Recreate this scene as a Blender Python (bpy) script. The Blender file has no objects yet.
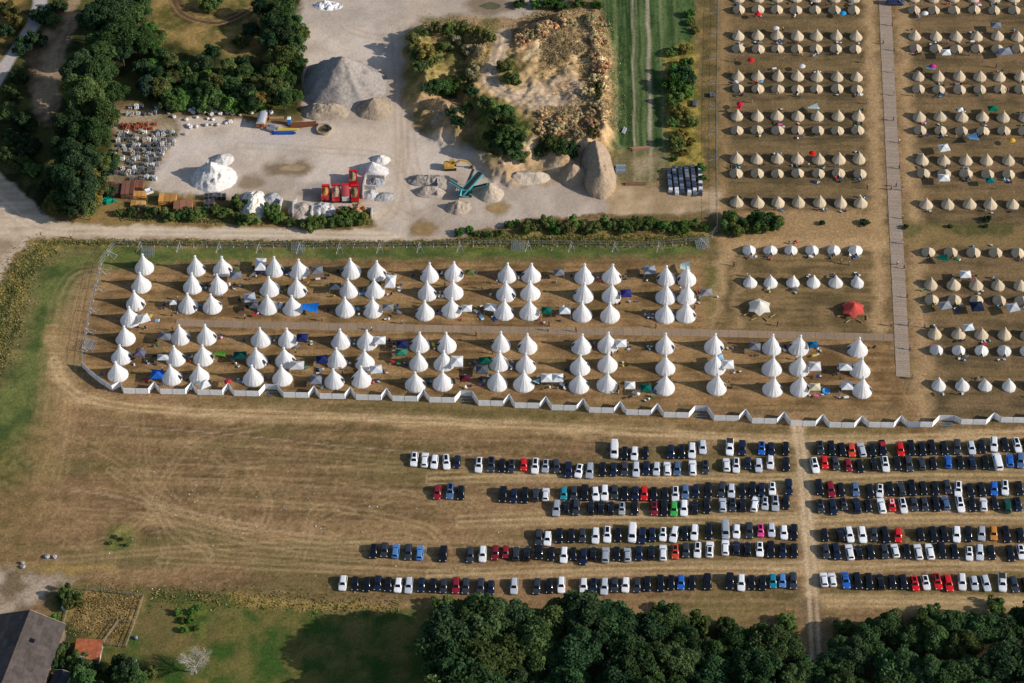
import bpy, bmesh, math, random
import numpy as np
from mathutils import Vector, Matrix

rnd = random.Random(11)
scene = bpy.context.scene
COL = scene.collection
R = math.radians

# ------------------------------------------------------------------ camera
F_PX, PITCH, DIST = 2428.0, R(47.0), 613.0
W_PX, H_PX = 1024, 683
CAM = Vector((0.0, -DIST*math.cos(PITCH), DIST*math.sin(PITCH)))
cam_data = bpy.data.cameras.new('camera'); cam = bpy.data.objects.new('camera', cam_data)
COL.objects.link(cam); cam.location = CAM; cam.rotation_euler = (math.pi/2-PITCH, 0, 0)
cam_data.sensor_width = 36.0; cam_data.lens = F_PX*36.0/W_PX
cam_data.clip_start = 1.0; cam_data.clip_end = 20000.0
scene.camera = cam
_c, _s = math.cos(PITCH), math.sin(PITCH)

def G(px, py, z=0.0):
    """survey point of the aerial photograph -> point of the ground (at height z)"""
    u = (px-512.0)/F_PX; v = (341.5-py)/F_PX
    d = Vector((u, _c+v*_s, -_s+v*_c))
    t = (z-CAM.z)/d.z
    return CAM + d*t

# ------------------------------------------------------------------ light
SUN_EL, SUN_AZ = R(26.0), R(101.0)          # azimuth clockwise from +Y
world = bpy.data.worlds.new("World"); scene.world = world; world.use_nodes = True
nt = world.node_tree; nt.nodes.clear()
sky = nt.nodes.new('ShaderNodeTexSky'); sky.sky_type = 'NISHITA'; sky.sun_disc = False
sky.sun_elevation = SUN_EL; sky.sun_rotation = SUN_AZ; sky.altitude = 100.0
bg = nt.nodes.new('ShaderNodeBackground'); bg.inputs['Strength'].default_value = 0.118
out = nt.nodes.new('ShaderNodeOutputWorld')
nt.links.new(sky.outputs[0], bg.inputs[0]); nt.links.new(bg.outputs[0], out.inputs[0])
sd = bpy.data.lights.new('sun', 'SUN'); sd.energy = 4.9; sd.angle = R(0.55); sd.color = (1.0, 0.935, 0.85)
so = bpy.data.objects.new('sun', sd); COL.objects.link(so)
sdir = Vector((math.cos(SUN_EL)*math.sin(SUN_AZ), math.cos(SUN_EL)*math.cos(SUN_AZ), math.sin(SUN_EL)))
so.rotation_euler = sdir.to_track_quat('Z', 'Y').to_euler(); so.location = (300, 0, 300)
scene.view_settings.view_transform = 'Standard'; scene.view_settings.look = 'None'
scene.view_settings.exposure = 0.0; scene.view_settings.gamma = 1.0
scene.cycles.max_bounces = 6; scene.cycles.transparent_max_bounces = 8
scene.cycles.pixel_filter_type = 'BLACKMAN_HARRIS'; scene.cycles.filter_width = 1.5

# ------------------------------------------------------------------ colours
def s2l(c):
    c = c/255.0
    return c/12.92 if c <= 0.04045 else ((c+0.055)/1.055)**2.4
GAIN = 0.785
def alb(r, g, b):
    """sunlit appearance measured on the photograph -> reflectance of the ground"""
    return np.array([min(s2l(r)/(GAIN*0.98), .72), min(s2l(g)/(GAIN*0.965), .72), min(s2l(b)/(GAIN*0.93), .72)])

# ------------------------------------------------------------------ noise (numpy)
def _hash(ix, iy, seed):
    with np.errstate(over='ignore'):
        n = (ix.astype(np.int64)*374761393 + iy.astype(np.int64)*668265263 + np.int64(seed)*974634613) & 0xffffffff
        n = ((n ^ (n >> 13))*1274126177) & 0xffffffff
        n = n ^ (n >> 16)
    return (n & 0xffff)/65535.0
def vnoise(x, y, seed=0):
    ix = np.floor(x); iy = np.floor(y); fx = x-ix; fy = y-iy
    fx = fx*fx*(3-2*fx); fy = fy*fy*(3-2*fy)
    a = _hash(ix, iy, seed); b = _hash(ix+1, iy, seed); c = _hash(ix, iy+1, seed); d = _hash(ix+1, iy+1, seed)
    return (a*(1-fx)+b*fx)*(1-fy)+(c*(1-fx)+d*fx)*fy
def fbm(x, y, seed=0, octs=4):
    x = np.asarray(x, float); y = np.asarray(y, float)
    t = np.zeros(np.broadcast(x, y).shape); a = .5; s = 0
    for i in range(octs):
        t = t + a*vnoise(x*(2**i)+17.3*i, y*(2**i)-9.1*i, seed+i*7); s += a; a *= .5
    return t/s

# ------------------------------------------------------------------ materials
def new_mat(name):
    m = bpy.data.materials.new(name); m.use_nodes = True
    n = m.node_tree.nodes; n.clear()
    o = n.new('ShaderNodeOutputMaterial'); return m, m.node_tree, o
def nd(t, kind, **kw):
    n = t.nodes.new(kind)
    for k, v in kw.items():
        if k.startswith('i_'): n.inputs[k[2:].replace('_', ' ')].default_value = v
        else: setattr(n, k, v)
    return n
def noise_mul(t, src, scale, lo, hi, detail=4.0, coords='Object', stretch=None):
    """multiply a colour socket by a noise ramp between lo and hi"""
    tc = nd(t, 'ShaderNodeTexCoord'); c = tc.outputs[coords]
    if stretch:
        mp = nd(t, 'ShaderNodeMapping'); mp.inputs['Scale'].default_value = stretch
        t.links.new(c, mp.inputs['Vector']); c = mp.outputs[0]
    no = nd(t, 'ShaderNodeTexNoise'); no.inputs['Scale'].default_value = scale; no.inputs['Detail'].default_value = detail
    no.inputs['Roughness'].default_value = 0.62
    t.links.new(c, no.inputs['Vector'])
    mr = nd(t, 'ShaderNodeMapRange'); mr.inputs['From Min'].default_value = .28; mr.inputs['From Max'].default_value = .72
    mr.inputs['To Min'].default_value = lo; mr.inputs['To Max'].default_value = hi
    t.links.new(no.outputs['Fac'], mr.inputs['Value'])
    vm = nd(t, 'ShaderNodeVectorMath', operation='SCALE')
    t.links.new(src, vm.inputs[0]); t.links.new(mr.outputs[0], vm.inputs['Scale'])
    return vm.outputs[0], no.outputs['Fac']
def bump(t, height, bsdf, dist=.05, strength=.6):
    b = nd(t, 'ShaderNodeBump'); b.inputs['Distance'].default_value = dist; b.inputs['Strength'].default_value = strength
    t.links.new(height, b.inputs['Height']); t.links.new(b.outputs[0], bsdf.inputs['Normal'])

def mat_ground():
    m, t, o = new_mat('ground_cover')
    at = nd(t, 'ShaderNodeAttribute', attribute_name='Col')
    c1, h1 = noise_mul(t, at.outputs['Color'], 1.5, .66, 1.34, 7.0)
    c2, _ = noise_mul(t, c1, .22, .88, 1.12, 4.0)
    cg, h3 = noise_mul(t, c2, 3.6, .74, 1.26, 4.0)
    cs, _ = noise_mul(t, at.outputs['Color'], .35, .93, 1.07, 5.0)
    mxc = nd(t, 'ShaderNodeMix', data_type='RGBA'); t.links.new(at.outputs['Alpha'], mxc.inputs[0])
    t.links.new(cs, mxc.inputs[6]); t.links.new(cg, mxc.inputs[7]); c3 = mxc.outputs[2]
    b = nd(t, 'ShaderNodeBsdfPrincipled'); b.inputs['Roughness'].default_value = 1.0; b.inputs['Specular IOR Level'].default_value = 0.1
    t.links.new(c3, b.inputs['Base Color']); bump(t, h1, b, .22, .45)
    t.links.new(b.outputs[0], o.inputs[0]); return m
def mat_tint(name, rough=.8, spec=.3, lo=.8, hi=1.15, scale=2.0, metallic=0.0, coat=0.0, bumpd=0.0, stretch=None):
    """takes its colour from the object, with procedural variation"""
    m, t, o = new_mat(name)
    oi = nd(t, 'ShaderNodeObjectInfo')
    c, h = noise_mul(t, oi.outputs['Color'], scale, lo, hi, 4.0, stretch=stretch)
    b = nd(t, 'ShaderNodeBsdfPrincipled'); b.inputs['Roughness'].default_value = rough
    b.inputs['Specular IOR Level'].default_value = spec; b.inputs['Metallic'].default_value = metallic
    b.inputs['Coat Weight'].default_value = coat
    t.links.new(c, b.inputs['Base Color'])
    if bumpd: bump(t, h, b, bumpd, .7)
    t.links.new(b.outputs[0], o.inputs[0]); return m
def mat_canvas(name, trans):
    m, t, o = new_mat(name)
    oi = nd(t, 'ShaderNodeObjectInfo')
    c, h = noise_mul(t, oi.outputs['Color'], 1.1, .90, 1.06, 4.0)
    d = nd(t, 'ShaderNodeBsdfDiffuse'); tr = nd(t, 'ShaderNodeBsdfTranslucent')
    t.links.new(c, d.inputs[0]); t.links.new(c, tr.inputs[0])
    bu = nd(t, 'ShaderNodeBump'); bu.inputs['Distance'].default_value = .12; bu.inputs['Strength'].default_value = .4
    t.links.new(h, bu.inputs['Height']); t.links.new(bu.outputs[0], d.inputs['Normal'])
    mx = nd(t, 'ShaderNodeMixShader'); mx.inputs[0].default_value = trans
    t.links.new(d.outputs[0], mx.inputs[1]); t.links.new(tr.outputs[0], mx.inputs[2]); t.links.new(mx.outputs[0], o.inputs[0]); return m
def mat_leaf():
    m, t, o = new_mat('foliage')
    oi = nd(t, 'ShaderNodeObjectInfo'); at = nd(t, 'ShaderNodeAttribute', attribute_name='tint')
    vm = nd(t, 'ShaderNodeVectorMath', operation='MULTIPLY')
    t.links.new(oi.outputs['Color'], vm.inputs[0]); t.links.new(at.outputs['Color'], vm.inputs[1])
    d = nd(t, 'ShaderNodeBsdfDiffuse'); tr = nd(t, 'ShaderNodeBsdfTranslucent')
    t.links.new(vm.outputs[0], d.inputs[0]); t.links.new(vm.outputs[0], tr.inputs[0])
    mx = nd(t, 'ShaderNodeMixShader'); mx.inputs[0].default_value = .38
    t.links.new(d.outputs[0], mx.inputs[1]); t.links.new(tr.outputs[0], mx.inputs[2]); t.links.new(mx.outputs[0], o.inputs[0]); return m
def mat_glass():
    m, t, o = new_mat('dark_glass')
    rgb = nd(t, 'ShaderNodeRGB'); rgb.outputs[0].default_value = (.006, .008, .012, 1)
    c, _ = noise_mul(t, rgb.outputs[0], 3.0, .8, 1.3)
    b = nd(t, 'ShaderNodeBsdfPrincipled'); b.inputs['Roughness'].default_value = .10; b.inputs['Specular IOR Level'].default_value = .22
    t.links.new(c, b.inputs['Base Color']); t.links.new(b.outputs[0], o.inputs[0]); return m
def mat_water():
    m, t, o = new_mat('muddy_water')
    oi = nd(t, 'ShaderNodeObjectInfo')
    c, h = noise_mul(t, oi.outputs['Color'], .5, .8, 1.2)
    b = nd(t, 'ShaderNodeBsdfPrincipled'); b.inputs['Roughness'].default_value = .25; b.inputs['Specular IOR Level'].default_value = .4
    t.links.new(c, b.inputs['Base Color']); t.links.new(b.outputs[0], o.inputs[0]); return m
def mat_tiles(name, kx, ky):
    m, t, o = new_mat(name)
    oi = nd(t, 'ShaderNodeObjectInfo'); tc = nd(t, 'ShaderNodeTexCoord')
    br = nd(t, 'ShaderNodeTexBrick'); br.inputs['Scale'].default_value = 1.0
    br.inputs['Brick Width'].default_value = kx; br.inputs['Row Height'].default_value = ky; br.inputs['Mortar Size'].default_value = .02
    br.inputs['Color1'].default_value = (1.15, 1.15, 1.15, 1); br.inputs['Color2'].default_value = (.75, .75, .75, 1); br.inputs['Mortar'].default_value = (.35, .35, .35, 1)
    t.links.new(tc.outputs['Object'], br.inputs['Vector'])
    vm = nd(t, 'ShaderNodeVectorMath', operation='MULTIPLY')
    t.links.new(oi.outputs['Color'], vm.inputs[0]); t.links.new(br.outputs['Color'], vm.inputs[1])
    c, h = noise_mul(t, vm.outputs[0], .7, .6, 1.3)
    b = nd(t, 'ShaderNodeBsdfPrincipled'); b.inputs['Roughness'].default_value = .9
    t.links.new(c, b.inputs['Base Color']); bump(t, br.outputs['Fac'], b, .03, -.5)
    t.links.new(b.outputs[0], o.inputs[0]); return m
M = dict(ground=mat_ground(), leaf=mat_leaf(), glass=mat_glass(), water=mat_water(),
    canvas=mat_canvas('cotton_canvas', .36), beige=mat_canvas('beige_canvas', .12), poly=mat_canvas('polyester', .22),
    paint=mat_tint('car_paint', .28, .5, .93, 1.05, 1.5, 0, .5), matte=mat_tint('matte', .9, .2, .8, 1.15, 3.0),
    rubber=mat_tint('rubber', .9, .2, .8, 1.2, 6), metal=mat_tint('metal', .45, .5, .8, 1.15, 3, .6),
    board=mat_tint('hoarding', .6, .3, .86, 1.08, 1.3), soil=mat_tint('soil', 1.0, .05, .72, 1.25, 1.2, bumpd=.35),
    gravel=mat_tint('gravel', 1.0, .1, .8, 1.18, 2.2, bumpd=.2), wood=mat_tint('wood', .9, .15, .65, 1.3, 2.5, stretch=(.4, 5, 5)),
    bark=mat_tint('bark', 1, .1, .7, 1.3, 4), cloth=mat_tint('cloth', .95, .1, .8, 1.15, 8), skin=mat_tint('skin', .6, .3, .95, 1.05, 6),
    tiles=mat_tiles('roof_tiles', .5, .35), sheets=mat_tiles('roof_sheets', 1.1, 2.4), brick=mat_tiles('brick', .3, .1),
    concrete=mat_tint('concrete', .95, .15, .75, 1.15, 1.5), stone=mat_tint('stone', .9, .2, .65, 1.25, 3.5, bumpd=.08))

# ------------------------------------------------------------------ mesh builder
class MB:
    def __init__(s): s.v = []; s.f = []
    def add(s, vs, fs):
        o = len(s.v); s.v += [tuple(v) for v in vs]; s.f += [tuple(i+o for i in f) for f in fs]; return s
    def box(s, x0, x1, y0, y1, z0, z1, taper=0.0, rz=0.0, ctr=(0, 0)):
        t = taper
        vs = [(x0, y0, z0), (x1, y0, z0), (x1, y1, z0), (x0, y1, z0), (x0+t, y0+t, z1), (x1-t, y0+t, z1), (x1-t, y1-t, z1), (x0+t, y1-t, z1)]
        if rz:
            c, n = math.cos(rz), math.sin(rz)
            vs = [(ctr[0]+(x-ctr[0])*c-(y-ctr[1])*n, ctr[1]+(x-ctr[0])*n+(y-ctr[1])*c, z) for x, y, z in vs]
        return s.add(vs, [(0, 3, 2, 1), (4, 5, 6, 7), (0, 1, 5, 4), (1, 2, 6, 5), (2, 3, 7, 6), (3, 0, 4, 7)])
    def tube(s, a, b, r0, r1=None, n=8, cap=True):
        a = Vector(a); b = Vector(b); r1 = r0 if r1 is None else r1
        d = (b-a)
        if d.length < 1e-6: return s
        q = d.to_track_quat('Z', 'Y'); vs = []
        for c, r in ((a, r0), (b, r1)):
            for k in range(n):
                an = 2*math.pi*k/n; vs.append(c+q@Vector((math.cos(an)*r, math.sin(an)*r, 0)))
        fs = [(k, (k+1) % n, n+(k+1) % n, n+k) for k in range(n)]
        if cap: fs += [tuple(range(n-1, -1, -1)), tuple(range(n, 2*n))]
        return s.add(vs, fs)
    def beam(s, a, b, w, h):
        a = Vector(a); b = Vector(b); d = (b-a).normalized()
        sx = d.cross(Vector((0, 0, 1)))
        sx = sx.normalized() if sx.length > 1e-4 else Vector((1, 0, 0))
        up = sx.cross(d); vs = []
        for c in (a, b):
            for i, j in ((-1, -1), (1, -1), (1, 1), (-1, 1)): vs.append(c+sx*(i*w/2)+up*(j*h/2))
        return s.add(vs, [(0, 1, 2, 3), (7, 6, 5, 4), (0, 4, 5, 1), (1, 5, 6, 2), (2, 6, 7, 3), (3, 7, 4, 0)])
    def lathe(s, prof, n=16, ox=0, oy=0, sx=1, sy=1, close=True):
        rings = []
        vs = []; fs = []
        for r, z in prof:
            for k in range(n):
                a = 2*math.pi*k/n; vs.append((ox+math.cos(a)*r*sx, oy+math.sin(a)*r*sy, z))
        for i in range(len(prof)-1):
            for k in range(n): fs.append((i*n+k, i*n+(k+1) % n, (i+1)*n+(k+1) % n, (i+1)*n+k))
        if close: fs += [tuple(range((len(prof)-1)*n, len(prof)*n)), tuple(range(n-1, -1, -1))]
        return s.add(vs, fs)
    def mesh(s, name, mat, smooth=False):
        me = bpy.data.meshes.new(name); me.from_pydata(s.v, [], s.f); me.update()
        me.materials.append(M[mat] if isinstance(mat, str) else mat)
        if smooth: me.polygons.foreach_set('use_smooth', [True]*len(me.polygons))
        return me

def bevelled(me, w=.03, seg=1):
    bm = bmesh.new(); bm.from_mesh(me)
    bmesh.ops.bevel(bm, geom=bm.edges[:], offset=w, segments=seg, affect='EDGES', profile=.6, clamp_overlap=True)
    bm.to_mesh(me); bm.free(); return me

# ------------------------------------------------------------------ scene objects
USED = {}
def words(l): return len(l.split())
def claim(label, group):
    if label in USED and (group is None or USED[label] != group or not group.startswith('alike')): print('DUPLICATE LABEL', label)
    if not 4 <= words(label) <= 16: print('LABEL LENGTH', words(label), label)
    USED[label] = group
def place(o, loc, rz, sc):
    o.location = loc; o.rotation_euler = (0, 0, rz)
    if sc is not None: o.scale = (sc, sc, sc) if isinstance(sc, (int, float)) else sc
def tag(o, label, cat, group=None):
    claim(label, group)
    o['label'] = label; o['category'] = cat
    if group: o['group'] = group.replace('alike ', '')
    return o
def thing(name, label, cat, loc, rz=0.0, sc=None, group=None):
    o = bpy.data.objects.new(name, None); COL.objects.link(o); place(o, loc, rz, sc); o.empty_display_size = .3
    return tag(o, label, cat, group)
def solo(name, me, label, cat, loc=(0, 0, 0), rz=0.0, sc=None, group=None, color=(.5, .5, .5)):
    o = bpy.data.objects.new(name, me); COL.objects.link(o); place(o, loc, rz, sc); o.color = (*color, 1)
    return tag(o, label, cat, group)
def part(name, me, parent, color=(.5, .5, .5), loc=None, label=None):
    o = bpy.data.objects.new(name, me); COL.objects.link(o); o.parent = parent; o.color = (*color, 1)
    if loc: o.location = loc
    if label: o['label'] = label
    return o
def struct(name, me, color=(.5, .5, .5)):
    o = bpy.data.objects.new(name, me); COL.objects.link(o); o['kind'] = 'structure'; o.color = (*color, 1); return o
ORD = 'zeroth first second third fourth fifth sixth seventh eighth ninth tenth eleventh twelfth thirteenth fourteenth fifteenth sixteenth seventeenth eighteenth nineteenth twentieth twenty-first twenty-second twenty-third twenty-fourth twenty-fifth twenty-sixth twenty-seventh twenty-eighth twenty-ninth thirtieth thirty-first thirty-second thirty-third thirty-fourth thirty-fifth thirty-sixth thirty-seventh thirty-eighth thirty-ninth fortieth'.split()
ORD += ['forty-'+w for w in ORD[1:10]]+['fiftieth']+['fifty-'+w for w in ORD[1:10]]+['sixtieth']+['sixty-'+w for w in ORD[1:10]]
# ================================================================== TERRAIN
X0, X1, Y0, Y1, ST = -182.0, 182.0, -132.0, 166.0, 0.5
gx = np.arange(X0, X1+ST/2, ST); gy = np.arange(Y0, Y1+ST/2, ST)
NX, NY = len(gx), len(gy)
XX, YY = np.meshgrid(gx, gy)
def gp(pts, z=0.0): return [(p.x, p.y) for p in (G(a, b, z) for a, b in pts)]
WX = XX + (fbm(XX/3.0, YY/3.0, 5, 3)-.5)*3.2 + (fbm(XX/.9, YY/.9, 15, 2)-.5)*1.0   # wobbled position for ragged zone edges
WY = YY + (fbm(XX/3.0, YY/3.0, 6, 3)-.5)*3.2 + (fbm(XX/.9, YY/.9, 16, 2)-.5)*1.0
def sdf(poly, wob=True, margin=6.0, A=None, B=None):
    """signed distance to polygon, negative inside"""
    A = (WX if wob else XX) if A is None else A; B = (WY if wob else YY) if B is None else B
    xs = [p[0] for p in poly]; ys = [p[1] for p in poly]
    res = np.full(A.shape, margin)
    sel = (A > min(xs)-margin) & (A < max(xs)+margin) & (B > min(ys)-margin) & (B < max(ys)+margin)
    a = A[sel]; b = B[sel]
    d = np.full(a.shape, 1e9); ins = np.zeros(a.shape, bool); n = len(poly)
    for i in range(n):
        x0, y0 = poly[i]; x1, y1 = poly[(i+1) % n]
        ex, ey = x1-x0, y1-y0; L = ex*ex+ey*ey+1e-9
        t = np.clip(((a-x0)*ex+(b-y0)*ey)/L, 0, 1)
        d = np.minimum(d, (a-x0-t*ex)**2+(b-y0-t*ey)**2)
        c = ((y0 > b) != (y1 > b)) & (a < (x1-x0)*(b-y0)/(y1-y0+1e-12)+x0); ins ^= c
    d = np.sqrt(d); res[sel] = np.minimum(np.where(ins, -d, d), margin); return res
def pline(pts, wob=False, margin=8.0):
    """distance to polyline"""
    A = WX if wob else XX; B = WY if wob else YY
    xs = [p[0] for p in pts]; ys = [p[1] for p in pts]
    res = np.full(A.shape, margin)
    sel = (A > min(xs)-margin) & (A < max(xs)+margin) & (B > min(ys)-margin) & (B < max(ys)+margin)
    a = A[sel]; b = B[sel]; d = np.full(a.shape, margin**2)
    for (x0, y0), (x1, y1) in zip(pts[:-1], pts[1:]):
        ex, ey = x1-x0, y1-y0; L = ex*ex+ey*ey+1e-9
        t = np.clip(((a-x0)*ex+(b-y0)*ey)/L, 0, 1)
        d = np.minimum(d, (a-x0-t*ex)**2+(b-y0-t*ey)**2)
    res[sel] = np.sqrt(d); return res
def smooth(pts, n=8):
    """Catmull-Rom through 2-D points"""
    P = [np.array(p, float) for p in pts]; P = [2*P[0]-P[1]]+P+[2*P[-1]-P[-2]]; o = []
    for i in range(1, len(P)-2):
        for k in range(n):
            t = k/n; a, b, c, d = P[i-1:i+3]
            o.append(tuple(.5*((2*b)+(c-a)*t+(2*a-5*b+4*c-d)*t*t+(3*b-a-3*c+d)*t**3)))
    o.append(tuple(P[-2])); return o
C = np.zeros((NY, NX, 3))
def layer(mask, rgb, amt=1.0):
    global C
    m = (np.clip(mask, 0, 1)*amt)[..., None]; C = C*(1-m)+np.asarray(rgb)*m
def soft(d, w): return np.clip(.5-d/(2*w), 0, 1)
def poly(pts, rgb, w=.8, amt=1.0, wob=True, z=0.0):
    d = sdf(gp(pts, z), wob); layer(soft(d, w), rgb, amt); return d
def stroke(pts, half, rgb, w=.6, amt=1.0, wob=True, sm=True, z=0.0):
    q = gp(pts, z); q = smooth(q) if sm else q
    d = pline(q, wob)-half; layer(soft(d, w), rgb, amt); return d
def ruts(pts, gauge, half, rgb, amt=.6, w=.35, z=0.0):
    d = np.abs(pline(smooth(gp(pts, z)), False)-gauge/2)-half
    layer(soft(d, w)*(.45+.75*fbm(XX/2.5, YY/2.5, 44, 3)), rgb, min(1, amt*1.35))

n1 = fbm(XX/22, YY/22, 1, 4); n2 = fbm(XX/5, YY/5, 2, 4); n3 = fbm(XX/9, YY/.8, 3, 4); n4 = fbm(XX/1.6, YY/1.6, 4, 4)
n5 = fbm(XX/40, YY/2.2, 8, 3)
def mix(a, b, t): return np.asarray(a)*(1-t[..., None])+np.asarray(b)*t[..., None]
def st(x, lo, hi): return np.clip((x-lo)/(hi-lo), 0, 1)
# dry mown field
C = mix(alb(92, 73, 47), alb(123, 96, 65), st(n1*.4+n3*.35+n5*.25, .36, .64))
layer(st(n2, .52, .75)*.5, alb(96, 82, 46)); layer(st(n4, .55, .8)*.35, alb(150, 122, 84)); layer(st(n5, .56, .72)*.35, alb(152, 122, 82))
n6 = fbm(XX/14, YY/.45, 12, 2); n7 = fbm(XX/55+.02*YY, (YY+.07*XX)/1.1, 13, 3)
layer(st(n6, .58, .80)*.28, alb(150, 120, 86)); layer(st(1-n6, .60, .82)*.22, alb(84, 68, 42)); layer(st(n7, .58, .72)*.3, alb(152, 124, 88)); layer(st(n1, .52, .66)*.3, alb(108, 82, 56))
n8 = fbm(XX/.7, YY/.7, 91, 3); n9 = fbm((XX+YY*.2)/30, (YY-XX*.06)/7, 92, 4)
layer(st(n8, .56, .8)*.4, alb(150, 124, 90)); layer(st(1-n8, .56, .82)*.55, alb(72, 62, 36)); layer(st(n9, .53, .66)*.5, alb(86, 80, 44)); layer(st(1-n9, .58, .7)*.3, alb(136, 104, 74))
# --- bell tent fields, a little darker with worn alleys
poly([(722, -60), (874, -60), (893, 236), (716, 236)], mix(alb(76, 65, 43), alb(110, 90, 62), st(n2*.5+n3*.5, .38, .64)), 1.0)
poly([(902, -60), (1090, -60), (1100, 425), (925, 425)], mix(alb(80, 67, 45), alb(114, 92, 64), st(n2*.5+n3*.5, .38, .64)), 1.0)
poly([(722, 240), (890, 240), (898, 410), (722, 410)], mix(alb(86, 72, 46), alb(124, 100, 66), st(n2*.5+n3*.5, .38, .64)), 1.0)
for y in (24, 64, 105, 148, 188):
    stroke([(726, y), (800, y+1), (874, y+2)], 1.6, alb(118, 96, 62), 1.2, .5)
for y in (26, 67, 108, 152, 194, 270, 312, 372):
    stroke([(908, y), (960, y+1), (1060, y+3)], 1.6, alb(118, 96, 62), 1.2, .5)
stroke([(869, -50), (873, 100), (879, 240), (880, 330)], 1.8, alb(158, 128, 90), 1.2, .8)
stroke([(900, -50), (906, 100), (916, 240), (925, 420)], 1.9, alb(158, 128, 90), 1.4, .75)
stroke([(725, -50), (724, 100), (722, 210)], 1.4, alb(140, 112, 74), 1.2, .7)
poly([(718, 211), (880, 210), (884, 226), (895, 240), (880, 243), (725, 246), (716, 240)], alb(152, 122, 84), 1.0, .8)
poly([(903, 222), (1060, 224), (1060, 246), (905, 246)], mix(alb(78, 76, 40), alb(118, 98, 60), st(n2, .4, .6)), 1.5, .8)
stroke([(708, 330), (718, 285), (724, 258), (745, 246), (880, 243)], 1.9, alb(160, 130, 92), 1.0, .8)
stroke([(737, 335), (738, 260)], 1.0, alb(150, 122, 86), .8, .5)
poly([(700, 268), (716, 265), (714, 332), (702, 332)], alb(84, 82, 40), 1.0, .7)
# --- tipi field: camp lawn, worn ground between the columns
poly([(104, 262), (700, 262), (712, 330), (890, 338), (905, 405), (700, 408), (300, 392), (118, 384), (86, 366)],
     mix(alb(96, 74, 46), alb(138, 108, 72), st(n2*.55+n3*.45, .38, .62)), 1.0)
for y in (288, 305, 358, 379):
    stroke([(130, y-6), (400, y), (700, y+5)], .8, alb(104, 92, 50), 1.2, .35)
# north verge of the camp: green strip and tall yellow grass
poly([(100, 246), (300, 248), (480, 242), (640, 246), (700, 246), (703, 254), (520, 259), (300, 258), (160, 264), (102, 272)],
     mix(alb(56, 76, 32), alb(90, 98, 46), st(n2, .38, .62)), 1.0, .85)
poly([(-60, 300), (8, 275), (28, 245), (60, 240), (130, 240), (430, 242), (470, 237), (520, 232), (600, 233), (712, 234), (706, 245),
      (480, 246), (300, 246), (130, 245), (60, 249), (36, 266), (22, 305), (2, 360), (-60, 400)],
     mix(alb(84, 82, 38), alb(146, 122, 66), st(n4*.6+n2*.4, .38, .62)), .8)
# far left green band and turning tracks
poly([(32, 268), (62, 252), (112, 246), (100, 262), (80, 280), (58, 320), (46, 400), (30, 470), (-60, 520), (-60, 402), (2, 378), (22, 330)],
     mix(alb(58, 74, 34), alb(92, 96, 50), st(n2*.7+n4*.3, .40, .60)), 4.0, .95)
for k, (g, a) in enumerate(((1, .15), (4, .22), (7.3, .26), (9, .2), (11.4, .2))):
    pts = [(26+g*3.2, 480), (36+g*3.2, 420), (44+g*3.3, 350), (52+g*3, 300), (70+g*2, 272+g), (98, 266+g*1.3)]
    ruts(pts, 1.7, .35, alb(165, 138, 98), a)
poly([(70, 300), (98, 268), (92, 290), (80, 366), (70, 430), (40, 520), (20, 520), (40, 420)], alb(150, 120, 80), 2.5, .35)
# perimeter track under the hoarding
stroke([(52, 330), (54, 365), (66, 388), (100, 403), (180, 412), (330, 417), (560, 428), (720, 437), (850, 440), (1060, 434)], 2.1,
       mix(alb(136, 108, 70), alb(168, 140, 100), st(n3, .35, .65)), 1.2, .85)
ruts([(54, 360), (66, 386), (100, 402), (180, 411), (330, 416), (560, 427), (720, 436), (850, 439), (1060, 433)], 1.7, .3, alb(178, 150, 112), .7)
for y0, y1 in ((398, 408), (404, 415)):
    stroke([(180, y0), (420, y1), (660, y1+14), (900, y1+22)], .5, alb(84, 78, 38), 1.2, .45)
# --- car park lanes
lane = mix(alb(132, 106, 68), alb(160, 134, 96), st(n3, .35, .65))
for a, b, xl, xr in ((476, 482, 470, 806), (519, 519, 500, 806), (573, 568, 470, 806), (477, 476, 812, 1060), (520, 519, 812, 1060), (567, 565, 812, 1060)):
    stroke([(xl, a), ((xl+xr)/2, (a+b)/2-2), (xr, b)], 1.7, lane, 1.2, .6)
    for dy in (-3, 2.5): ruts([(xl-40, a+dy+3), (xl+40, a+dy), ((xl+xr)/2, (a+b)/2+dy-2), (xr, b+dy)], 1.7, .22, alb(172, 146, 106), .6)
stroke([(797, 425), (803, 470), (808, 530), (813, 600), (818, 720)], 1.9, alb(162, 136, 102), 1.0, .9)
stroke([(813, 606), (815, 640), (818, 720)], 2.4, alb(84, 68, 48), 1.0, .8)  # tree shade painted into the lane colour where it runs through the wood
ruts([(797, 425), (803, 470), (808, 530), (813, 600), (818, 720)], 1.6, .4, alb(182, 158, 126), .8)
stroke([(826, 600), (900, 601), (1060, 604)], 1.6, alb(158, 130, 90), 1.4, .7)
for dy in (0, 5): ruts([(826, 598+dy), (900, 599+dy), (1060, 602+dy)], 1.7, .3, alb(172, 146, 106), .5)
poly([(700, 585), (760, 588), (756, 640), (710, 640)], alb(108, 96, 54), 2.5, .4)
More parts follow.
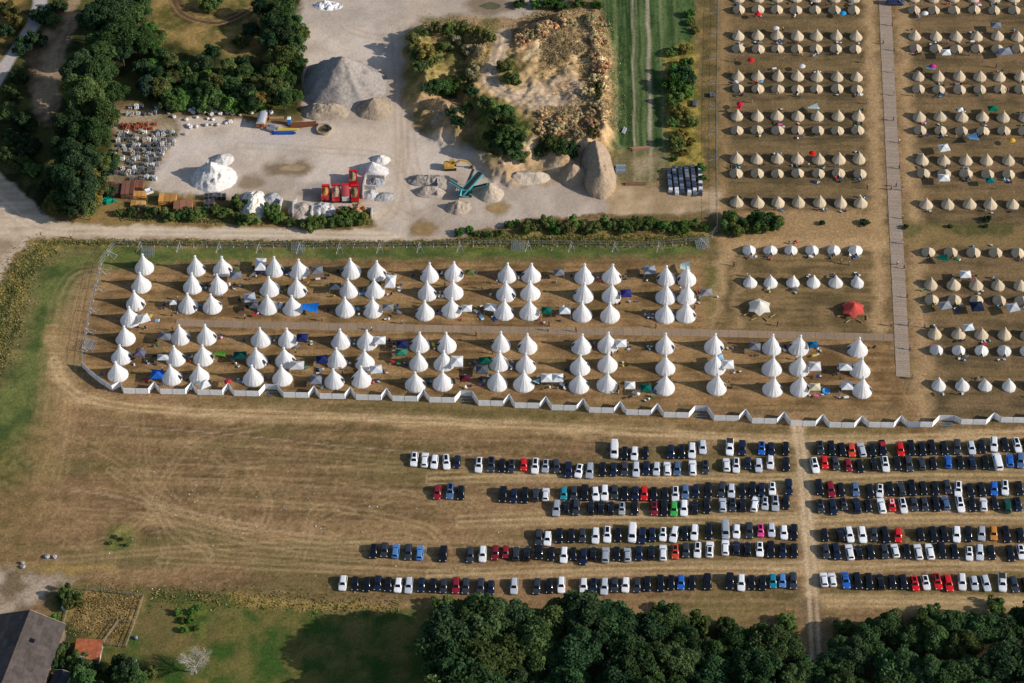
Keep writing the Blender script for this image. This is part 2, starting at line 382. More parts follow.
# rambling tyre tracks in the empty field
for pts, a in (([(90, 545), (140, 525), (170, 470), (200, 440), (270, 425)], .35), ([(110, 470), (150, 500), (190, 545), (300, 560), (470, 570)], .5),
               ([(60, 560), (200, 548), (330, 545), (430, 552)], .45), ([(150, 500), (240, 530), (340, 540), (400, 535), (440, 548)], .4),
               ([(160, 560), (300, 568), (460, 575)], .5), ([(340, 480), (420, 500), (480, 505)], .3), ([(180, 440), (230, 470), (210, 520), (250, 545)], .3),
               ([(40, 430), (100, 450), (180, 505), (210, 560)], .3), ([(300, 560), (320, 520), (390, 500)], .25), ([(120, 440), (300, 452), (500, 468)], .28),
               ([(120, 472), (300, 482), (470, 500)], .25), ([(60, 510), (150, 516), (330, 534)], .3), ([(140, 415), (145, 480), (165, 545), (160, 575)], .25),
 ([(250, 470), (268, 500), (262, 525), (236, 530), (222, 512)], .4), ([(306, 540), (312, 515), (326, 506), (352, 512)], .35), ([(150, 505), (215, 520), (330, 542), (470, 546), (600, 560)], .55), ([(140, 515), (210, 534), (320, 552), (460, 562)], .5), ([(100, 490), (140, 500), (172, 520), (210, 555)], .45), ([(330, 470), (420, 462), (470, 452)], .3), ([(200, 500), (330, 508), (420, 525), (446, 545)], .5), ([(206, 470), (300, 462), (400, 470)], .3)):
    ruts(pts, 1.6, .18, alb(168, 140, 100), a)
stroke([(100, 425), (200, 432), (340, 446), (420, 452), (560, 460)], .05, alb(190, 160, 140), .22, .55, False)
stroke([(60, 486), (190, 512), (330, 538)], .05, alb(190, 160, 140), .22, .4, False)
poly([(105, 532), (120, 524), (134, 530), (134, 548), (118, 552), (104, 546)], mix(alb(70, 84, 36), alb(120, 112, 60), st(n4, .4, .6)), 1.2, .7)
poly([(20, 430), (50, 400), (66, 440), (40, 520), (10, 560), (-60, 560), (-60, 500)], mix(alb(84, 74, 40), alb(120, 98, 60), st(n4, .4, .6)), 3, .5)
# --- bottom left: gravel bay, lawn, dry garden plot
poly([(-60, 566), (20, 570), (70, 580), (40, 600), (30, 612), (-60, 625)], mix(alb(104, 88, 66), alb(158, 140, 120), st(n2, .38, .66)), 1.5)
poly([(20, 563), (110, 566), (118, 570), (60, 574)], alb(150, 122, 72), 1.0, .7)
lawn = mix(alb(52, 72, 28), alb(96, 88, 46), st(n2*.55+n4*.25+n1*.2, .40, .60))
d_lawn = poly([(60, 584), (150, 590), (240, 596), (340, 612), (440, 606), (470, 640), (500, 740), (-60, 740), (-60, 660), (40, 620)], lawn, 1.5)
poly([(228, 594), (340, 604), (400, 606), (385, 612), (300, 608), (228, 602)], alb(150, 122, 66), 1.0, .8)
poly([(150, 598), (215, 602), (222, 640), (180, 646), (148, 670), (140, 620)], alb(112, 88, 56), 2.0, .55)
poly([(172, 604), (206, 600), (214, 618), (204, 638), (178, 634)], mix(alb(52, 72, 26), alb(88, 96, 40), st(n4, .4, .6)), 1.2, .85)
poly([(78, 590), (144, 597), (126, 648), (108, 646), (64, 624)], mix(alb(98, 80, 44), alb(150, 120, 74), st(n4*.6+n2*.4, .36, .6)), .7, .95)
poly([(-60, 640), (70, 620), (100, 650), (160, 668), (150, 740), (-60, 740)], mix(alb(40, 44, 22), alb(76, 74, 38), st(n2, .4, .6)), 2.5, .8)
# woodland floor
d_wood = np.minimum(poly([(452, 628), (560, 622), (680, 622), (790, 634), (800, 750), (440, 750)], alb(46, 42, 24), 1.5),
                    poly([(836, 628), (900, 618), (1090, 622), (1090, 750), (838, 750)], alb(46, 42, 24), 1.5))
# --- allotment strips north
d_strip = poly([(599, -60), (697, -60), (694, 40), (664, 62), (668, 168), (640, 190), (607, 190), (604, 120), (601, 60)],
               mix(alb(42, 62, 30), alb(76, 94, 52), st(fbm(XX/.7, YY/9, 61, 3)*.6+n8*.4, .36, .62)), .7)
A_, B_ = gp([(648, 0)])[0], gp([(651.5, 190)])[0]
slope = (B_[0]-A_[0])/(B_[1]-A_[1])
XR = XX-A_[0]-slope*(YY-A_[1])
instr = soft(d_strip, .4)
for off, hw, rgb, a in ((-4.4, .28, (164, 148, 124), .75), (-3.3, .2, (120, 112, 84), .6), (0, .5, (168, 150, 128), .8), (3.6, .2, (150, 136, 112), .55), (-9.3, .3, (112, 104, 74), .7), (-5.2, .35, (30, 44, 20), .9), (-8.3, .3, (30, 44, 20), .8), (4.6, .5, (96, 100, 62), .5), (6.2, .6, (56, 70, 38), .6), (7.8, .4, (96, 98, 62), .5), (-3.9, .15, (60, 70, 40), .5),
                        (-7.2, .3, (34, 48, 24), .7), (-6.0, .3, (34, 48, 24), .7), (-10.6, .35, (32, 46, 22), .7), (-2.6, .3, (40, 54, 28), .6), (-1.6, .5, (104, 108, 70), .5), (1.7, .5, (40, 56, 28), .5), (-12.2, .3, (120, 112, 84), .4)):
    layer(instr*soft(np.abs(XR-off+(fbm(XX*0, YY/9, 71, 2)-.5)*.8)-hw, .25)*(.45+.8*fbm(XX/1.2, YY/5, 70, 3)), alb(*rgb), a)
poly([(612, 150), (662, 150), (668, 172), (700, 196), (604, 196)], mix(alb(112, 98, 66), alb(156, 134, 104), st(n2, .36, .62)), 2.0, .7)
poly([(662, 52), (694, 38), (700, 100), (702, 168), (668, 168), (666, 110)], mix(alb(92, 88, 38), alb(146, 126, 62), st(n4, .38, .62)), 1.0)
poly([(696, -60), (718, -60), (718, 232), (705, 232), (704, 170), (700, 100)], mix(alb(86, 76, 44), alb(120, 98, 60), st(n2, .4, .6)), .8, .9)
# --- west: scrub ground, old track, tarmac lane
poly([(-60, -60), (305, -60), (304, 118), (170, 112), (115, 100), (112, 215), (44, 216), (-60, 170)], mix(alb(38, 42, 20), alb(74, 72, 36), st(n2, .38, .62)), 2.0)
poly([(146, -60), (262, -60), (266, 40), (252, 60), (190, 52), (152, 30)], mix(alb(80, 76, 36), alb(138, 112, 66), st(n2*.6+n4*.4, .36, .62)), 2.5)
stroke([(168, -20), (176, 6), (190, 18), (214, 23), (234, 18), (252, 8), (262, -10)], 1.5, alb(66, 50, 32), .5, .95)
ruts([(168, -20), (176, 6), (190, 18), (214, 23), (234, 18), (252, 8)], 1.6, .25, alb(150, 124, 84), .6)
stroke([(172, -20), (180, 3), (196, 12), (216, 14)], .8, alb(78, 60, 38), .5, .8)
stroke([(250, 20), (254, 30), (262, 40), (266, 46)], .8, alb(80, 64, 40), .5, .8)
stroke([(246, 16), (248, 32), (256, 46)], .5, alb(84, 68, 42), .4, .7)
poly([(-60, -60), (32, -60), (30, 10), (0, 60), (-60, 90)], mix(alb(70, 60, 32), alb(138, 110, 62), st(n2, .36, .62)), 1.5, .9)
poly([(58, -60), (66, 0), (46, 32), (27, 52), (30, 82), (36, 118), (48, 126), (55, 110), (62, 70), (76, 20), (84, -60)], mix(alb(96, 78, 58), alb(140, 116, 88), st(n2, .36, .62)), 1.0)
stroke([(72, -40), (66, 20), (52, 60), (46, 120)], .7, alb(150, 128, 100), .7, .6); stroke([(80, -40), (74, 20), (60, 62), (54, 112)], .5, alb(150, 128, 100), .7, .45)
d_lane = poly([(33, -60), (33, 5), (27, 22), (14, 44), (-4, 68), (-60, 110), (-60, 150), (0, 86), (20, 52), (40, 26), (47, 10), (49, -60)], alb(160, 150, 142), .35, 1.0, False)
poly([(-60, 60), (-2, 64), (2, 82), (-60, 140)], alb(196, 150, 90), .8, .5)
# --- dirt road
d_road = poly([(-60, 150), (0, 174), (14, 184), (30, 202), (44, 214), (70, 222), (130, 225), (255, 227), (340, 229), (380, 226), (400, 214), (430, 190), (620, 186), (718, 192), (718, 212),
               (604, 214), (545, 217), (505, 224), (462, 236), (430, 240), (300, 241), (120, 239), (60, 238), (32, 239), (12, 256), (2, 280), (-60, 330)],
              mix(alb(156, 137, 114), alb(182, 162, 137), st(n2*.5+n3*.5, .36, .64)), .5)
poly([(-60, 225), (0, 238), (20, 240), (6, 258), (-60, 330)], alb(112, 90, 66), 1.2, .5)
ruts([(0, 200), (40, 228), (120, 231), (300, 234), (400, 234), (440, 215), (470, 205), (600, 200)], 1.8, .3, alb(200, 182, 158), .5)
poly([(608, 184), (720, 190), (720, 213), (606, 214)], mix(alb(136, 112, 78), alb(164, 138, 104), st(n2, .36, .62)), 1.5, .8)
# --- gravel yard
yard_px = [(150, 176), (152, 160), (170, 150), (178, 132), (172, 116), (235, 119), (262, 124), (300, 128), (306, 110), (300, 70), (302, 20), (298, -60), (560, -60), (566, 6), (520, 19), (456, 20), (416, 28), (405, 50),
           (404, 80), (414, 100), (410, 112), (418, 130), (455, 140), (478, 150), (496, 168), (510, 178), (545, 178), (578, 172), (606, 190), (606, 214), (545, 217), (505, 224), (462, 236), (402, 236), (384, 226), (372, 222), (340, 214),
           (300, 208), (262, 206), (225, 205), (190, 200), (165, 196), (150, 190)]
d_yard = poly(yard_px, mix(alb(156, 140, 123), alb(184, 168, 150), st(n2*.4+n1*.6, .36, .62)), .6)
for pts, h_, rgb, a in (([(330, 30), (345, 18), (375, 20), (384, 50)], .5, (140, 126, 114), .5), ([(330, 140), (395, 130), (430, 60), (420, 0)], 4.0, (186, 166, 142), .6), ([(400, 150), (402, 190), (385, 215)], 2.8, (178, 158, 134), .6),
                        ([(160, 170), (190, 150), (240, 140), (300, 140)], 3, (184, 170, 156), .6), ([(300, 20), (400, 10), (470, 14)], 4, (160, 146, 132), .5)):
    stroke(pts, h_, alb(*rgb), 2.0, a)
for pts in ([(240, 145), (320, 150), (390, 160), (410, 210)], [(402, 20), (404, 80), (404, 150), (396, 205), (380, 224)], [(395, 30), (398, 100), (400, 170)], [(420, 215), (470, 190), (500, 195)],
            [(380, 195), (404, 215), (440, 225)], [(330, 10), (350, 30), (392, 40)], [(412, 40), (410, 110), (420, 180), (470, 210)]):
    ruts(pts, 2.0, .3, alb(150, 130, 108), .4); 
for (x, y, rx, ry, rgb, a) in ((287, 168, 26, 8, (112, 94, 70), .9), (252, 182, 14, 8, (118, 98, 76), .8), (423, 229, 15, 8, (122, 98, 66), .85), (497, 208, 14, 7, (126, 102, 68), .8), (490, 6, 26, 9, (110, 92, 70), .8),
                              (318, 196, 22, 14, (130, 122, 114), .5), (270, 140, 20, 8, (160, 150, 142), .5), (150, 238, 10, 2, (120, 90, 60), .7), (440, 8, 30, 10, (164, 146, 128), .5)):
    q = [(x+rx*math.cos(k*.5236), y+ry*math.sin(k*.5236)) for k in range(12)]; poly(q, alb(*rgb), 1.0, a)
poly([(112, 108), (182, 112), (178, 132), (168, 152), (152, 178), (150, 200), (104, 205), (112, 160)], mix(alb(112, 98, 72), alb(148, 130, 104), st(n2, .36, .62)), 1.5, .9)
poly([(104, 190), (160, 194), (215, 196), (262, 202), (372, 210), (376, 226), (255, 227), (130, 225), (70, 222), (100, 205)], mix(alb(70, 66, 34), alb(128, 104, 62), st(n2, .36, .62)), 1.0)
poly([(240, 190), (285, 192), (300, 190), (380, 196), (378, 206), (300, 208), (245, 206)], mix(alb(140, 122, 100), alb(176, 160, 142), st(n2, .36, .62)), 1.0, .9)
# --- spoil bank: heights and cover
Hh = np.zeros((NY, NX))
def ridge(pts, w, h, crest=True, p=1.3):
    global Hh
    q = smooth(gp(pts, h if crest else 0), 6); d = pline(q, True, 30.0)
    Hh = np.maximum(Hh, h*np.clip(1-d/(w*1.7), 0, 1)**p)
PZ = 4.6
RIDGES = [([(560, 14), (588, 16), (597, 50), (601, 100), (601, 128)], 4.5, PZ+1.0), ([(516, 38), (540, 22), (575, 14)], 3.8, PZ+.8), ([(416, 36), (428, 66), (424, 88)], 4.2, 5.0),
          ([(424, 28), (460, 27), (494, 36)], 4.0, 4.0), ([(436, 98), (458, 108), (452, 122)], 4.2, 5.0), ([(490, 112), (508, 126), (518, 138)], 4.5, PZ+1.2),
          ([(482, 150), (496, 158), (505, 168)], 3.5, 3.2), ([(552, 148), (562, 158)], 3.6, 2.6), ([(450, 55), (462, 85)], 3, 1.6)]
PLAT = [(476, 44), (496, 32), (520, 36), (556, 14), (592, 14), (602, 60), (603, 134), (588, 142), (548, 132), (526, 150), (498, 144), (480, 112), (468, 92)]
for q, w, h in RIDGES: ridge(q, w, h)
Hh = np.maximum(Hh, PZ*soft(sdf(gp(PLAT, PZ), True, 12.0)-.6, 1.9))
nb = fbm(XX/3.2, YY/3.2, 31, 4)-.5
Hh = np.where(Hh > .02, np.maximum(0, Hh*(1+nb*.22)+nb*1.0*st(Hh, .1, 1.5)), 0)
spoil_px = [(404, 100), (404, 40), (420, 18), (470, 14), (515, 20), (560, 2), (600, 4), (612, 60), (614, 190), (590, 196), (560, 182), (520, 186), (490, 176), (470, 150), (430, 136), (410, 118)]
d_pth = pline(smooth(gp([(505, 24), (500, 50), (489, 72), (496, 88), (520, 97), (560, 99), (582, 92)], PZ)), False); Hh = Hh*np.clip((d_pth-1.6)/2.5, .93, 1); d_sp = sdf(gp(spoil_px)); Hh = Hh*soft(d_sp-1.0, 2.0)
cov = st(fbm(XX/6, YY/6, 33, 4), .4, .6)
spc = mix(alb(150, 122, 88), alb(98, 88, 50), cov)
layer(soft(d_sp, 1.5), spc, .9)
poly([(404, 104), (404, 36), (424, 16), (496, 22), (500, 44), (470, 90), (466, 120), (430, 96)], mix(alb(78, 82, 38), alb(146, 122, 74), st(n4*.5+n2*.5, .38, .62)), 1.2, .85, True, 2.0)
poly([(474, 96), (512, 100), (528, 120), (530, 146), (510, 152), (486, 146), (478, 130)], mix(alb(66, 76, 32), alb(108, 104, 50), st(n4, .38, .62)), 1.2, .9, True, PZ)
poly([(478, 40), (500, 28), (560, 12), (594, 12), (606, 60), (606, 138), (586, 144), (540, 130), (516, 100), (480, 92)], mix(alb(126, 104, 66), alb(180, 150, 108), st(n4*.6+n2*.4, .40, .60)), 1.2, .9, True, PZ)
poly([(490, 56), (510, 50), (520, 66), (512, 84), (498, 84)], mix(alb(86, 86, 40), alb(130, 116, 60), st(n4, .38, .62)), 1.5, .85, True, PZ)
poly([(586, 12), (596, 14), (607, 60), (608, 140), (596, 140), (594, 70)], mix(alb(168, 138, 98), alb(206, 176, 136), st(n4, .38, .6)), .8, .8, True, PZ-1)
poly([(586, 134), (612, 134), (612, 194), (588, 194)], alb(172, 140, 102), 1.0, .8)
poly([(430, 98), (462, 98), (462, 132), (428, 132)], alb(150, 120, 86), 1.2, .85)
poly([(498, 160), (560, 146), (596, 150), (592, 184), (540, 182), (505, 180)], mix(alb(150, 124, 92), alb(178, 154, 124), st(n2, .38, .62)), 1.5, .85)
poly([(520, 82), (575, 74), (590, 92), (572, 110), (530, 110), (512, 98)], mix(alb(150, 126, 98), alb(176, 152, 124), st(n4, .38, .62)), 1.2, .9, True, PZ)
stroke([(505, 20), (500, 50), (489, 72), (496, 88), (520, 97), (560, 99), (582, 92)], 2.0, alb(172, 150, 124), .6, .95, False, True, PZ)
ruts([(505, 20), (500, 50), (489, 72), (496, 88), (520, 97), (560, 99)], 1.8, .28, alb(112, 92, 70), .6, .35, PZ)
stroke([(527, 58), (545, 40), (560, 34)], .6, alb(200, 176, 140), .5, .6, True, True, PZ); stroke([(546, 66), (562, 52)], .5, alb(200, 170, 130), .5, .5, True, True, PZ)
for k in range(9): stroke([(556+k*3, 82+(k % 3)*3), (562+k*3, 92+(k % 4)*3), (566+k*3, 100+(k % 2)*4)], .35, alb(92, 72, 52), .3, .5, True, True, PZ)
Zt = np.where(Hh > .02, Hh, 0)
inroad = np.minimum(d_road, d_yard)
Zt = Zt + np.where((inroad > 2) & (d_lane > 1), (n4-.5)*.12+np.where(Hh > .3, (fbm(XX/.9, YY/.9, 95, 3)-.5)*.7, 0), (n4-.5)*.05)
C *= (0.90+.2*fbm(XX/.7, YY/.7, 90, 2))[..., None]
edge = np.minimum(np.minimum(XX-X0, X1-XX), np.minimum(YY-Y0, Y1-YY)); layer(np.clip(1-edge/(10+14*n2), 0, 1), alb(112, 92, 58))
C = np.clip(C*1.0, .004, .8)
GRAIN = np.where(np.minimum(np.minimum(d_yard, d_road), d_lane) < 0, .30, 1.0)

# split the one terrain sheet into its named covers (no overlap, shared edges)
d_verge = np.minimum(sdf(gp([(-60, 275), (12, 262), (32, 243), (60, 240), (430, 242), (470, 237), (520, 232), (712, 233), (706, 248), (300, 250), (100, 250), (64, 252), (36, 272), (22, 320), (0, 375), (-60, 400)])), 6)
Zid = np.zeros((NY, NX), int)                                       # 0 ground
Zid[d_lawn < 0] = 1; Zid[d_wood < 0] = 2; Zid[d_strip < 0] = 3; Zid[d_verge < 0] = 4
Zid[d_yard < 0] = 5; Zid[d_road < 0] = 6; Zid[d_sp < 0] = 7; Zid[d_lane < 0] = 8
NAMES = ['field_ground', 'lawn', 'woodland_floor', 'crop_strips', 'verge', 'gravel_yard', 'dirt_road', 'spoil_bank', 'tarmac_lane']
idx = np.arange(NX*NY).reshape(NY, NX)
quads = np.stack([idx[:-1, :-1], idx[:-1, 1:], idx[1:, 1:], idx[1:, :-1]], -1).reshape(-1, 4)
qz = Zid[:-1, :-1].reshape(-1)
VV = np.stack([XX, YY, Zt], -1).reshape(-1, 3); CC = np.concatenate([C, GRAIN[..., None]], -1).reshape(-1, 4)
for zi, nm in enumerate(NAMES):
    q = quads[qz == zi]
    if not len(q): continue
    used, inv = np.unique(q, return_inverse=True); inv = inv.reshape(-1, 4)
    me = bpy.data.meshes.new(nm)
    me.vertices.add(len(used)); me.vertices.foreach_set('co', VV[used].astype(np.float32).ravel())
    me.loops.add(len(q)*4); me.loops.foreach_set('vertex_index', inv.astype(np.int32).ravel())
    me.polygons.add(len(q)); me.polygons.foreach_set('loop_start', np.arange(0, len(q)*4, 4, dtype=np.int32))
    me.update(calc_edges=True); me.validate()
    me.polygons.foreach_set('use_smooth', np.ones(len(q), bool))
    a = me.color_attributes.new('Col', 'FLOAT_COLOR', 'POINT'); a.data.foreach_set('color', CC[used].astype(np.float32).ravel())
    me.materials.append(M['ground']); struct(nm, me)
def Hz(x, y):
    i = int(round((x-X0)/ST)); j = int(round((y-Y0)/ST))
    return float(Hh[j, i]) if 0 <= i < NX and 0 <= j < NY else 0.0
# the country beyond the survey, a ring out to the horizon
mb = MB(); B = 4000.0
ring = [(-B, -B), (B, -B), (B, B), (-B, B)]; inn = [(X0, Y0), (X1, Y0), (X1, Y1), (X0, Y1)]
mb.add([(x, y, -.03) for x, y in ring]+[(x, y, -.03) for x, y in inn], [(0, 1, 5, 4), (1, 2, 6, 5), (2, 3, 7, 6), (3, 0, 4, 7)])
me = mb.mesh('far_fields', 'ground'); a = me.color_attributes.new('Col', 'FLOAT_COLOR', 'POINT')
for d in a.data: d.color = (*alb(112, 92, 58), 1)
struct('far_fields', me)

# ------------------------------------------------------------------ laid tracks
def strip_track(name, pts, width, step, cols, z):
    q = [Vector((x, y, 0)) for x, y in gp(pts)]; mb = MB(); cl = []; r = random.Random(5)
    for a, b in zip(q[:-1], q[1:]):
        L = (b-a).length; d = (b-a)/L; s = Vector((-d.y, d.x, 0)); n = int(L/step)
        for k in range(n):
            p0 = a+d*(L*k/n); p1 = a+d*(L*(k+1)/n-.05); o = s*r.uniform(-.04, .04); zz = z+r.uniform(0, .012)
            vs = [p0+s*width/2+o, p0-s*width/2+o, p1-s*width/2+o, p1+s*width/2+o]
            mb.add([(v.x, v.y, zz) for v in vs]+[(v.x, v.y, -.02) for v in vs], [(0, 1, 2, 3), (0, 4, 5, 1), (1, 5, 6, 2), (2, 6, 7, 3), (3, 7, 4, 0)])
            c = np.array(cols)*r.uniform(.90, 1.07); cl += [(*c, .35)]*8
    me = mb.mesh(name, 'ground'); at = me.color_attributes.new('Col', 'FLOAT_COLOR', 'POINT')
    at.data.foreach_set('color', np.array(cl, np.float32).ravel()); struct(name, me)
strip_track('boardwalk', [(882.5, -45), (892, 150), (903.3, 377)], 3.5, .62, alb(144, 127, 110), .07)
strip_track('camp_track', [(176, 322.5), (300, 326), (500, 330), (700, 333), (893, 337.5)], 2.5, 2.4, alb(132, 112, 90), .05)
# puddles
def blob_sheet(px, py, rx, ry, seed, z=.02):
    c = G(px, py); n = 40; vs = [(c.x, c.y, z)]
    for k in range(n):
        a = 2*math.pi*k/n; w = .7+.6*float(fbm(np.array([2+math.cos(a)*1.6]), np.array([seed+math.sin(a)*1.6]), seed, 3)[0])
        vs.append((c.x+math.cos(a)*rx*w, c.y+math.sin(a)*ry*w, z))
    mb = MB(); mb.add(vs, [(0, 1+k, 1+(k+1) % n) for k in range(n)]); return mb
for (px, py, rx, ry, s, rgb) in ((293, 168, 3.6, 1.3, 1, (146, 124, 92)), (423, 229.5, 2.6, 1.7, 2, (134, 108, 70)), (497, 208.5, 2.7, 1.5, 3, (142, 116, 74)), (491, 6, 3.0, 1.6, 4, (84, 78, 54))):
    struct('puddle', blob_sheet(px, py, rx, ry, s, .045).mesh('puddle', 'water'), alb(*rgb))
# ================================================================== TENTS
WHITE, OFFW, BEIGE = (.90, .90, .90), (.89, .88, .86), (.58, .475, .335)
def tipi_meshes(seed):
    r = random.Random(seed); n = 16; mb = MB(); rings = []
    prof = [(2.52, 0), (2.50, .35), (2.36, .62), (1.72, 1.55), (1.12, 2.6), (.62, 3.6), (.26, 4.55), (.2, 4.75)]
    vs = []; fs = []
    for i, (rr, z) in enumerate(prof):
        for k in range(n*2):
            a = math.pi*k/n; seam = 1.0 if k % 2 == 0 else (.972 if 1 < i < 6 else .985)
            q = rr*seam*(1+r.uniform(-.012, .012)); vs.append((math.cos(a)*q, math.sin(a)*q, z+r.uniform(-.03, .03)*(0 < i < 6)))
    N = n*2
    for i in range(len(prof)-1):
        for k in range(N): fs.append((i*N+k, i*N+(k+1) % N, (i+1)*N+(k+1) % N, (i+1)*N+k))
    mb.add(vs, fs); body = mb.mesh('canvas', 'canvas')
    c = MB().lathe([(.2, 4.68), (.33, 4.78), (.36, 4.98), (.30, 5.16), (.12, 5.24)], 12).mesh('top_cap', 'canvas', True)
    # doorway: dark opening hugging the wall, on +X side turned by seed
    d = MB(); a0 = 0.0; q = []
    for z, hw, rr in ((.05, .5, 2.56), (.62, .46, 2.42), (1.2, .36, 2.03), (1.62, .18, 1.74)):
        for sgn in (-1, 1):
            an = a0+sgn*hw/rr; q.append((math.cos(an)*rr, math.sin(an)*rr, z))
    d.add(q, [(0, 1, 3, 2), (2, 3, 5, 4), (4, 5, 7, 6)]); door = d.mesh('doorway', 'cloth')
    f = MB(); f.add([(math.cos(.26)*2.44, math.sin(.26)*2.44, .66), (math.cos(.30)*2.6, math.sin(.30)*2.6, .04), (math.cos(.5)*2.6, math.sin(.5)*2.6, .04), (math.cos(.42)*2.2, math.sin(.42)*2.2, 1.1)], [(0, 1, 2, 3)])
    return body, c, door, f.mesh('door_flap', 'canvas')
TIPI = [tipi_meshes(s) for s in range(4)]
def bell_meshes(seed):
    """5-panel bell tent, pole set towards the door (local -Y)"""
    r = random.Random(seed+50); n = 8; mb = MB(); vs = []; fs = []; ap = Vector((0, -.42, 2.32)); Rb = 1.80
    prof = [(1.0, 0.0), (1.0, .42), (.54, 1.36), (.08, 2.22)]
    N = n*2
    for i, (t, z) in enumerate(prof):
        for k in range(N):
            a = math.pi*k/n; s = 1 if k % 2 == 0 else (.925 if i > 1 else .955)
            bx, by = math.cos(a)*Rb*s, math.sin(a)*Rb*s; w = 1-t
            vs.append((bx*t+ap.x*w+r.uniform(-.015, .015), by*t+ap.y*w+r.uniform(-.015, .015), z+r.uniform(-.02, .02)*(i in (1, 2))))
    for i in range(3):
        for k in range(N): fs.append((i*N+k, i*N+(k+1) % N, (i+1)*N+(k+1) % N, (i+1)*N+k))
    vs.append(tuple(ap)); fs += [(3*N+k, 3*N+(k+1) % N, 4*N) for k in range(N)]
    mb.add(vs, fs)
    # porch ridge over the door
    mb.add([(-.62, -1.70, .0), (.62, -1.70, .0), (0, -1.86, 1.62), (0, -.52, 2.2), (-1.0, -1.25, .45), (1.0, -1.25, .45)], [(4, 0, 2, 3), (1, 5, 3, 2)])
    body = mb.mesh('canvas', 'beige'); bodyw = body.copy(); bodyw.materials[0] = M['canvas']
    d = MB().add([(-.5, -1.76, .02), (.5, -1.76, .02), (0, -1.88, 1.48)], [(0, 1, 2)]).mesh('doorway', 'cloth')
    p = MB().tube((0, -.42, 2.2), (0, -.42, 2.42), .035, .03, 6).mesh('pole_tip', 'wood')
    return body, bodyw, d, p
BELL = [bell_meshes(s) for s in range(4)]
OBST = []                                                       # (x, y, radius) of everything that stands
ANCH = []                                                       # (x, y, phrase) used in the labels of small things
def put_tipi(px, py, label, phrase, grp):
    p = G(px, py); b, c, d, f = TIPI[rnd.randrange(4)]; rz = R(rnd.choice([-25, -10, 0, 8, 170, 185, 60, 110])+rnd.uniform(-8, 8))
    t = thing('tipi_tent', label, 'tipi tent', p, rz, (rnd.uniform(.98, 1.07), rnd.uniform(.98, 1.07), rnd.uniform(.96, 1.04)), grp); t.rotation_euler[0] = R(rnd.uniform(-1.6, 1.6)); t.rotation_euler[1] = R(rnd.uniform(-1.6, 1.6))
    k = rnd.uniform(.94, 1.0); col = tuple(v*k for v in WHITE)
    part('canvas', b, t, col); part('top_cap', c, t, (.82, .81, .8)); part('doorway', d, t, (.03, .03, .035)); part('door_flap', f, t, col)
    OBST.append((p.x, p.y, 2.75)); ANCH.append((p.x, p.y, phrase))
def put_bell(px, py, north, beige, label, phrase, grp):
    p = G(px, py); b, w, d, q = BELL[rnd.randrange(4)]
    t = thing('bell_tent', label, 'bell tent', p, (math.pi if north else 0)+R(rnd.uniform(-11, 11)), (rnd.uniform(.95, 1.06), rnd.uniform(.95, 1.06), rnd.uniform(.93, 1.05)), grp)
    k = rnd.uniform(.90, 1.05); base = BEIGE if beige else OFFW
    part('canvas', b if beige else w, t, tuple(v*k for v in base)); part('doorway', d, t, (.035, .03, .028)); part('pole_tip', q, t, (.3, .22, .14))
    OBST.append((p.x, p.y, 1.85)); ANCH.append((p.x, p.y, phrase))
VP = ['top', 'middle', 'bottom']
COL1 = [(144.5, 275.8), (141.5, 293.8), (135.8, 312), (130.5, 328), (125.8, 346.8), (121.8, 365.5), (118, 382.5)]
UP = [[(196.5, 277.5), (193, 295), (188.3, 314.5)], [(222.8, 277.5), (218.3, 295.5), (212.5, 315)], [(275, 278.5), (270, 297.5), (268, 315.5)], [(299.3, 280), (297.3, 298.8), (293, 317)],
      [(351.3, 280), (349, 299.5), (345.5, 318.3)], [(377, 281.8), (374.8, 300), (372.8, 318.8)], [(429.5, 284), (427.5, 302), (425, 321.3)], [(454, 282.5), (453.5, 300.8), (451.5, 318.8)],
      [(507.3, 284), (506, 302.5), (504, 321)], [(531.3, 284.3), (530.3, 301.8), (529.5, 321.3)], [(584.3, 285.5), (583.5, 303.8), (582.3, 323)], [(611.8, 285.5), (611.3, 304.5), (610, 323.8)],
      [(666, 287), (665.5, 305.5), (665, 324)], [(686.5, 287.5), (686.5, 305.5), (685.8, 323.5)]]
LO = [[(180.8, 345.8), (176, 367), (172.3, 385.8)], [(207, 346), (203.8, 366.3), (199.5, 385)], [(261, 348.3), (257, 368.8), (253.5, 386.8)], [(288, 348.8), (285.5, 368.8), (282.5, 386.8)],
      [(341, 350), (337.3, 369.5), (334.5, 389.5)], [(367.3, 350.8), (364.8, 370.8), (361.3, 388)], [(419.8, 353.3), (418.8, 372), (415.5, 392.5)], [(446.8, 353.8), (444, 372), (442.8, 391.5)],
      [(501, 353.3), (499.3, 372), (497.3, 391.8)], [(527.5, 355), (525.8, 374.3), (523.8, 392.5)], [(581.5, 355), (580, 375.8), (579, 393.8)], [(607.8, 353.8), (607.5, 373.3), (607, 393.3)],
      [(665, 355), (665.3, 376.3), (664.5, 395.5)], [(714, 355), (715, 375.8), (716.5, 395.5)], [(771.8, 356.3), (771.8, 377), (772.5, 397.5)], [(798.5, 356.3), (799, 377), (799.8, 397)], [(857.3, 358), (859.8, 378.8), (862, 398.8)]]
for i, (x, y) in enumerate(COL1):
    put_tipi(x, y-7.2, f'white tipi, {ORD[i+1]} from the top in the slanting leftmost column by the mesh fence', f'{ORD[i+1]} tipi of the slanting leftmost column', 'white tipis of the fenced camp')
for side, cols in (('north', UP), ('south', LO)):
    for j, c in enumerate(cols):
        for i, (x, y) in enumerate(c):
            put_tipi(x, y-7.2, f'white tipi, {VP[i]} of the {ORD[j+1]} three-tent column {side} of the camp track', f'{VP[i]} tipi of the {ORD[j+1]} column {side} of track', 'white tipis of the fenced camp')
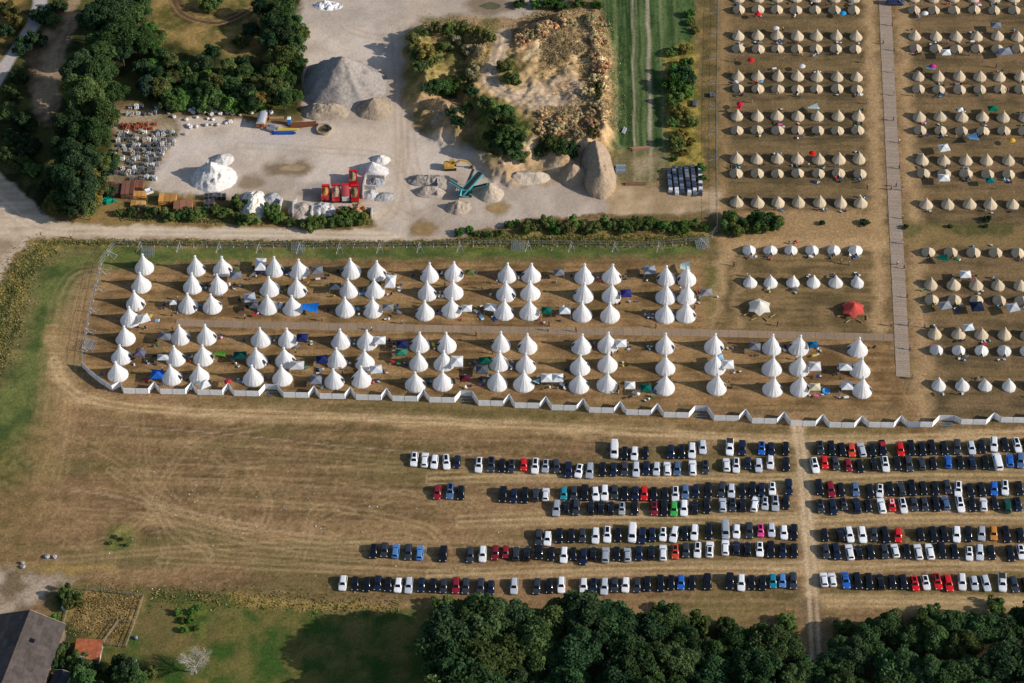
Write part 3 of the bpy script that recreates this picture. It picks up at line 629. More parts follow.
LB = [(-.6, 0, 738.7, 853.5), (10.5, 0, 738.7, 853.8), (37.4, 1, 738.3, 855.5), (49.5, 0, 738.3, 855.5), (78, 1, 738.3, 856.5), (89.5, 0, 738, 856.5), (117.5, 1, 737, 858), (131, 0, 737, 858), (160.5, 1, 736.3, 859.3), (174, 0, 736.3, 859.5), (204, 1, 736.3, 860.8)]
for ri, (y, nflag, xa, xb) in enumerate(LB):
    for k in range(7):
        put_bell(xa+(xb-xa)*k/6+rnd.uniform(-.5, .5), y+k*.05+rnd.uniform(-.4, .4), (ri % 2 == 0 if ri < 1 else nflag), True, f'beige bell tent, {ORD[k+1]} from left in the {ORD[ri+1]} row down, left of boardwalk',
                 f'{ORD[k+1]} tent of the {ORD[ri+1]} row left of boardwalk', 'beige bell tents left of the boardwalk')
RB = [(-.6, 1, 913.5, 1014), (10.7, 0, 913.8, 1014.3), (37.6, 1, 915, 1017.5), (49.5, 0, 915.5, 1017.5), (78, 1, 918, 1020), (90, 0, 918, 1020.5), (118.4, 1, 919.3, 1024.5), (131.5, 0, 919.5, 1024.5), (162, 1, 922.5, 1029.5), (174.5, 0, 923, 1030), (205.8, 1, 925.8, 1034)]
for ri, (y, nflag, xa, xb) in enumerate(RB):
    for k in range(6):
        put_bell(xa+(xb-xa)*k/5+rnd.uniform(-.5, .5), y+k*.1+rnd.uniform(-.4, .4), nflag, True, f'beige bell tent, {ORD[k+1]} from left in the {ORD[ri+1]} row down, right of boardwalk',
                 f'{ORD[k+1]} tent of the {ORD[ri+1]} row right of boardwalk', 'beige bell tents right of the boardwalk')
LR = [(252.8, 0, 928, 1018, 'beige', 'highest'), (286.2, 1, 931, 1020.5, 'beige', 'second'), (300.6, 0, 931.8, 1021, 'beige', 'third'), (335.6, 1, 934.8, 1027, 'beige', 'fourth'), (351, 0, 936, 1026.8, 'white', 'fifth'), (386.8, 1, 938.8, 1032, 'white', 'lowest')]
for y, nflag, xa, xb, c, w in LR:
    for k in range(5):
        put_bell(xa+(xb-xa)*k/4+rnd.uniform(-.4, .4), y+k*.25, nflag, c == 'beige', f'{c} bell tent, {ORD[k+1]} from left in the {w} row of the lower right field',
                 f'{ORD[k+1]} tent of the {w} lower right row', f'{c} bell tents of the lower right field')
for y, nflag, xs, w in ((251, 0, (749.1, 770.3, 790.9, 811.9, 833.8, 855.4), 'upper'), (284, 1, (750.1, 770.6, 792.8, 813.4, 835.6, 857.2), 'lower')):
    for k, x in enumerate(xs):
        put_bell(x, y, nflag, False, f'white bell tent, {ORD[k+1]} from left in the {w} row above the star tents', f'{ORD[k+1]} white bell tent of the {w} row', 'white bell tents above the star tents')

# star shaped stretch tents
def star_mesh(Rr=3.2, H=3.3, n=6):
    mb = MB(); vs = []; fs = []; N = n*2
    for t, z in ((1, 1.35), (.62, 1.75), (.3, 2.35), (.1, 2.95)):
        for k in range(N):
            a = math.pi*k/n+.26; q = Rr*t*(1 if k % 2 == 0 else (.76+.2*(1-t))); vs.append((math.cos(a)*q, math.sin(a)*q, z-(0 if k % 2 else .35*t)))
    for i in range(3):
        for k in range(N): fs.append((i*N+k, i*N+(k+1) % N, (i+1)*N+(k+1) % N, (i+1)*N+k))
    vs.append((0, 0, H+.25)); fs += [(3*N+k, 3*N+(k+1) % N, 4*N) for k in range(N)]
    return mb.add(vs, fs).mesh('canopy', 'canvas')
STAR = star_mesh()
MAST = MB().tube((0, 0, 0), (0, 0, 3.3), .05, .04, 8).mesh('mast', 'wood')
POLE = MB().tube((0, 0, 0), (0, 0, 1.05), .03, .03, 6).mesh('side_pole', 'metal')
BENCH = MB().box(-1, 1, -.14, .14, .42, .47).box(-.8, -.7, -.12, .12, 0, .42).box(.7, .8, -.12, .12, 0, .42)
def put_star(px, py, col, label):
    p = G(px, py); t = thing('star_tent', label, 'canopy tent', p, R(12)); part('canopy', STAR, t, col); part('mast', MAST, t, (.3, .2, .1))
    for k in range(6):
        a = math.pi*k/3+.26; part('side_pole', POLE, t, (.35, .35, .36), (math.cos(a)*3.1, math.sin(a)*3.1, 0))
    OBST.append((p.x, p.y, 3.1)); ANCH.append((p.x, p.y, label.split(' standing')[0]))
put_star(759, 310, (.86, .84, .76), 'pale cream star-shaped canopy tent standing on worn grass below the white bell tents')
put_star(853, 312, (.70, .12, .10), 'red star-shaped canopy tent standing near the boardwalk on worn grass')

LOG = MB().tube((-1.1, 0, .24), (1.1, 0, .24), .22, .2, 10).mesh('log', 'wood'); LGF = MB().box(-.8, -.6, -.25, .25, 0, .1).box(.6, .8, -.25, .25, 0, .1).mesh('log_foot', 'wood')
for cx, cy, nm_ in ((759, 310, 'cream'), (853, 312, 'red')):
    for k, (dx, dy, w) in enumerate(((-3.4, -1.6, 'left of'), (-1.6, -3.3, 'in front of'), (1.4, -3.4, 'at the lower right of'), (3.3, -2.2, 'right of'))):
        p = G(cx, cy); t = thing('log_bench', f'brown log bench {w} the {nm_} star-shaped canopy tent', 'bench', (p.x+dx, p.y+dy, 0), rnd.uniform(0, 3), .72); part('log', LOG, t, (.34, .22, .11)); part('log_foot', LGF, t, (.25, .16, .09))
# ------------------------------------------------------------------ gazebos, tarps
def gazebo_meshes(w, d, h=2.1, peak=.75):
    mb = MB(); x, y = w/2, d/2
    ring0 = [(-x, -y), (0, -y), (x, -y), (x, 0), (x, y), (0, y), (-x, y), (-x, 0)]
    vs = [(a, b, h-.24) for a, b in ring0]+[(a, b, h-(.08 if k % 2 else 0)) for k, (a, b) in enumerate(ring0)]+[(a*.5, b*.5, h+peak*.42) for a, b in ring0]+[(0, 0, h+peak)]
    fs = []
    for lv in range(2):
        for k in range(8): fs.append((lv*8+k, lv*8+(k+1) % 8, lv*8+8+(k+1) % 8, lv*8+8+k))
    fs += [(16+k, 16+(k+1) % 8, 24) for k in range(8)]
    return mb.add(vs, fs).mesh('canopy', 'poly'), MB().tube((0, 0, 0), (0, 0, h-.02), .028, .028, 6).mesh('leg', 'metal')
GZ = {}
def put_gazebo(px, py, w, d, col, label, rz=0.0, h=2.1, kind='gazebo', peak=.75):
    key = (w, d, h, peak)
    if key not in GZ: GZ[key] = gazebo_meshes(w, d, h, peak)
    c, l = GZ[key]; p = G(px, py, h); p.z = 0
    t = thing(kind, label, kind.replace('_', ' '), p, R(rz)); part('canopy', c, t, col)
    for a in (-1, 1):
        for b in (-1, 1): part('leg', l, t, (.5, .5, .5), (a*(w/2-.06), b*(d/2-.06), 0))
    OBST.append((p.x, p.y, 1.2)); GAZ.append((p.x, p.y, label)); return p
def put_tarp(px, py, w, d, col, label, rz=0.0, h=1.7):
    n = 5; mb = MB(); vs = []; fs = []
    for i in range(n):
        for j in range(n):
            u, v = i/(n-1)*2-1, j/(n-1)*2-1; sag = .35*(1-u*u)*(1-v*v); lift = .45*(u*v)
            vs.append((u*w/2*(1-.12*(1-v*v) if abs(v) < .9 else 1), v*d/2, h-sag*.6+lift-.25*v))
    for i in range(n-1):
        for j in range(n-1): fs.append((i*n+j, (i+1)*n+j, (i+1)*n+j+1, i*n+j+1))
    me = mb.add(vs, fs).mesh('tarp_sheet', 'poly'); p = G(px, py, h); p.z = 0
    t = thing('tarp_shelter', label, 'tarp', p, R(rz)); part('tarp_sheet', me, t, col)
    for a, b in ((-1, -1), (1, -1), (1, 1), (-1, 1)):
        z = h+.45*a*b-.25*b; part('pole', MB().tube((a*w/2, b*d/2, 0), (a*w/2, b*d/2, z+.03), .022, .022, 6).mesh('pole', 'metal'), t, (.45, .45, .46))
    OBST.append((p.x, p.y, 1.0)); GAZ.append((p.x, p.y, label))
GAZ = []
gw, gg, gn, gb, gd = (.78, .79, .80), (.20, .21, .24), (.02, .03, .12), (.02, .13, .55), (.01, .12, .09)
gl, gt, gk = (.42, .45, .50), (.10, .11, .13), (.03, .03, .035)
def near(px, py):
    p = G(px, py); return min(ANCH, key=lambda a: (a[0]-p.x)**2+(a[1]-p.y)**2)[2]
for (px, py, w, d, col, cn, rz) in (
    (143.8, 318, 2.8, 2.8, gw, 'white', 25), (235.5, 275, 3, 2.6, gg, 'grey', 6), (249.5, 297, 3, 3, gl, 'light grey', 12), (253.5, 305, 2.2, 2, gt, 'dark grey', 0), (173, 302, 1.8, 1.6, gw, 'white', 5), (165, 336, 3, 2.6, gg, 'slate grey', -6),
    (140, 353, 2.6, 2, (.16, .15, .24), 'purple grey', -10), (163, 357, 2.8, 1.9, (.6, .64, .66), 'pale grey', 0), (157, 374, 2.9, 2.9, gb, 'bright blue', 0), (240, 355, 3.2, 2.4, (.01, .07, .06), 'dark green', 4),
    (204, 384, 2.6, 2.4, gw, 'white', 30), (260.5, 264, 2.7, 4.4, gw, 'long white', 0), (317, 270, 3, 2.8, gg, 'dark grey', 5), (335, 286, 3, 2.4, gt, 'charcoal', 0), (390.5, 281, 2.7, 4.6, gw, 'long white', -3),
    (388, 307, 2.8, 2.2, (.22, .23, .24), 'grey', 0), (302, 337.5, 2.7, 2.7, gn, 'navy', -3), (380, 340, 2.8, 2.6, gw, 'white', 0), (402, 344, 2.8, 2.4, gn, 'navy', 0), (401, 352, 2.8, 2.2, (.04, .22, .15), 'green', 0),
    (322, 359, 2.8, 2.6, gn, 'navy', 8), (297, 365, 3.4, 2.8, (.6, .6, .6), 'off-white', 0), (376, 369, 3, 2.6, (.62, .66, .7), 'white and grey', 8), (316, 379, 2.8, 3, (.22, .24, .3), 'blue grey', 0), (457, 361, 3, 3.6, gw, 'white', 0),
    (465, 378, 2.7, 2.0, (.1, .02, .03), 'dark red', 5), (485, 360, 2.9, 2.2, (.01, .1, .06), 'dark green', 5), (482, 369, 3, 3, gt, 'charcoal', 0), (467, 308, 2.5, 2.3, gw, 'white', 0), (490.5, 307, 2.8, 2.4, gw, 'white', -12),
    (470, 272, 2.2, 1.9, (.12, .15, .05), 'olive', 0), (559, 272, 2.6, 2.4, gg, 'grey', 6), (546.5, 310, 2.5, 2.3, gd, 'green', 0), (565, 310, 2.8, 2.5, gw, 'white', 0), (626, 293, 2.7, 2.7, (.04, .04, .2), 'indigo', 4),
    (649.5, 269.5, 3.1, 2.9, (.32, .34, .4), 'light grey', 4), (706.5, 292, 3, 2.6, (.3, .28, .28), 'taupe', 6), (621, 343, 2.8, 2.6, gw, 'white', 0), (546.7, 377.5, 2.8, 2.8, gw, 'left white', 0), (557.6, 377.5, 2.8, 2.8, gw, 'right white', 0),
    (630, 385, 2.6, 2.4, gw, 'white', 0), (646, 388, 2.7, 2.5, gd, 'green', 0), (728, 364, 2.9, 2.9, gw, 'white', 0), (755, 346, 2.8, 2.6, gg, 'grey', -8), (813, 344.5, 2.5, 2.0, (.01, .12, .28), 'blue', 3),
    (815, 366, 2.9, 3, (.7, .7, .71), 'white', 0), (845.5, 366.5, 3.2, 2.4, gw, 'white', 0), (847, 385.5, 2.9, 2.6, gw, 'white', 0), (815, 386.5, 2.7, 2.4, (.66, .6, .42), 'cream', 0),
    (965.5, 274, 2.8, 2.5, gw, 'white', 0), (945, 305, 3, 2.6, (.3, .32, .35), 'grey', 14), (977, 306, 3.2, 3.2, (.02, .03, .06), 'dark navy', 5), (1013, 307, 3, 2.8, (.5, .52, .56), 'light grey', 15),
    (968.5, 327, 2.6, 2.2, (.66, .74, .76), 'pale blue', 8), (946, 52, 2.6, 2.4, gw, 'white', 2), (996, 25, 3, 2.6, gg, 'grey', 0), (1005, 51, 3.6, 3, (.24, .26, .32), 'blue grey', 10), (993, 108, 2.7, 2, (.01, .16, .09), 'green', 4),
    (944, 147.5, 2.9, 2.7, (.72, .74, .74), 'white', 12), (944, 177.5, 2.9, 2.7, gw, 'white', 0), (960.5, 109.5, 1.6, 1.6, gw, 'small white', 0), (990, 180, 2.2, 1.8, (.01, .16, .17), 'teal', 0), (719, 357, 2.2, 1.8, (.3, .5, .62), 'sky blue', 5)):
    put_gazebo(px, py, w, d, col, f'{cn} open-sided gazebo beside the {near(px, py)}', rz, 2.15 if w > 2 else 1.9, peak=.7)
for (px, py, w, d, col, cn, rz) in ((310, 307, 4.6, 3.2, (.02, .20, .70), 'bright blue', -6), (219.5, 353.5, 3.0, 1.8, (.12, .36, .04), 'lime green', 4), (685, 266, 2.8, 3.2, (.45, .62, .60), 'sea green', 0), (942, 258, 3.4, 2.4, (.01, .12, .08), 'dark green', 6),
    (930, 67, 2.6, 2.2, (.12, .42, .60), 'light blue', 10), (973, 137, 2.9, 2.8, (.12, .30, .52), 'blue', 12), (813, 107, 3.4, 2.0, (.55, .68, .68), 'pale aqua', 16), (737.5, 107.5, 1.9, 1.4, (.6, .03, .06), 'red', 0), (536, 381, 1.6, 1.5, (.35, .55, .65), 'sky blue', 0)):
    put_tarp(px, py, w, d, col, f'{cn} tarp shelter stretched beside the {near(px, py)}', rz)

# sun umbrellas
UMB = MB().lathe([(1.0, 1.75), (.55, 2.05), (.05, 2.22)], 10, close=False).mesh('umbrella_canopy', 'poly')
UMP = MB().tube((0, 0, 0), (0, 0, 2.3), .02, .02, 6).mesh('umbrella_pole', 'metal')
for px, py, col, cn in ((843, 13, (.02, .35, .75), 'sky blue'), (925, 13, (.78, .78, .76), 'white'), (812.5, 153, (.65, .02, .02), 'red'), (758, 14, (.65, .02, .05), 'red'), (751, 60, (.65, .02, .04), 'red'), (933, 66, (.6, .05, .25), 'pink'),
                        (740, 104, (.6, .02, .08), 'crimson'), (802, 66, (.7, .7, .68), 'white'), (776, 28, (.7, .7, .7), 'white'), (1012, 140, (.7, .4, .05), 'yellow'), (228, 381.5, (.5, .05, .06), 'red')):
    p = G(px, py, 1.8); p.z = 0; t = thing('sun_umbrella', f'{cn} sun umbrella open beside the {near(px, py)}', 'sun umbrella', p); part('umbrella_canopy', UMB, t, col); part('umbrella_pole', UMP, t, (.5, .5, .5))
    GAZ.append((p.x, p.y, f'{cn} sun umbrella beside the {near(px, py)}'))
# paddling pool
mb = MB()
for k in range(20):
    a, b = 2*math.pi*k/20, 2*math.pi*(k+1)/20
    mb.tube((math.cos(a)*.95, math.sin(a)*.95, .16), (math.cos(b)*.95, math.sin(b)*.95, .16), .17, .17, 8, False)
p = G(826, 391.5); t = thing('paddling_pool', 'round blue inflatable paddling pool on the grass left of a white gazebo', 'paddling pool', p)
part('inflated_rim', mb.mesh('inflated_rim', 'paint', True), t, (.02, .22, .65)); part('pool_water', MB().lathe([(.82, .2), (.8, .21)], 20).mesh('pool_water', 'water'), t, (.08, .4, .7)); OBST.append((p.x, p.y, 1.3))

# ------------------------------------------------------------------ camp clutter
def chair_m():
    s = MB().box(-.24, .24, -.24, .24, .40, .45).mesh('seat', 'cloth'); b = MB().beam((0, .24, .45), (0, .36, .92), .48, .04).mesh('backrest', 'cloth')
    f = MB()
    for a in (-1, 1): f.tube((a*.26, -.25, 0), (a*.26, .27, .45), .018, None, 5).tube((a*.26, .25, 0), (a*.26, -.26, .42), .018, None, 5).tube((a*.26, .24, .42), (a*.26, .37, .94), .018, None, 5)
    return [('seat', s, 1), ('backrest', b, 1), ('frame', f.mesh('frame', 'metal'), 0)]
def table_m():
    t = MB().box(-.6, .6, -.35, .35, .68, .72).mesh('tabletop', 'matte'); f = MB()
    for a in (-.52, .52):
        for b in (-.29, .29): f.tube((a, b, 0), (a, b, .68), .02, None, 5)
    return [('tabletop', t, 1), ('legs', f.mesh('legs', 'metal'), 0)]
def cool_m():
    return [('box', bevelled(MB().box(-.32, .32, -.2, .2, 0, .34, .02).mesh('box', 'matte'), .03), 1), ('lid', bevelled(MB().box(-.34, .34, -.22, .22, .345, .42, .02).mesh('lid', 'matte'), .02), 2), ('handle', MB().tube((-.3, 0, .46), (.3, 0, .46), .02, None, 6).mesh('handle', 'metal'), 0)]
def bag_m():
    return [('sack', MB().lathe([(.18, 0), (.28, .1), (.30, .3), (.24, .48), (.1, .58), (.05, .68)], 10, sx=1.1, sy=.85).mesh('sack', 'cloth', True), 1), ('strap', MB().tube((-.12, .2, .15), (-.1, .26, .5), .03, None, 5).tube((.12, .2, .15), (.1, .26, .5), .03, None, 5).mesh('strap', 'cloth'), 0)]
def mat_m():
    mb = MB()
    for k in range(5): mb.tube((-.36+k*.18, -.95, .12), (-.36+k*.18, .95, .12), .1, .1, 8)
    return [('air_chambers', mb.mesh('air_chambers', 'paint', True), 1), ('pillow', bevelled(MB().box(-.42, .42, .62, .98, .2, .32, .04).mesh('pillow', 'paint'), .04), 2)]
KIND = {'camping_chair': (chair_m(), 'camping chair'), 'folding_table': (table_m(), 'folding table'), 'cool_box': (cool_m(), 'cool box'), 'duffel_bag': (bag_m(), 'bag'), 'air_mattress': (mat_m(), 'air mattress')}
CC_ = [('dark blue', (.02, .04, .15)), ('black', (.02, .02, .025)), ('white', (.72, .72, .72)), ('red', (.5, .03, .04)), ('grey', (.2, .21, .23)), ('green', (.04, .2, .08)), ('light blue', (.15, .4, .62)), ('pink', (.65, .12, .3)), ('yellow', (.6, .5, .06)), ('dark grey', (.07, .07, .08))]
WTS = [7, 8, 6, 2, 5, 2, 3, 1, 1, 6]
def free(x, y, r, pad=0.0): return all((x-a)**2+(y-b)**2 > (q+r+pad)**2 for a, b, q in OBST)
CL = []
def drop(kind, x, y, cn, col, label, rz):
    ps, cat = KIND[kind]; t = thing(kind, label, cat, (x, y, 0), rz, None, 'camp furniture and luggage among the tents')
    for nm, me, ci in ps: part(nm, me, t, col if ci == 1 else ((.3, .3, .31) if ci == 0 else (.75, .75, .74)))
    CL.append((x, y))
def scatter(cx, cy, n, r0, r1, phrase, rr):
    for _ in range(n):
        for tr in range(25):
            a = rr.uniform(0, 6.283); d = rr.uniform(r0, r1); x, y = cx+math.cos(a)*d, cy+math.sin(a)*d*.8
            if all((x-q)**2+(y-w)**2 > .55 for q, w in CL) and free(x, y, .3): break
        else: continue
        for tr in range(12):
            kind = rr.choices(list(KIND), [9, 4, 5, 6, 1])[0]; cn, col = rr.choices(CC_, WTS)[0]
            lb = f"{cn} {KIND[kind][1]} beside the {phrase}"
            if lb not in USED: break
        else: continue
        drop(kind, x, y, cn, col, lb, rr.uniform(0, 6.28))
cr = random.Random(77)
tipis = [a for a in ANCH if 'tipi' in a[2]]; bells = [a for a in ANCH if 'tipi' not in a[2] and 'star' not in a[2]]
for (x, y, lab) in GAZ[:50]:
    scatter(x, y, cr.choice([3, 4, 5, 6]), 1.2, 3.4, min(ANCH, key=lambda a: (a[0]-x)**2+(a[1]-y)**2)[2], cr)
for a in cr.sample(tipis, 70): scatter(a[0]+cr.choice([-3.6, 3.6]), a[1], cr.choice([1, 2, 3, 4]), .1, 1.5, a[2], cr)
for a in cr.sample(bells, 130): scatter(a[0]+cr.uniform(-1, 1), a[1]+cr.choice([2.4, -2.4, -2.4]), cr.choice([1, 2, 2, 3, 4]), .1, 1.3, a[2], cr)
# ================================================================== CARS
def loft(mb, secs, cap=True):
    n = len(secs[0]); vs = [p for s in secs for p in s]; fs = []
    for i in range(len(secs)-1):
        for k in range(n): fs.append((i*n+k, i*n+(k+1) % n, (i+1)*n+(k+1) % n, (i+1)*n+k))
    if cap: fs += [tuple(range(n-1, -1, -1)), tuple(range((len(secs)-1)*n, len(secs)*n))]
    return mb.add(vs, [f[::-1] for f in fs])
SPEC = {  # length, width, height, bonnet end, windscreen top, rear roof end, rear glass base (fractions of length from the nose), shoulder z
    'h': (4.1, 1.78, 1.47, .27, .44, .88, .965, .92), 'm': (3.6, 1.66, 1.48, .23, .40, .90, .975, .92), 'e': (4.65, 1.82, 1.47, .28, .44, .90, .975, .93), 's': (4.6, 1.80, 1.43, .28, .45, .70, .84, .92),
    'u': (4.6, 1.90, 1.68, .26, .42, .90, .97, 1.05), 'v': (5.2, 1.98, 1.98, .17, .30, .97, .99, 1.12), 'k': (5.2, 1.9, 1.78, .25, .38, .56, .60, 1.08)}
def car_meshes(ty):
    L, W, H, fb, fr, rr, rb, zs = SPEC[ty]; w = W/2; yo = -L/2
    def sec(f, ww, z0, z1):
        y = yo+f*L; return [(-ww*.86, y, z0), (-ww, y, z0+.18), (-ww, y, z1-.16), (-ww*.9, y, z1-.015), (-ww*.45, y, z1+.02), (ww*.45, y, z1+.02), (ww*.9, y, z1-.015), (ww, y, z1-.16), (ww, y, z0+.18), (ww*.86, y, z0)]
    hz = zs-.10; tail = zs-.02 if ty != 's' else zs-.03
    secs = [sec(0, w*.58, .30, hz-.26), sec(.010, w*.76, .25, hz-.17), sec(.035, w*.90, .21, hz-.09), sec(.09, w*.98, .2, hz-.03), sec(fb*.6, w, .2, hz+.05), sec(fb, w, .2, zs), sec(.5, w, .2, zs+.01), sec(.8, w, .2, zs), sec(.93, w*.97, .2, tail), sec(.97, w*.91, .22, tail-.06), sec(.992, w*.80, .27, tail-.16), sec(1, w*.66, .32, tail-.30)]
    if ty == 'k':
        secs = secs[:6]+[sec(.6, w, .2, zs), sec(.985, w*.98, .24, zs), sec(1, w*.96, .3, zs-.08)]
    mb = MB(); loft(mb, secs)
    # cabin
    def ring(f, ww, z): return f, ww, z
    yb0, yt0, yt1, yb1 = yo+fb*L, yo+fr*L, yo+rr*L, yo+rb*L; wb, wt = w*.9, w*(.70 if ty not in 'vu' else .78)
    zb = zs+.0; zt = H-.05
    B = [(-wb, yb0, zb), (wb, yb0, zb), (wb, yb1, zb), (-wb, yb1, zb)]
    T = [(-wt, yt0, zt), (wt, yt0, zt), (wt, yt1, zt), (-wt, yt1, zt)]
    def rr(hw, y0, y1, z, r):
        o = []
        for cx, cy, a0 in ((hw-r, y1-r, 0), (-hw+r, y1-r, 90), (-hw+r, y0+r, 180), (hw-r, y0+r, 270)):
            for k in range(4): an = R(a0+30*k); o.append((cx+math.cos(an)*r, cy+math.sin(an)*r, z))
        return o
    loft(mb, [[(x, y, z) for x, y, z in q][::-1] for q in (rr(wb, yb0, yb1, zb-.03, .24), rr((wb+wt)/2, (yb0+yt0)/2, (yb1+yt1)/2, (zb+zt)/2, .22), rr(wt, yt0, yt1, zt, .20), rr(wt*.86, yt0+.13, yt1-.1, H-.012, .22), rr(wt*.5, yt0+.5, yt1-.4, H+.012, .2))])
    for s in (-1, 1): mb.box(*sorted((s*w*.97, s*(w+.12))), yb0+.3, yb0+.40, zs-.0, zs+.10)
    body = mb.mesh('body', 'paint', True); body.set_sharp_from_angle(angle=R(48))
    def pane(q, name, ins=.16, off=.018, cut=None):
        q = [Vector(v) for v in q]; c = sum(q, Vector())/4; nrm = (q[1]-q[0]).cross(q[3]-q[0]).normalized()
        if nrm.dot(c-Vector((0, 0, .6))) < 0: nrm = -nrm
        e = []
        for v in q:
            d = c-v; e.append(v+d*(ins/max(d.length, .01)*1.3)+nrm*off)
        return MB().add(e, [(0, 1, 2, 3)]).mesh(name, 'glass')
    ps = [('windscreen', pane([B[0], B[1], T[1], T[0]], 'windscreen')), ('rear_window', pane([B[2], B[3], T[3], T[2]], 'rear_window'))]
    if ty == 'v':   # panel van: only the cab has side glass
        for a, s in ((-1, 0), (1, 1)):
            bx = a*wb; tx = a*wt; ps.append(('side_window', pane([(bx, yb0+.2, zb+.02), (bx, yb0+1.2, zb+.02), (tx+a*.03, yt0+.9, zt-.1), (tx+a*.02, yt0+.1, zt-.1)], 'side_window', .05)))
    else:
        ps.append(('side_window', pane([B[1], B[2], T[2], T[1]], 'side_window'))); ps.append(('side_window', pane([B[3], B[0], T[0], T[3]], 'side_window')))
    sun = MB().add([(-wt*.62, yt0+.25, H+.03), (wt*.62, yt0+.25, H+.03), (wt*.62, yt1-.35, H+.03), (-wt*.62, yt1-.35, H+.03)], [(0, 1, 2, 3)]).mesh('sunroof', 'glass')
    wh = MB()
    wh.tube((-.1, 0, 0), (.1, 0, 0), .32, .32, 14); wheel = wh.mesh('wheel', 'rubber')
    lamps = []
    for a in (-1, 1): lamps.append(MB().box(*sorted((a*w*.60, a*w*.87)), yo+.06, yo+.26, hz-.22, hz-.08, .02).mesh('headlight', 'paint'))
    tails = []
    for a in (-1, 1): tails.append(MB().box(*sorted((a*w*.66, a*w*.86)), yo+L*.96, yo+L-.03, tail-.26, tail-.12, .01).mesh('tail_light', 'paint'))
    bed = None
    if ty == 'k': bed = MB().box(-w*.82, w*.82, yo+.62*L, yo+.98*L, zs+.0, zs+.035).mesh('load_bed', 'matte')
    return dict(body=body, panes=ps, sun=sun, wheel=wheel, wpos=[(a*(w-.12), yo+f*L, .32) for a in (-1, 1) for f in (.19, .81)], lamps=lamps, tails=tails, bed=bed)
CARM = {k: car_meshes(k) for k in SPEC}
PAL = {'w': ('white', (.80, .81, .83)), 's': ('silver', (.36, .39, .44)), 'l': ('pale silver', (.52, .56, .62)), 'k': ('black', (.004, .005, .008)), 'g': ('dark grey', (.030, .036, .046)), 'n': ('navy blue', (.006, .013, .036)),
       'b': ('blue', (.015, .12, .48)), 'y': ('steel blue', (.07, .13, .25)), 'c': ('light blue', (.08, .22, .50)), 'r': ('bright red', (.62, .008, .008)), 'd': ('dark red', (.22, .008, .018)), 'o': ('orange red', (.55, .06, .02)), 'a': ('amber', (.55, .22, .03)),
       't': ('teal', (.01, .22, .30)), 'e': ('green', (.04, .36, .06)), 'f': ('dark green', (.005, .075, .045)), 'p': ('pink', (.70, .05, .25))}
TY = {'h': 'hatchback', 'm': 'small hatchback', 'e': 'estate car', 's': 'saloon car', 'u': 'tall off-roader', 'v': 'van', 'k': 'pickup truck'}
def put_car(px, py, c, ty, fl, where, idx, grp):
    cn, col = PAL[c]; cm = CARM[ty]; p = G(px, py, .75); p.z = 0
    rot = 0 if 'N' not in fl else math.pi
    rot += R(rnd.uniform(-2.2, 2.2)+(3.5 if px > 805 else -3.0))
    if 'T' in fl: rot += R(-9)
    if 'U' in fl: rot += R(8)
    roof = ' with dark glass roof' if 'p' in fl else ''
    t = thing('parked_car' if ty not in 'v' else 'parked_van', f'{cn} {TY[ty]}, {ORD[idx]} from left in the {where}', 'car' if ty not in 'vk' else ('van' if ty == 'v' else 'pickup'), p, rot, rnd.uniform(.97, 1.03), grp)
    k = rnd.uniform(.88, 1.1); b = part('body', cm['body'], t, tuple(v*k for v in col))
    for nm, me in cm['panes']: part(nm, me, t)
    if 'p' in fl: part('sunroof', cm['sun'], t)
    if 'R' in fl: part('roof_panel', ROOFP, t, (.6, .6, .6) if c == 'r' else (.4, .015, .015))
    for q in cm['wpos']: part('wheel', cm['wheel'], t, (.012, .012, .014), q)
    for me in cm['lamps']: part('headlight', me, t, (.72, .74, .78))
    for me in cm['tails']: part('tail_light', me, t, (.3, .01, .01))
    if cm['bed']: part('load_bed', cm['bed'], t, (.03, .03, .03))
ROOFP = MB().box(-.5, .5, -.2, 1.2, 1.47, 1.49, .05).mesh('roof_panel', 'matte')
LBK, RBK = 'left parking field', 'right parking field'
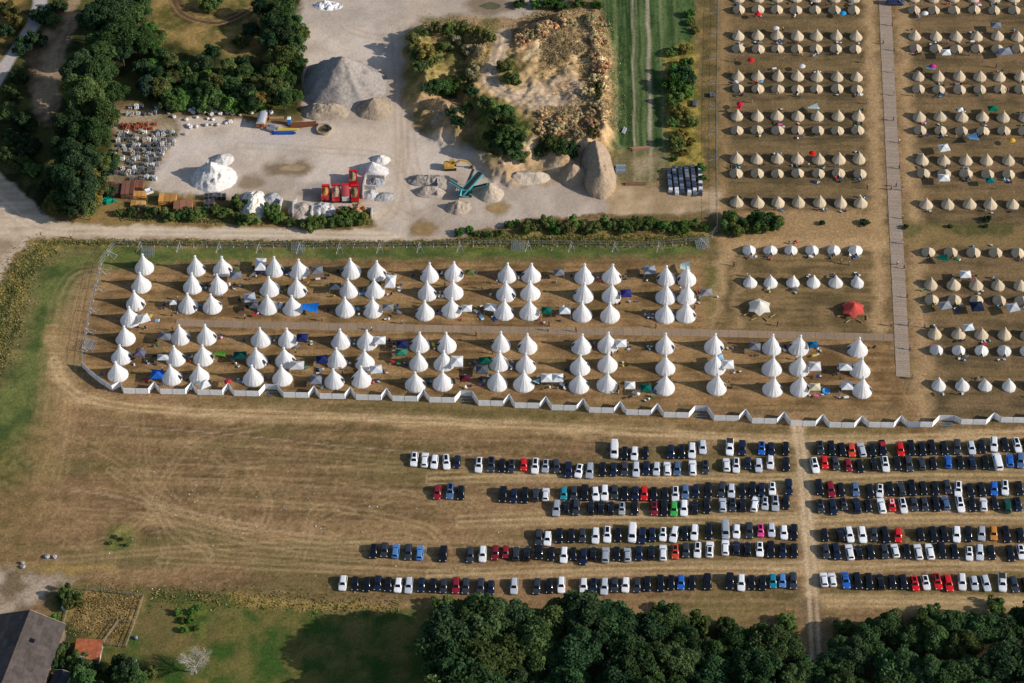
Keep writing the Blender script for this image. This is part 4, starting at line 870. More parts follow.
ROWS = [('highest row, '+LBK, '614.3 449.6 w v;624.6 452.8 k h;634.5 453.2 w h;645.5 452.6 k m;670.9 451.4 n h;681.7 451.4 k h;692 450.2 w e;702.7 446.7 l h;729.8 446.7 w k;742.1 447.7 n u;761.7 447.7 b h p;771.4 448.7 n h;785.9 448.1 k h'),
 ('second row, '+LBK, '414.2 459 w h p;424.8 459.4 w e N;434.5 461.4 w h;446.3 461.4 w e pU;457.2 461.7 n m;478.9 464.5 w e p;491.2 464.3 g u p;502.2 465.2 k h;511.6 465.7 g h p;523.7 464.3 r m;535.2 465.5 w e p;545.5 465.5 s h p;556.5 465.7 g h U;568.4 469.6 n u;579.1 470.5 w h pT;589.7 470.2 s e;602.6 469 k h;613.7 469 n h;624.6 468.4 g h;636.1 469 l e;646.3 467.8 n h;656.5 468.4 l h;667.4 468.2 w h N;677.3 468.2 y h;692.6 467.2 w e N;705.5 466.6 g h p;726.6 464.3 w h N;736.3 464.9 w e p;748 463 n m;758.6 464.9 l h;770.4 462 w h;786.3 463.7 k h'),
 ('third row, '+LBK, '437.5 491.8 d h;450.2 490.7 y e p;460.9 492.4 k h;503.1 494.2 k u;513.9 495.4 n h;524.9 494.8 k e;535.8 494.2 g h N;545.7 494 w h N;563.9 493.2 t m;573.9 492.8 g h;584.7 492.4 k u;595.5 493.4 w h U;604.7 492.4 w e;614.6 491.8 g h;624.8 493 k h p;635.4 493 n h;644.3 493 r h;653.9 493.6 k h p;665 494 k h;675.4 493.6 w e p;685.3 491.3 y h;696.1 490.7 n h;708.2 489.8 k e;721.9 489.1 g e T;731.3 490.4 l h;742.4 490.1 k h;752.5 488.9 k e;761.8 489.1 n h;772.3 488.3 w h p;788.7 486.8 n u'),
 ('fourth row, '+LBK, '556.5 507.7 s e;566.5 507 k h N;576.2 507 g e;590.9 507.7 k h N;601.1 507 k h N;610.8 507.7 k h N;621.9 508.2 s m p;634.8 507.7 k h;654.3 508.2 d h p;664.2 507.7 k e;674.1 508.6 e h;684.1 507.7 w e;694.7 507 k h N;706.9 505.3 k e;722.8 504.5 l h N;732.8 504.4 g h p;742.7 504.4 k h N;755 503.8 w e TN;765 503.2 l m p;775.3 502.6 s e p;786.1 501.8 k h'),
 ('fifth row, '+LBK, '538.8 537 g e;547.6 538.2 w h;559.3 535.2 k h;571.3 535.2 k h;582.4 535 g h;595.6 535.2 w e;607.3 534 w e p;618.1 534.3 k h p;632.3 533.2 w v;642.5 535.2 n e;652.2 534.3 n h;663 533.8 w h p;674.1 534 w e T;684.6 532.9 k h;694.4 532 w e;708.8 531 k e;725.4 530 s v;736.6 531 w h;749.2 530.3 g u;760.6 530.2 p m p;771.5 529.6 l h;784 532 w h;794.1 531.7 k e'),
 ('sixth row, '+LBK, '373.6 550.7 k h p;384.5 549.5 g h;395.6 550.7 c h N;408.3 551.6 g e;419.9 552.5 c h N;443.4 553.6 k u;470.2 554.3 g e;482.7 553.6 w e;495.3 552.2 d h;505.6 551.6 d m;516.1 553.2 g h N;527 553.4 k h N;539.4 551.6 k h;551.3 553.4 k h;564 554.6 w e;573.4 553.6 k m;583.6 556.3 n e;593.3 553.4 k h N;605.6 554.8 s u N;616.7 553.4 k h;627.5 554.3 s h N;639 553 n h;651.3 552.2 k h N;663.1 552.2 w e N;675.3 551.3 o h p;686 549.9 g h;697.5 549.5 w e p;709.8 548.9 w e pN;725.4 547 w e N;736.3 547.5 n h N;747.5 548.7 k h N;759.8 548.9 w h p;770.7 549.3 k u;782.9 549.9 n h p;794.3 550.2 k h'),
 ('lowest row, '+LBK, '342.9 582.7 w h;355.2 583 k h;366.9 584 k h;377.8 582.6 n h;388.2 583.9 k h;398.2 584.8 w h;408.8 584.8 l e;421.4 584.5 n h;433.1 585 k h;443.5 585.6 g h;456 585 d e;465.7 585.6 g e;480.6 586.2 g e;490.9 587 n h;514.1 585.6 l e;536.9 585.9 g e;549.4 585.6 k h;561.3 584.5 w e;583.6 585.3 w h;593.6 585 n h p;604.4 586 l e;614.6 584.5 g h;625.5 584.5 w h;637.2 585 g h;647.3 583.3 k h;660.6 582.7 k e;671.2 582.1 k h p;681.1 581.9 b h;692 582.1 k h;707.5 581.5 k u;729.9 580.9 k u;741.3 582.3 w e;751.6 582.1 k h;762.7 582.5 k h;772.9 580.6 t h;782.4 580.6 c m;793.2 580.4 g e'),
 ('highest row, '+RBK, '820.2 447.3 g h p;831.6 447.6 k e;842.2 449 k h;851.6 449.6 o h;861.8 449.3 l e N;872.4 449.6 k h;882.6 447.3 k e R;900.4 449 r h;911.3 447.3 k e;922.2 448.5 k h;932.1 446.7 k e;944.2 447.7 k h;957.3 446.5 g e T;971.6 447.3 l h;981.9 445.9 k h;994.2 443.8 w e T;1005 444.1 k h;1017.1 444.6 w e p;1028 444 k h'),
 ('second row, '+RBK, '814.9 464.9 w e p;824.6 462.2 r m;835.5 462.8 g h;848.3 464.9 d m;859.8 465.5 k h;874.1 463.7 k h N;885.3 463.7 w e p;897.3 463 k h;908.8 463.4 g e;921.6 463 g h N;933.3 463 k m;948.3 461.4 b h TN;960.3 462 k h;972.2 462 n h N;985.4 462 k h p;997.5 461.4 w v N;1010 460.2 b h TN;1020.5 460.2 y e T'),
 ('third row, '+RBK, '819.3 486.6 k e;830.7 488.9 d e;841 489.1 k h;855.4 488.7 y h;870 490.7 k h;880 490.3 w h pT;890 488.3 k h;901.4 488.7 g h N;912 487.2 k e p;923.3 487.7 k h;935 487.7 k h;947.4 486.6 g h;958.3 488.7 w e pT;970.2 489.8 k h;981.6 488.9 k h;994.2 488.3 b h T;1005 487.2 w e pT;1019.4 487.7 k h'),
 ('fourth row, '+RBK, '820.5 505.5 g h p;833 506.5 n e;843.7 503.6 g m p;856.8 505.1 n e N;868 505.3 k m p;881.7 505.3 w e N;892 504.7 r m R;903.1 505.1 w e p;914 503.6 g h;924.5 503.6 g h;935.9 503.2 k e;945.6 502.6 y h N;960.3 503.9 w e p;972 504.1 k h p;983.7 504.1 w h NT;994.8 503 k m;1007.7 505 f e NT;1017.9 503.6 n h p'),
 ('fifth row, '+RBK, '824.9 534.6 k m;840.5 534 k h N;849.5 534 w e;862.4 534.4 w e;874.1 534 g h T;885.3 534.3 k e;898.2 534.9 r h T;920.6 534 k m;933.3 533.8 k e;944.1 533.5 k e;956.7 534 w e T;968.5 533.5 k e T;981.6 533.2 s h T;993.7 532.9 a h T;1006.2 533.8 k e p;1020.6 534.6 k h'),
 ('sixth row, '+RBK, '825.9 550.7 g h;836.4 551 n e;849.8 551.6 w e N;858.9 551.9 k h N;870.6 551.4 k h;884.5 551 g h;895.2 550.2 w h N;906.8 551 k h p;918.4 551.4 w e N;930 551 w e N;941.7 550.2 k u;954.6 551 k h p;969.3 553.2 w h pT;979.9 552 l e T;991.3 551.9 k h;1010.4 552.8 k e;1021.2 551.6 w h p'),
 ('lowest row, '+RBK, '824.1 579.2 w h N;832.5 579.2 w h N;845.7 579.8 b s;857.7 580.4 k e;868.9 581 k e;880.6 581.2 k e N;892.3 581.5 k h;903.4 581.5 k h;914.8 582.9 r h p;925.7 582.1 w h p;937.6 581 r e p;948.5 582.7 r e;962.2 581.5 w e T;974.3 582.7 l h;986 582.7 l e;1002.4 582.1 w k T;1014.2 583.9 g e;1026 584 k h')]
for where, data in ROWS:
    for i, e in enumerate(data.split(';')):
        f = e.split(); put_car(float(f[0]), float(f[1]), f[2], f[3], f[4] if len(f) > 4 else '', where, i+1, 'cars parked in rows on the dry grass')
p = G(895.5, 1.5, .9); p.z = 0
t = thing('parked_van', 'dark navy van standing across the top of the boardwalk', 'van', p, math.pi/2+.02); cm = CARM['v']; part('body', cm['body'], t, (.02, .035, .1))
for nm, me in cm['panes']: part(nm, me, t)
for q in cm['wpos']: part('wheel', cm['wheel'], t, (.012, .012, .014), q)
# ================================================================== FENCES
root = thing('hoarding_fence', 'zigzag fence of white solid panels closing the tent camp towards the car park', 'fence', G(123.6, 393.6))
rl = root.location
def hoard(a, b, col=(.90, .91, .93), h=2.05):
    a = G(*a) if not isinstance(a, Vector) else a; b = G(*b) if not isinstance(b, Vector) else b
    d = (b-a); L = d.length; d.normalize(); s = Vector((-d.y, d.x, 0))*.02; a2 = a+d*.04; b2 = b-d*.04
    mb = MB(); n = 3
    for i in range(n):      # lightly corrugated sheet
        p, q = a2+(b2-a2)*(i/n), a2+(b2-a2)*((i+1)/n); o = s*(1.25 if i % 2 else 1.0)
        vs = [p+o, q+o, q-o, p-o]; mb.add([(v.x-rl.x, v.y-rl.y, .08) for v in vs]+[(v.x-rl.x, v.y-rl.y, h) for v in vs], [(0, 1, 5, 4), (1, 2, 6, 5), (2, 3, 7, 6), (3, 0, 4, 7), (4, 5, 6, 7), (3, 2, 1, 0)])
    k = rnd.uniform(.93, 1.03); pn = part('panel', mb.mesh('panel', 'board'), root, tuple(c*k for c in col))
    fr = MB()
    for e in (a, b): fr.tube((e.x-rl.x, e.y-rl.y, 0), (e.x-rl.x, e.y-rl.y, h+.03), .035, None, 6)
    fo = part('frame', fr.mesh('frame', 'metal'), pn, (.5, .52, .55))
def lerp(a, b, t): return (a[0]+(b[0]-a[0])*t, a[1]+(b[1]-a[1])*t)
BAYS = [(123.6, 393.6, 0), (160.5, 394.2, 0), (197.6, 395, 0), (234, 396, 1), (283.5, 397.6, 0), (319.7, 398.8, 0), (356, 400, 0), (392.3, 401.2, 0), (429.4, 402.5, 1), (478.2, 405.8, 0), (514.5, 408, 0), (551.3, 410.3, 0), (588.8, 412.8, 0),
        (625.8, 415, 0), (663.3, 417.5, 1), (713.3, 420.7, 0), (751.5, 423.5, 0), (790, 426, 0), (828.7, 427.6, 0), (868.1, 427.4, 0), (906.8, 427, 1), (960.3, 424.5, 0), (1000.2, 422.5, 0), (1040.5, 421, 0)]
c0 = [(82.3, 366.6), (89, 374), (97, 380.5), (105, 386.3), (112.2, 391)]
for a, b in zip(c0[:-1], c0[1:]): hoard(a, b)
hoard((112.2, 391), (121.2, 386.5)); hoard((121.2, 386.5), (123.6, 393.6))
RECESS = []
for (x, y, T), (x2, y2, _) in zip(BAYS[:-1], BAYS[1:]):
    L = 25.0; m = (x+L/2, y+.25); e = (x+L, y+.5)
    blue = x == 906.8
    hoard((x, y), m, (.40, .47, .56) if blue else (.90, .91, .93)); hoard(m, e)
    if T:
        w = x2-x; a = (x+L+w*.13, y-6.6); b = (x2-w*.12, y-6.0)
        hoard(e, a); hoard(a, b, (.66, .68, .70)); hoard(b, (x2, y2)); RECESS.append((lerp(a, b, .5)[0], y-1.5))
    else:
        ap = (x+L+(x2-x-L)*.54, y-6.6); hoard(e, ap); hoard(ap, (x2, y2))
# gates / trailers parked in the recesses
for i, (x, y) in enumerate(RECESS):
    p = G(x, y); t = thing('barrier_stack', f"low stack of grey steel barriers in the {ORD[i+1]} fence recess from left", 'barriers', p, 0, None, 'barrier stacks in the fence recesses')
    for k in range(3):
        mb = MB(); z = .12+k*.16
        for yy in (-.5, .5): mb.tube((-1.5, yy, z), (1.5, yy, z), .04, None, 6)
        for xx in np.linspace(-1.5, 1.5, 9): mb.tube((xx, -.5, z), (xx, .5, z), .02, None, 5)
        part('barrier', mb.mesh('barrier', 'metal'), t, (.16, .22, .26) if k < 2 else (.4, .45, .5))
# mesh fences
def mesh_fence(pts, label, braces, side, group=None, every=3):
    q = [G(*p) for p in pts]; o = q[0]; root = thing('mesh_fence', label, 'fence', o)
    cnt = 0
    for a, b in zip(q[:-1], q[1:]):
        L = (b-a).length; d = (b-a)/L; n = max(1, round(L/3.5)); s = Vector((-d.y, d.x, 0))*side
        for k in range(n):
            p0 = a+d*(L*k/n)-o; p1 = a+d*(L*(k+1)/n-.06)-o; up = Vector((0, 0, 1)); mb = MB()
            for z in (.12, 1.05, 2.0): mb.tube(p0+up*z, p1+up*z, .025, None, 5)
            for e in (p0, p1): mb.tube(e, e+up*2.02, .028, None, 5)
            w = MB()
            for i in range(1, 14): w.tube(p0+(p1-p0)*(i/14)+up*.14, p0+(p1-p0)*(i/14)+up*1.98, .006, None, 3, False)
            for i in range(1, 7): w.tube(p0+up*(.14+i*.26), p1+up*(.14+i*.26), .005, None, 3, False)
            pn = part('panel_frame', mb.mesh('panel_frame', 'metal'), root, (.42, .44, .46)); part('wire_mesh', w.mesh('wire_mesh', 'metal'), pn, (.30, .32, .34))
            part('concrete_foot', MB().box(p0.x-.13, p0.x+.13, p0.y-.33, p0.y+.33, 0, .13, .02).mesh('concrete_foot', 'concrete'), root, (.45, .44, .42)); cnt += 1
            if braces and cnt % every == 0:
                e = p0+s*2.3; br = MB()
                for dx in (-.9, .9):
                    t = e+d*dx; br.tube(p0+up*1.9, t+up*.06, .03, None, 5)
                    br.tube(p0+up*.06, t+up*.06, .025, None, 5)
                br.tube(e-d*.9+up*.06, e+d*.9+up*.06, .025, None, 5)
                part('brace', br.mesh('brace', 'metal'), root, (.5, .52, .54))
mesh_fence([(114.7, 246), (220, 247), (300, 248), (420, 247), (500, 245.5)], 'silver wire mesh fence along the upper edge of the tipi camp, left half', True, -1)
mesh_fence([(500, 245.5), (600, 246.5), (645, 247), (700, 243), (712, 237), (717, 231)], 'silver wire mesh fence below the hedge along the tipi camp, right half', True, -1)
mesh_fence([(114.7, 246), (101, 264.5), (95.6, 290), (88, 324), (83, 352), (82.3, 366)], 'silver wire mesh fence with braces down the left side of the tipi camp', True, 1, None, 2)
mesh_fence([(717, 231), (717, 205), (716.5, 150), (716.5, 100), (717.5, 50), (718.2, -10), (718.8, -40)], 'long wire mesh fence along the left edge of the beige bell tents', True, 1)
for i, (x, y, rz, lab) in enumerate(((148, 254, 2, 'stack of spare mesh fence panels lying at the green top edge, upper left of camp'), (298, 249, 3, 'stack of spare mesh fence panels on the verge above the third tipi pair'), (90, 346, 75, 'spare mesh fence panels leaning inside the left camp fence'),
                                     (702, 245, 12, 'spare mesh fence panels dropped by the upper right camp corner'), (518, 248, -4, 'spare mesh fence panels on the verge below the hedge, centre'))):
    p = G(x, y); t = thing('fence_panel_stack', lab, 'fence panels', p, R(rz))
    for k in range(4):
        mb = MB(); z = .1+k*.12; yy = k*.35
        for a in (-.8, 0, .8): mb.tube((-1.7, a+yy-.5, z+(a+.8)*.5), (1.7, a+yy-.5, z+(a+.8)*.5), .035, None, 5)
        for xx in np.linspace(-1.7, 1.7, 8): mb.tube((xx, -.8+yy-.5, z), (xx, .8+yy-.5, z+.8), .018, None, 5)
        part('panel', mb.mesh('panel', 'metal'), t, (.42, .46, .48))

# ================================================================== PEOPLE
def skin_chain(verts, edges, radii, name, mat, sub=1):
    me = bpy.data.meshes.new(name); me.from_pydata(verts, edges, []); ob = bpy.data.objects.new(name, me); COL.objects.link(ob)
    md = ob.modifiers.new('s', 'SKIN'); md.use_smooth_shade = True
    for i, r in enumerate(radii):
        sv = me.skin_vertices[0].data[i]; sv.radius = (r, r) if not isinstance(r, tuple) else r; sv.use_root = (i == 0)
    ob.modifiers.new('u', 'SUBSURF').levels = sub
    dg = bpy.context.evaluated_depsgraph_get(); m2 = bpy.data.meshes.new_from_object(ob.evaluated_get(dg)); m2.name = name
    bpy.data.objects.remove(ob); m2.materials.clear(); m2.materials.append(M[mat]); return m2
def person_meshes(stride, armf):
    s = stride; hip = (0, 0, .93)
    V = [hip, (0, 0, 1.12), (0, 0, 1.36), (0, -.01, 1.48), (0, -.02, 1.56), (0, -.03, 1.66), (0, -.02, 1.74)]; E = [(0, 1), (1, 2), (2, 3), (3, 4), (4, 5), (5, 6)]; Rr = [(.15, .11), (.14, .10), (.17, .11), .06, .058, .098, .06]
    def limb(root, pts, rads):
        p = root
        for q, r in zip(pts, rads): V.append(q); Rr.append(r); E.append((p, len(V)-1)); p = len(V)-1
        return p
    V2 = {}
    for a in (-1, 1):
        k = s*a
        V2['leg', a] = [(a*.10, 0, .88), (a*.105, -.12*k-.01, .48), (a*.10, -.02*k+.10*k*-1, .09), (a*.115, -.10*k-.13, .035)]
        limb(0, V2['leg', a], [.085, .058, .042, .035])
        f = armf*a
        V2['arm', a] = [(a*.19, 0, 1.41), (a*.235, .08*f, 1.13), (a*.24, -.03+.16*f-.04, .90), (a*.235, -.06+.17*f-.04, .80)]
        limb(2, V2['arm', a], [.052, .042, .032, .034])
    body = skin_chain(V, E, Rr, 'body', 'skin')
    # nose so the face reads
    T = [(0, 0, .9), (0, 0, 1.12), (0, 0, 1.36), (0, -.005, 1.45)]; te = [(0, 1), (1, 2), (2, 3)]; tr = [(.165, .125), (.155, .118), (.185, .128), .075]
    for a in (-1, 1): T += [V2['arm', a][0], tuple(.5*(u+v) for u, v in zip(*V2['arm', a][0:2]))]; n = len(T); te += [(2, n-2), (n-2, n-1)]; tr += [.068, .06]
    shirt = skin_chain(T, te, tr, 'shirt', 'cloth')
    P = [(0, 0, .95)]; pe = []; pr = [(.17, .13)]
    for a in (-1, 1):
        q = V2['leg', a]; base = len(P); P += [q[0], q[1], q[2]]; pe += [(0, base), (base, base+1), (base+1, base+2)]; pr += [.10, .075, .06]
    trs = skin_chain(P, pe, pr, 'trousers', 'cloth')
    hair = MB().lathe([(.098, 1.66), (.115, 1.72), (.10, 1.79), (.05, 1.83)], 10, oy=.0).mesh('hair', 'cloth', True)
    shoes = MB()
    for a in (-1, 1):
        q = V2['leg', a]; x, y, z = q[2]; shoes.box(x-.055, x+.055, y-.2, y+.07, 0, .09, .015)
    return body, shirt, trs, hair, shoes.mesh('shoes', 'rubber')
PM = [person_meshes(0.0, 0.0), person_meshes(1.0, 1.0), person_meshes(-.8, -.9), person_meshes(.35, .2)]
TOPS = [('black', (.015, .015, .02)), ('white', (.7, .7, .7)), ('red', (.45, .03, .03)), ('dark blue', (.02, .04, .14)), ('grey', (.2, .2, .21)), ('light blue', (.2, .35, .55)), ('olive', (.12, .13, .06)), ('orange', (.55, .2, .05))]
BOT = [('dark trousers', (.02, .022, .03)), ('blue jeans', (.05, .09, .18)), ('light trousers', (.4, .36, .28)), ('black trousers', (.012, .012, .014))]
PPL = [(892, 26, 0), (883, 44, 2), (894, 51, 3), (893, 73, 0), (894, 96, 4), (893, 121, 3), (899, 143, 1), (899, 169, 0), (891, 190, 2), (896, 187, 5), (902, 190.5, 0), (902, 219, 4), (902, 244, 3), (897, 265, 1), (904, 269, 0), (907, 298, 0), (891, 326, 7), (908, 326, 0),
       (910, 350, 2), (912, 379, 0), (864, 63, 3), (866, 104, 0), (867, 189, 4), (849, 265, 1), (841, 263, 4), (734, 266, 0), (777.5, 326, 3), (476, 336, 0), (402, 324, 6), (322, 321, 0), (576, 332, 2), (549, 326, 3), (656, 328, 0), (178, 300, 7), (172, 316, 6), (245, 319, 6), (150, 283, 3),
       (71, 238.5, 1), (187, 240.5, 1), (778, 325, 0), (646, 344, 0), (548, 331, 1), (550, 240.5, 1), (482, 289, 2), (777, 95, 0), (735, 62, 4), (752, 103, 2), (800, 97, 0), (743, 96, 2), (996, 68, 3), (1008, 92, 2), (913, 96, 0)]
pr_ = random.Random(8)
for _a in pr_.sample([a for a in ANCH if 'tipi' in a[2]], 24)+pr_.sample([a for a in ANCH if 'row' in a[2]], 16):
    _v = (_a[0]-CAM.x, _a[1]+pr_.choice([-2.7, 2.7])-CAM.y, -CAM.z); _f = _v[1]*_c-_v[2]*_s; PPL.append((512+(_v[0]+pr_.uniform(-2.9, 2.9))/_f*F_PX, 341.5-(_v[1]*_s+_v[2]*_c)/_f*F_PX, pr_.randrange(8)))
PPL = [q for i, q in enumerate(PPL) if all((q[0]-w[0])**2+(q[1]-w[1])**2 > 4 for w in PPL[:i])]
def ppl_where(px, py, i):
    if 876 < px < 914 and py < 390: return f'{ORD[BW.index((px, py))+1]} from the top along the boardwalk'
    return 'beside the '+near(px, py)
BW = sorted([(x, y) for x, y, _ in PPL if 876 < x < 914 and y < 390], key=lambda a: a[1])
for i, (x, y, c) in enumerate(PPL):
    p = G(x, y); b, s, tr, h, sh = PM[rnd.randrange(4)]; cn, col = TOPS[c]; bn, bc = BOT[rnd.randrange(4)]
    if not free(p.x, p.y, .3):
        for k in range(40):
            q = p+Vector((rnd.uniform(-2, 2), rnd.uniform(-2, 2), 0))
            if free(q.x, q.y, .3): p = q; break
    w = ppl_where(x, y, i)
    if y in (238.5, 240.5): w = {71: 'at the left end of the dirt road', 187: 'on the dirt road above the second tipi pair', 550: 'on the verge below the hedge'}[x]
    lab = f'person in {cn} top and {bn}, {w}'
    for alt in BOT:
        if lab in USED: bn, bc = alt; lab = f'person in {cn} top and {bn}, {w}'
    if words(lab) > 16: lab = f'person in {cn} top, {w}'
    if lab in USED: continue
    t = thing('person', lab, 'person', p, rnd.uniform(0, 6.28), rnd.uniform(.93, 1.05), 'people walking about the camp')
    part('body', b, t, rnd.choice([(.5, .3, .2), (.55, .36, .26), (.42, .26, .17)])); part('shirt', s, t, col); part('trousers', tr, t, bc); part('hair', h, t, rnd.choice([(.03, .02, .012), (.1, .06, .03), (.3, .2, .1)])); part('shoes', sh, t, (.03, .03, .03))
# ================================================================== HEAPS
def heap_mesh(rx, ry, h, seed, ridge=0.0, rough=.35, p=1.0, n=64, m=22):
    """loose heap with angle of repose; ridge>0 stretches the crest along X"""
    vs = []; fs = []; A = np.arange(n)*2*np.pi/n
    wob = .82+.36*fbm(np.cos(A)*1.5+5, np.sin(A)*1.5+seed, seed, 3)
    for i in range(m+1):
        t = i/m; x = np.cos(A)*t*rx*wob; y = np.sin(A)*t*ry*wob
        dx = np.maximum(0, np.abs(x)-ridge*rx)/(rx*(1-ridge)+1e-6); rr = np.clip(np.sqrt(dx**2+(y/ry)**2)/wob, 0, 1); rr = np.sqrt(rr**2+.0035)-.055*(1-rr)
        z = h*np.clip(1-rr, 0, 1)**p
        gull = (fbm(np.cos(A)*t*5+7, np.sin(A)*t*5+seed, seed+3, 4)-.5)*rough*h*.42*np.sin(np.pi*np.clip(t*1.05, 0, 1))
        z = z+gull+(fbm(x/.9, y/.9, seed+9, 3)-.5)*rough*1.1*min(1, (1-t)*4)
        z = np.maximum(z, -.05) if i < m else z*0-.06
        vs += list(zip(x, y, z))
    for i in range(m):
        for k in range(n): fs.append((i*n+k, i*n+(k+1) % n, (i+1)*n+(k+1) % n, (i+1)*n+k)[::-1])
    return MB().add(vs, fs).mesh('heap', 'soil', True)
def put_heap(px, py, rx, ry, h, seed, col, label, name='gravel_heap', cat='gravel heap', **kw):
    rz = kw.pop('rz', 0); zz = kw.pop('z', 0); p = G(px, py, zz)
    me = heap_mesh(rx, ry, h, seed, **kw); me.name = name; return solo(name, me, label, cat, p, R(rz), None, None, col)
put_heap(344, 86, 12.4, 11.2, 10.6, 1, (.30, .265, .24), 'huge grey gravel heap below the dark hedge at the top of the yard', rough=.5, p=1.05)
put_heap(374, 109, 5.2, 4.6, 4.0, 2, (.34, .265, .19), 'smaller brown sand heap at the lower right foot of the huge grey heap', 'sand_heap', 'sand heap')
put_heap(326, 112, 7.0, 3.6, 3.0, 3, (.34, .27, .2), 'low brown sand heap at the lower left foot of the huge grey heap', 'sand_heap', 'sand heap', ridge=.3, rough=.7)
put_heap(213, 178, 6.4, 5.4, 5.6, 4, (.70, .66, .62), 'tall white gravel heap with gullied face in the middle left of the yard', rough=.9)
put_heap(222, 160, 3.4, 2.8, 1.8, 5, (.55, .52, .49), 'low pale grey heap touching the top of the white gravel heap')
put_heap(254, 206, 3.6, 6.2, 3.4, 6, (.72, .66, .58), 'cream white gravel heap spilling between shrubs at the yard edge', rough=.8)
put_heap(373, 171, 4.0, 3.4, 3.3, 7, (.58, .56, .55), 'pale grey conical gravel heap right of the red tippers')
put_heap(381, 160, 2.6, 2.2, 1.8, 8, (.64, .60, .55), 'small cream heap behind the pale grey conical heap')
put_heap(303, 211, 3.8, 3.6, 2.0, 9, (.48, .40, .33), 'tan sand heap between concrete walls, left of the grey rubble', 'sand_heap', 'sand heap')
put_heap(322, 210, 3.6, 3.4, 1.7, 10, (.50, .49, .49), 'grey rubble heap in a bay below the red tippers', 'rubble_heap', 'rubble heap', rough=1.2)
put_heap(272, 199, 2.8, 2.6, 1.5, 11, (.36, .36, .37), 'grey gravel heap in a bay right of the cream white heap')
put_heap(376, 182, 2.6, 2.2, 1.2, 12, (.30, .30, .31), 'dark speckled gravel heap inside the upper concrete bay', rough=.9)
put_heap(371, 195, 2.4, 2.2, 1.3, 13, (.50, .49, .48), 'mid grey gravel heap inside the lower concrete bay')
put_heap(384, 197, 3.4, 2.0, 1.1, 14, (.36, .34, .33), 'flat dark grey gravel heap spilling out of the lower concrete bay')
put_heap(427, 181, 5.6, 2.6, 1.6, 15, (.32, .28, .24), 'flat dark brown soil heap left of the teal screener', 'soil_heap', 'soil heap', ridge=.4, rough=.9)
put_heap(430, 192, 4.2, 2.4, 2.0, 16, (.40, .33, .27), 'brown soil heap with straight right edge below the flat dark heap', 'soil_heap', 'soil heap', ridge=.3)
put_heap(458, 208, 3.6, 2.8, 2.6, 17, (.36, .29, .23), 'brown pointed soil heap below the teal screener', 'soil_heap', 'soil heap', rough=.7)
put_heap(490, 193, 3.6, 4.0, 3.4, 18, (.44, .36, .28), 'light brown screened soil heap at the right conveyor end', 'soil_heap', 'soil heap')
put_heap(447, 118, 6.0, 6.2, 4.6, 19, (.36, .28, .19), 'lumpy brown earth heap beside the haul road, left of the green bank', 'soil_heap', 'soil heap', rough=1.6)
put_heap(427, 80, 4.6, 4.0, 3.4, 20, (.46, .35, .20), 'ochre earth heap with eroded foot at the left spoil bank', 'soil_heap', 'soil heap', rough=1.3)
put_heap(598, 172, 10.5, 4.8, 5.6, 21, (.36, .27, .19), 'tall smooth tan soil ridge at the right end of the spoil bank', 'soil_heap', 'soil heap', p=.8, rough=.4, ridge=.62, rz=96)
put_heap(573, 176, 4.6, 4.6, 4.2, 22, (.36, .27, .19), 'shadowed brown soil heap left of the tall tan ridge', 'soil_heap', 'soil heap')
put_heap(328, 6, 4.2, 2.2, 1.2, 23, (.74, .74, .75), 'white broken plaster heap at the top edge of the yard', 'rubble_heap', 'rubble heap', rough=1.5)
put_heap(527, 178, 6.5, 3.0, 2.0, 24, (.50, .41, .32), 'low pale tan soil heap at the foot of the spoil bank', 'soil_heap', 'soil heap', ridge=.4)
# concrete bay walls
def wall(pts, h, label, w=.4, col=(.46, .44, .41)):
    q = [G(*p) for p in pts]; o = q[0]; t = thing('concrete_bay_wall', label, 'concrete wall', o)
    for a, b in zip(q[:-1], q[1:]):
        L = (b-a).length; d = (b-a)/L; n = max(1, round(L/1.8))
        for k in range(n):
            mb = MB(); c = a+d*(L*(k+.5)/n)-o; hl = L/n/2-.015; s = Vector((-d.y, d.x, 0))
            mb.add([c+d*(i*hl)+s*(j*w/2)+Vector((0, 0, z)) for z in (0, h) for i, j in ((-1, -1), (1, -1), (1, 1), (-1, 1))], [(0, 3, 2, 1), (4, 5, 6, 7), (0, 1, 5, 4), (1, 2, 6, 5), (2, 3, 7, 6), (3, 0, 4, 7)])
            kk = rnd.uniform(.85, 1.1); part('wall_block', bevelled(mb.mesh('wall_block', 'concrete'), .03), t, tuple(v*kk for v in col))
wall([(363, 199), (363.5, 189), (366, 178), (385, 180)], 1.6, 'pale concrete wall round two gravel bays right of the red tippers')
wall([(364, 189), (376, 189.5)], 1.5, 'short concrete wall dividing the two gravel bays beside the tippers')
wall([(362, 211), (372, 212), (371.5, 220)], 1.8, 'corner of pale concrete wall by the road bend')
wall([(293, 217), (293.5, 205), (297, 202)], 1.6, 'concrete wall at the left side of the tan sand heap')
wall([(311, 218), (313, 208)], 1.6, 'concrete wall between the tan heap and the grey rubble')
wall([(279, 214), (282, 201)], 1.5, 'leaning concrete wall in the weeds right of the cream heap')
wall([(437.5, 197), (438, 181)], 1.4, 'concrete kerb wall at the right edge of the brown heaps')

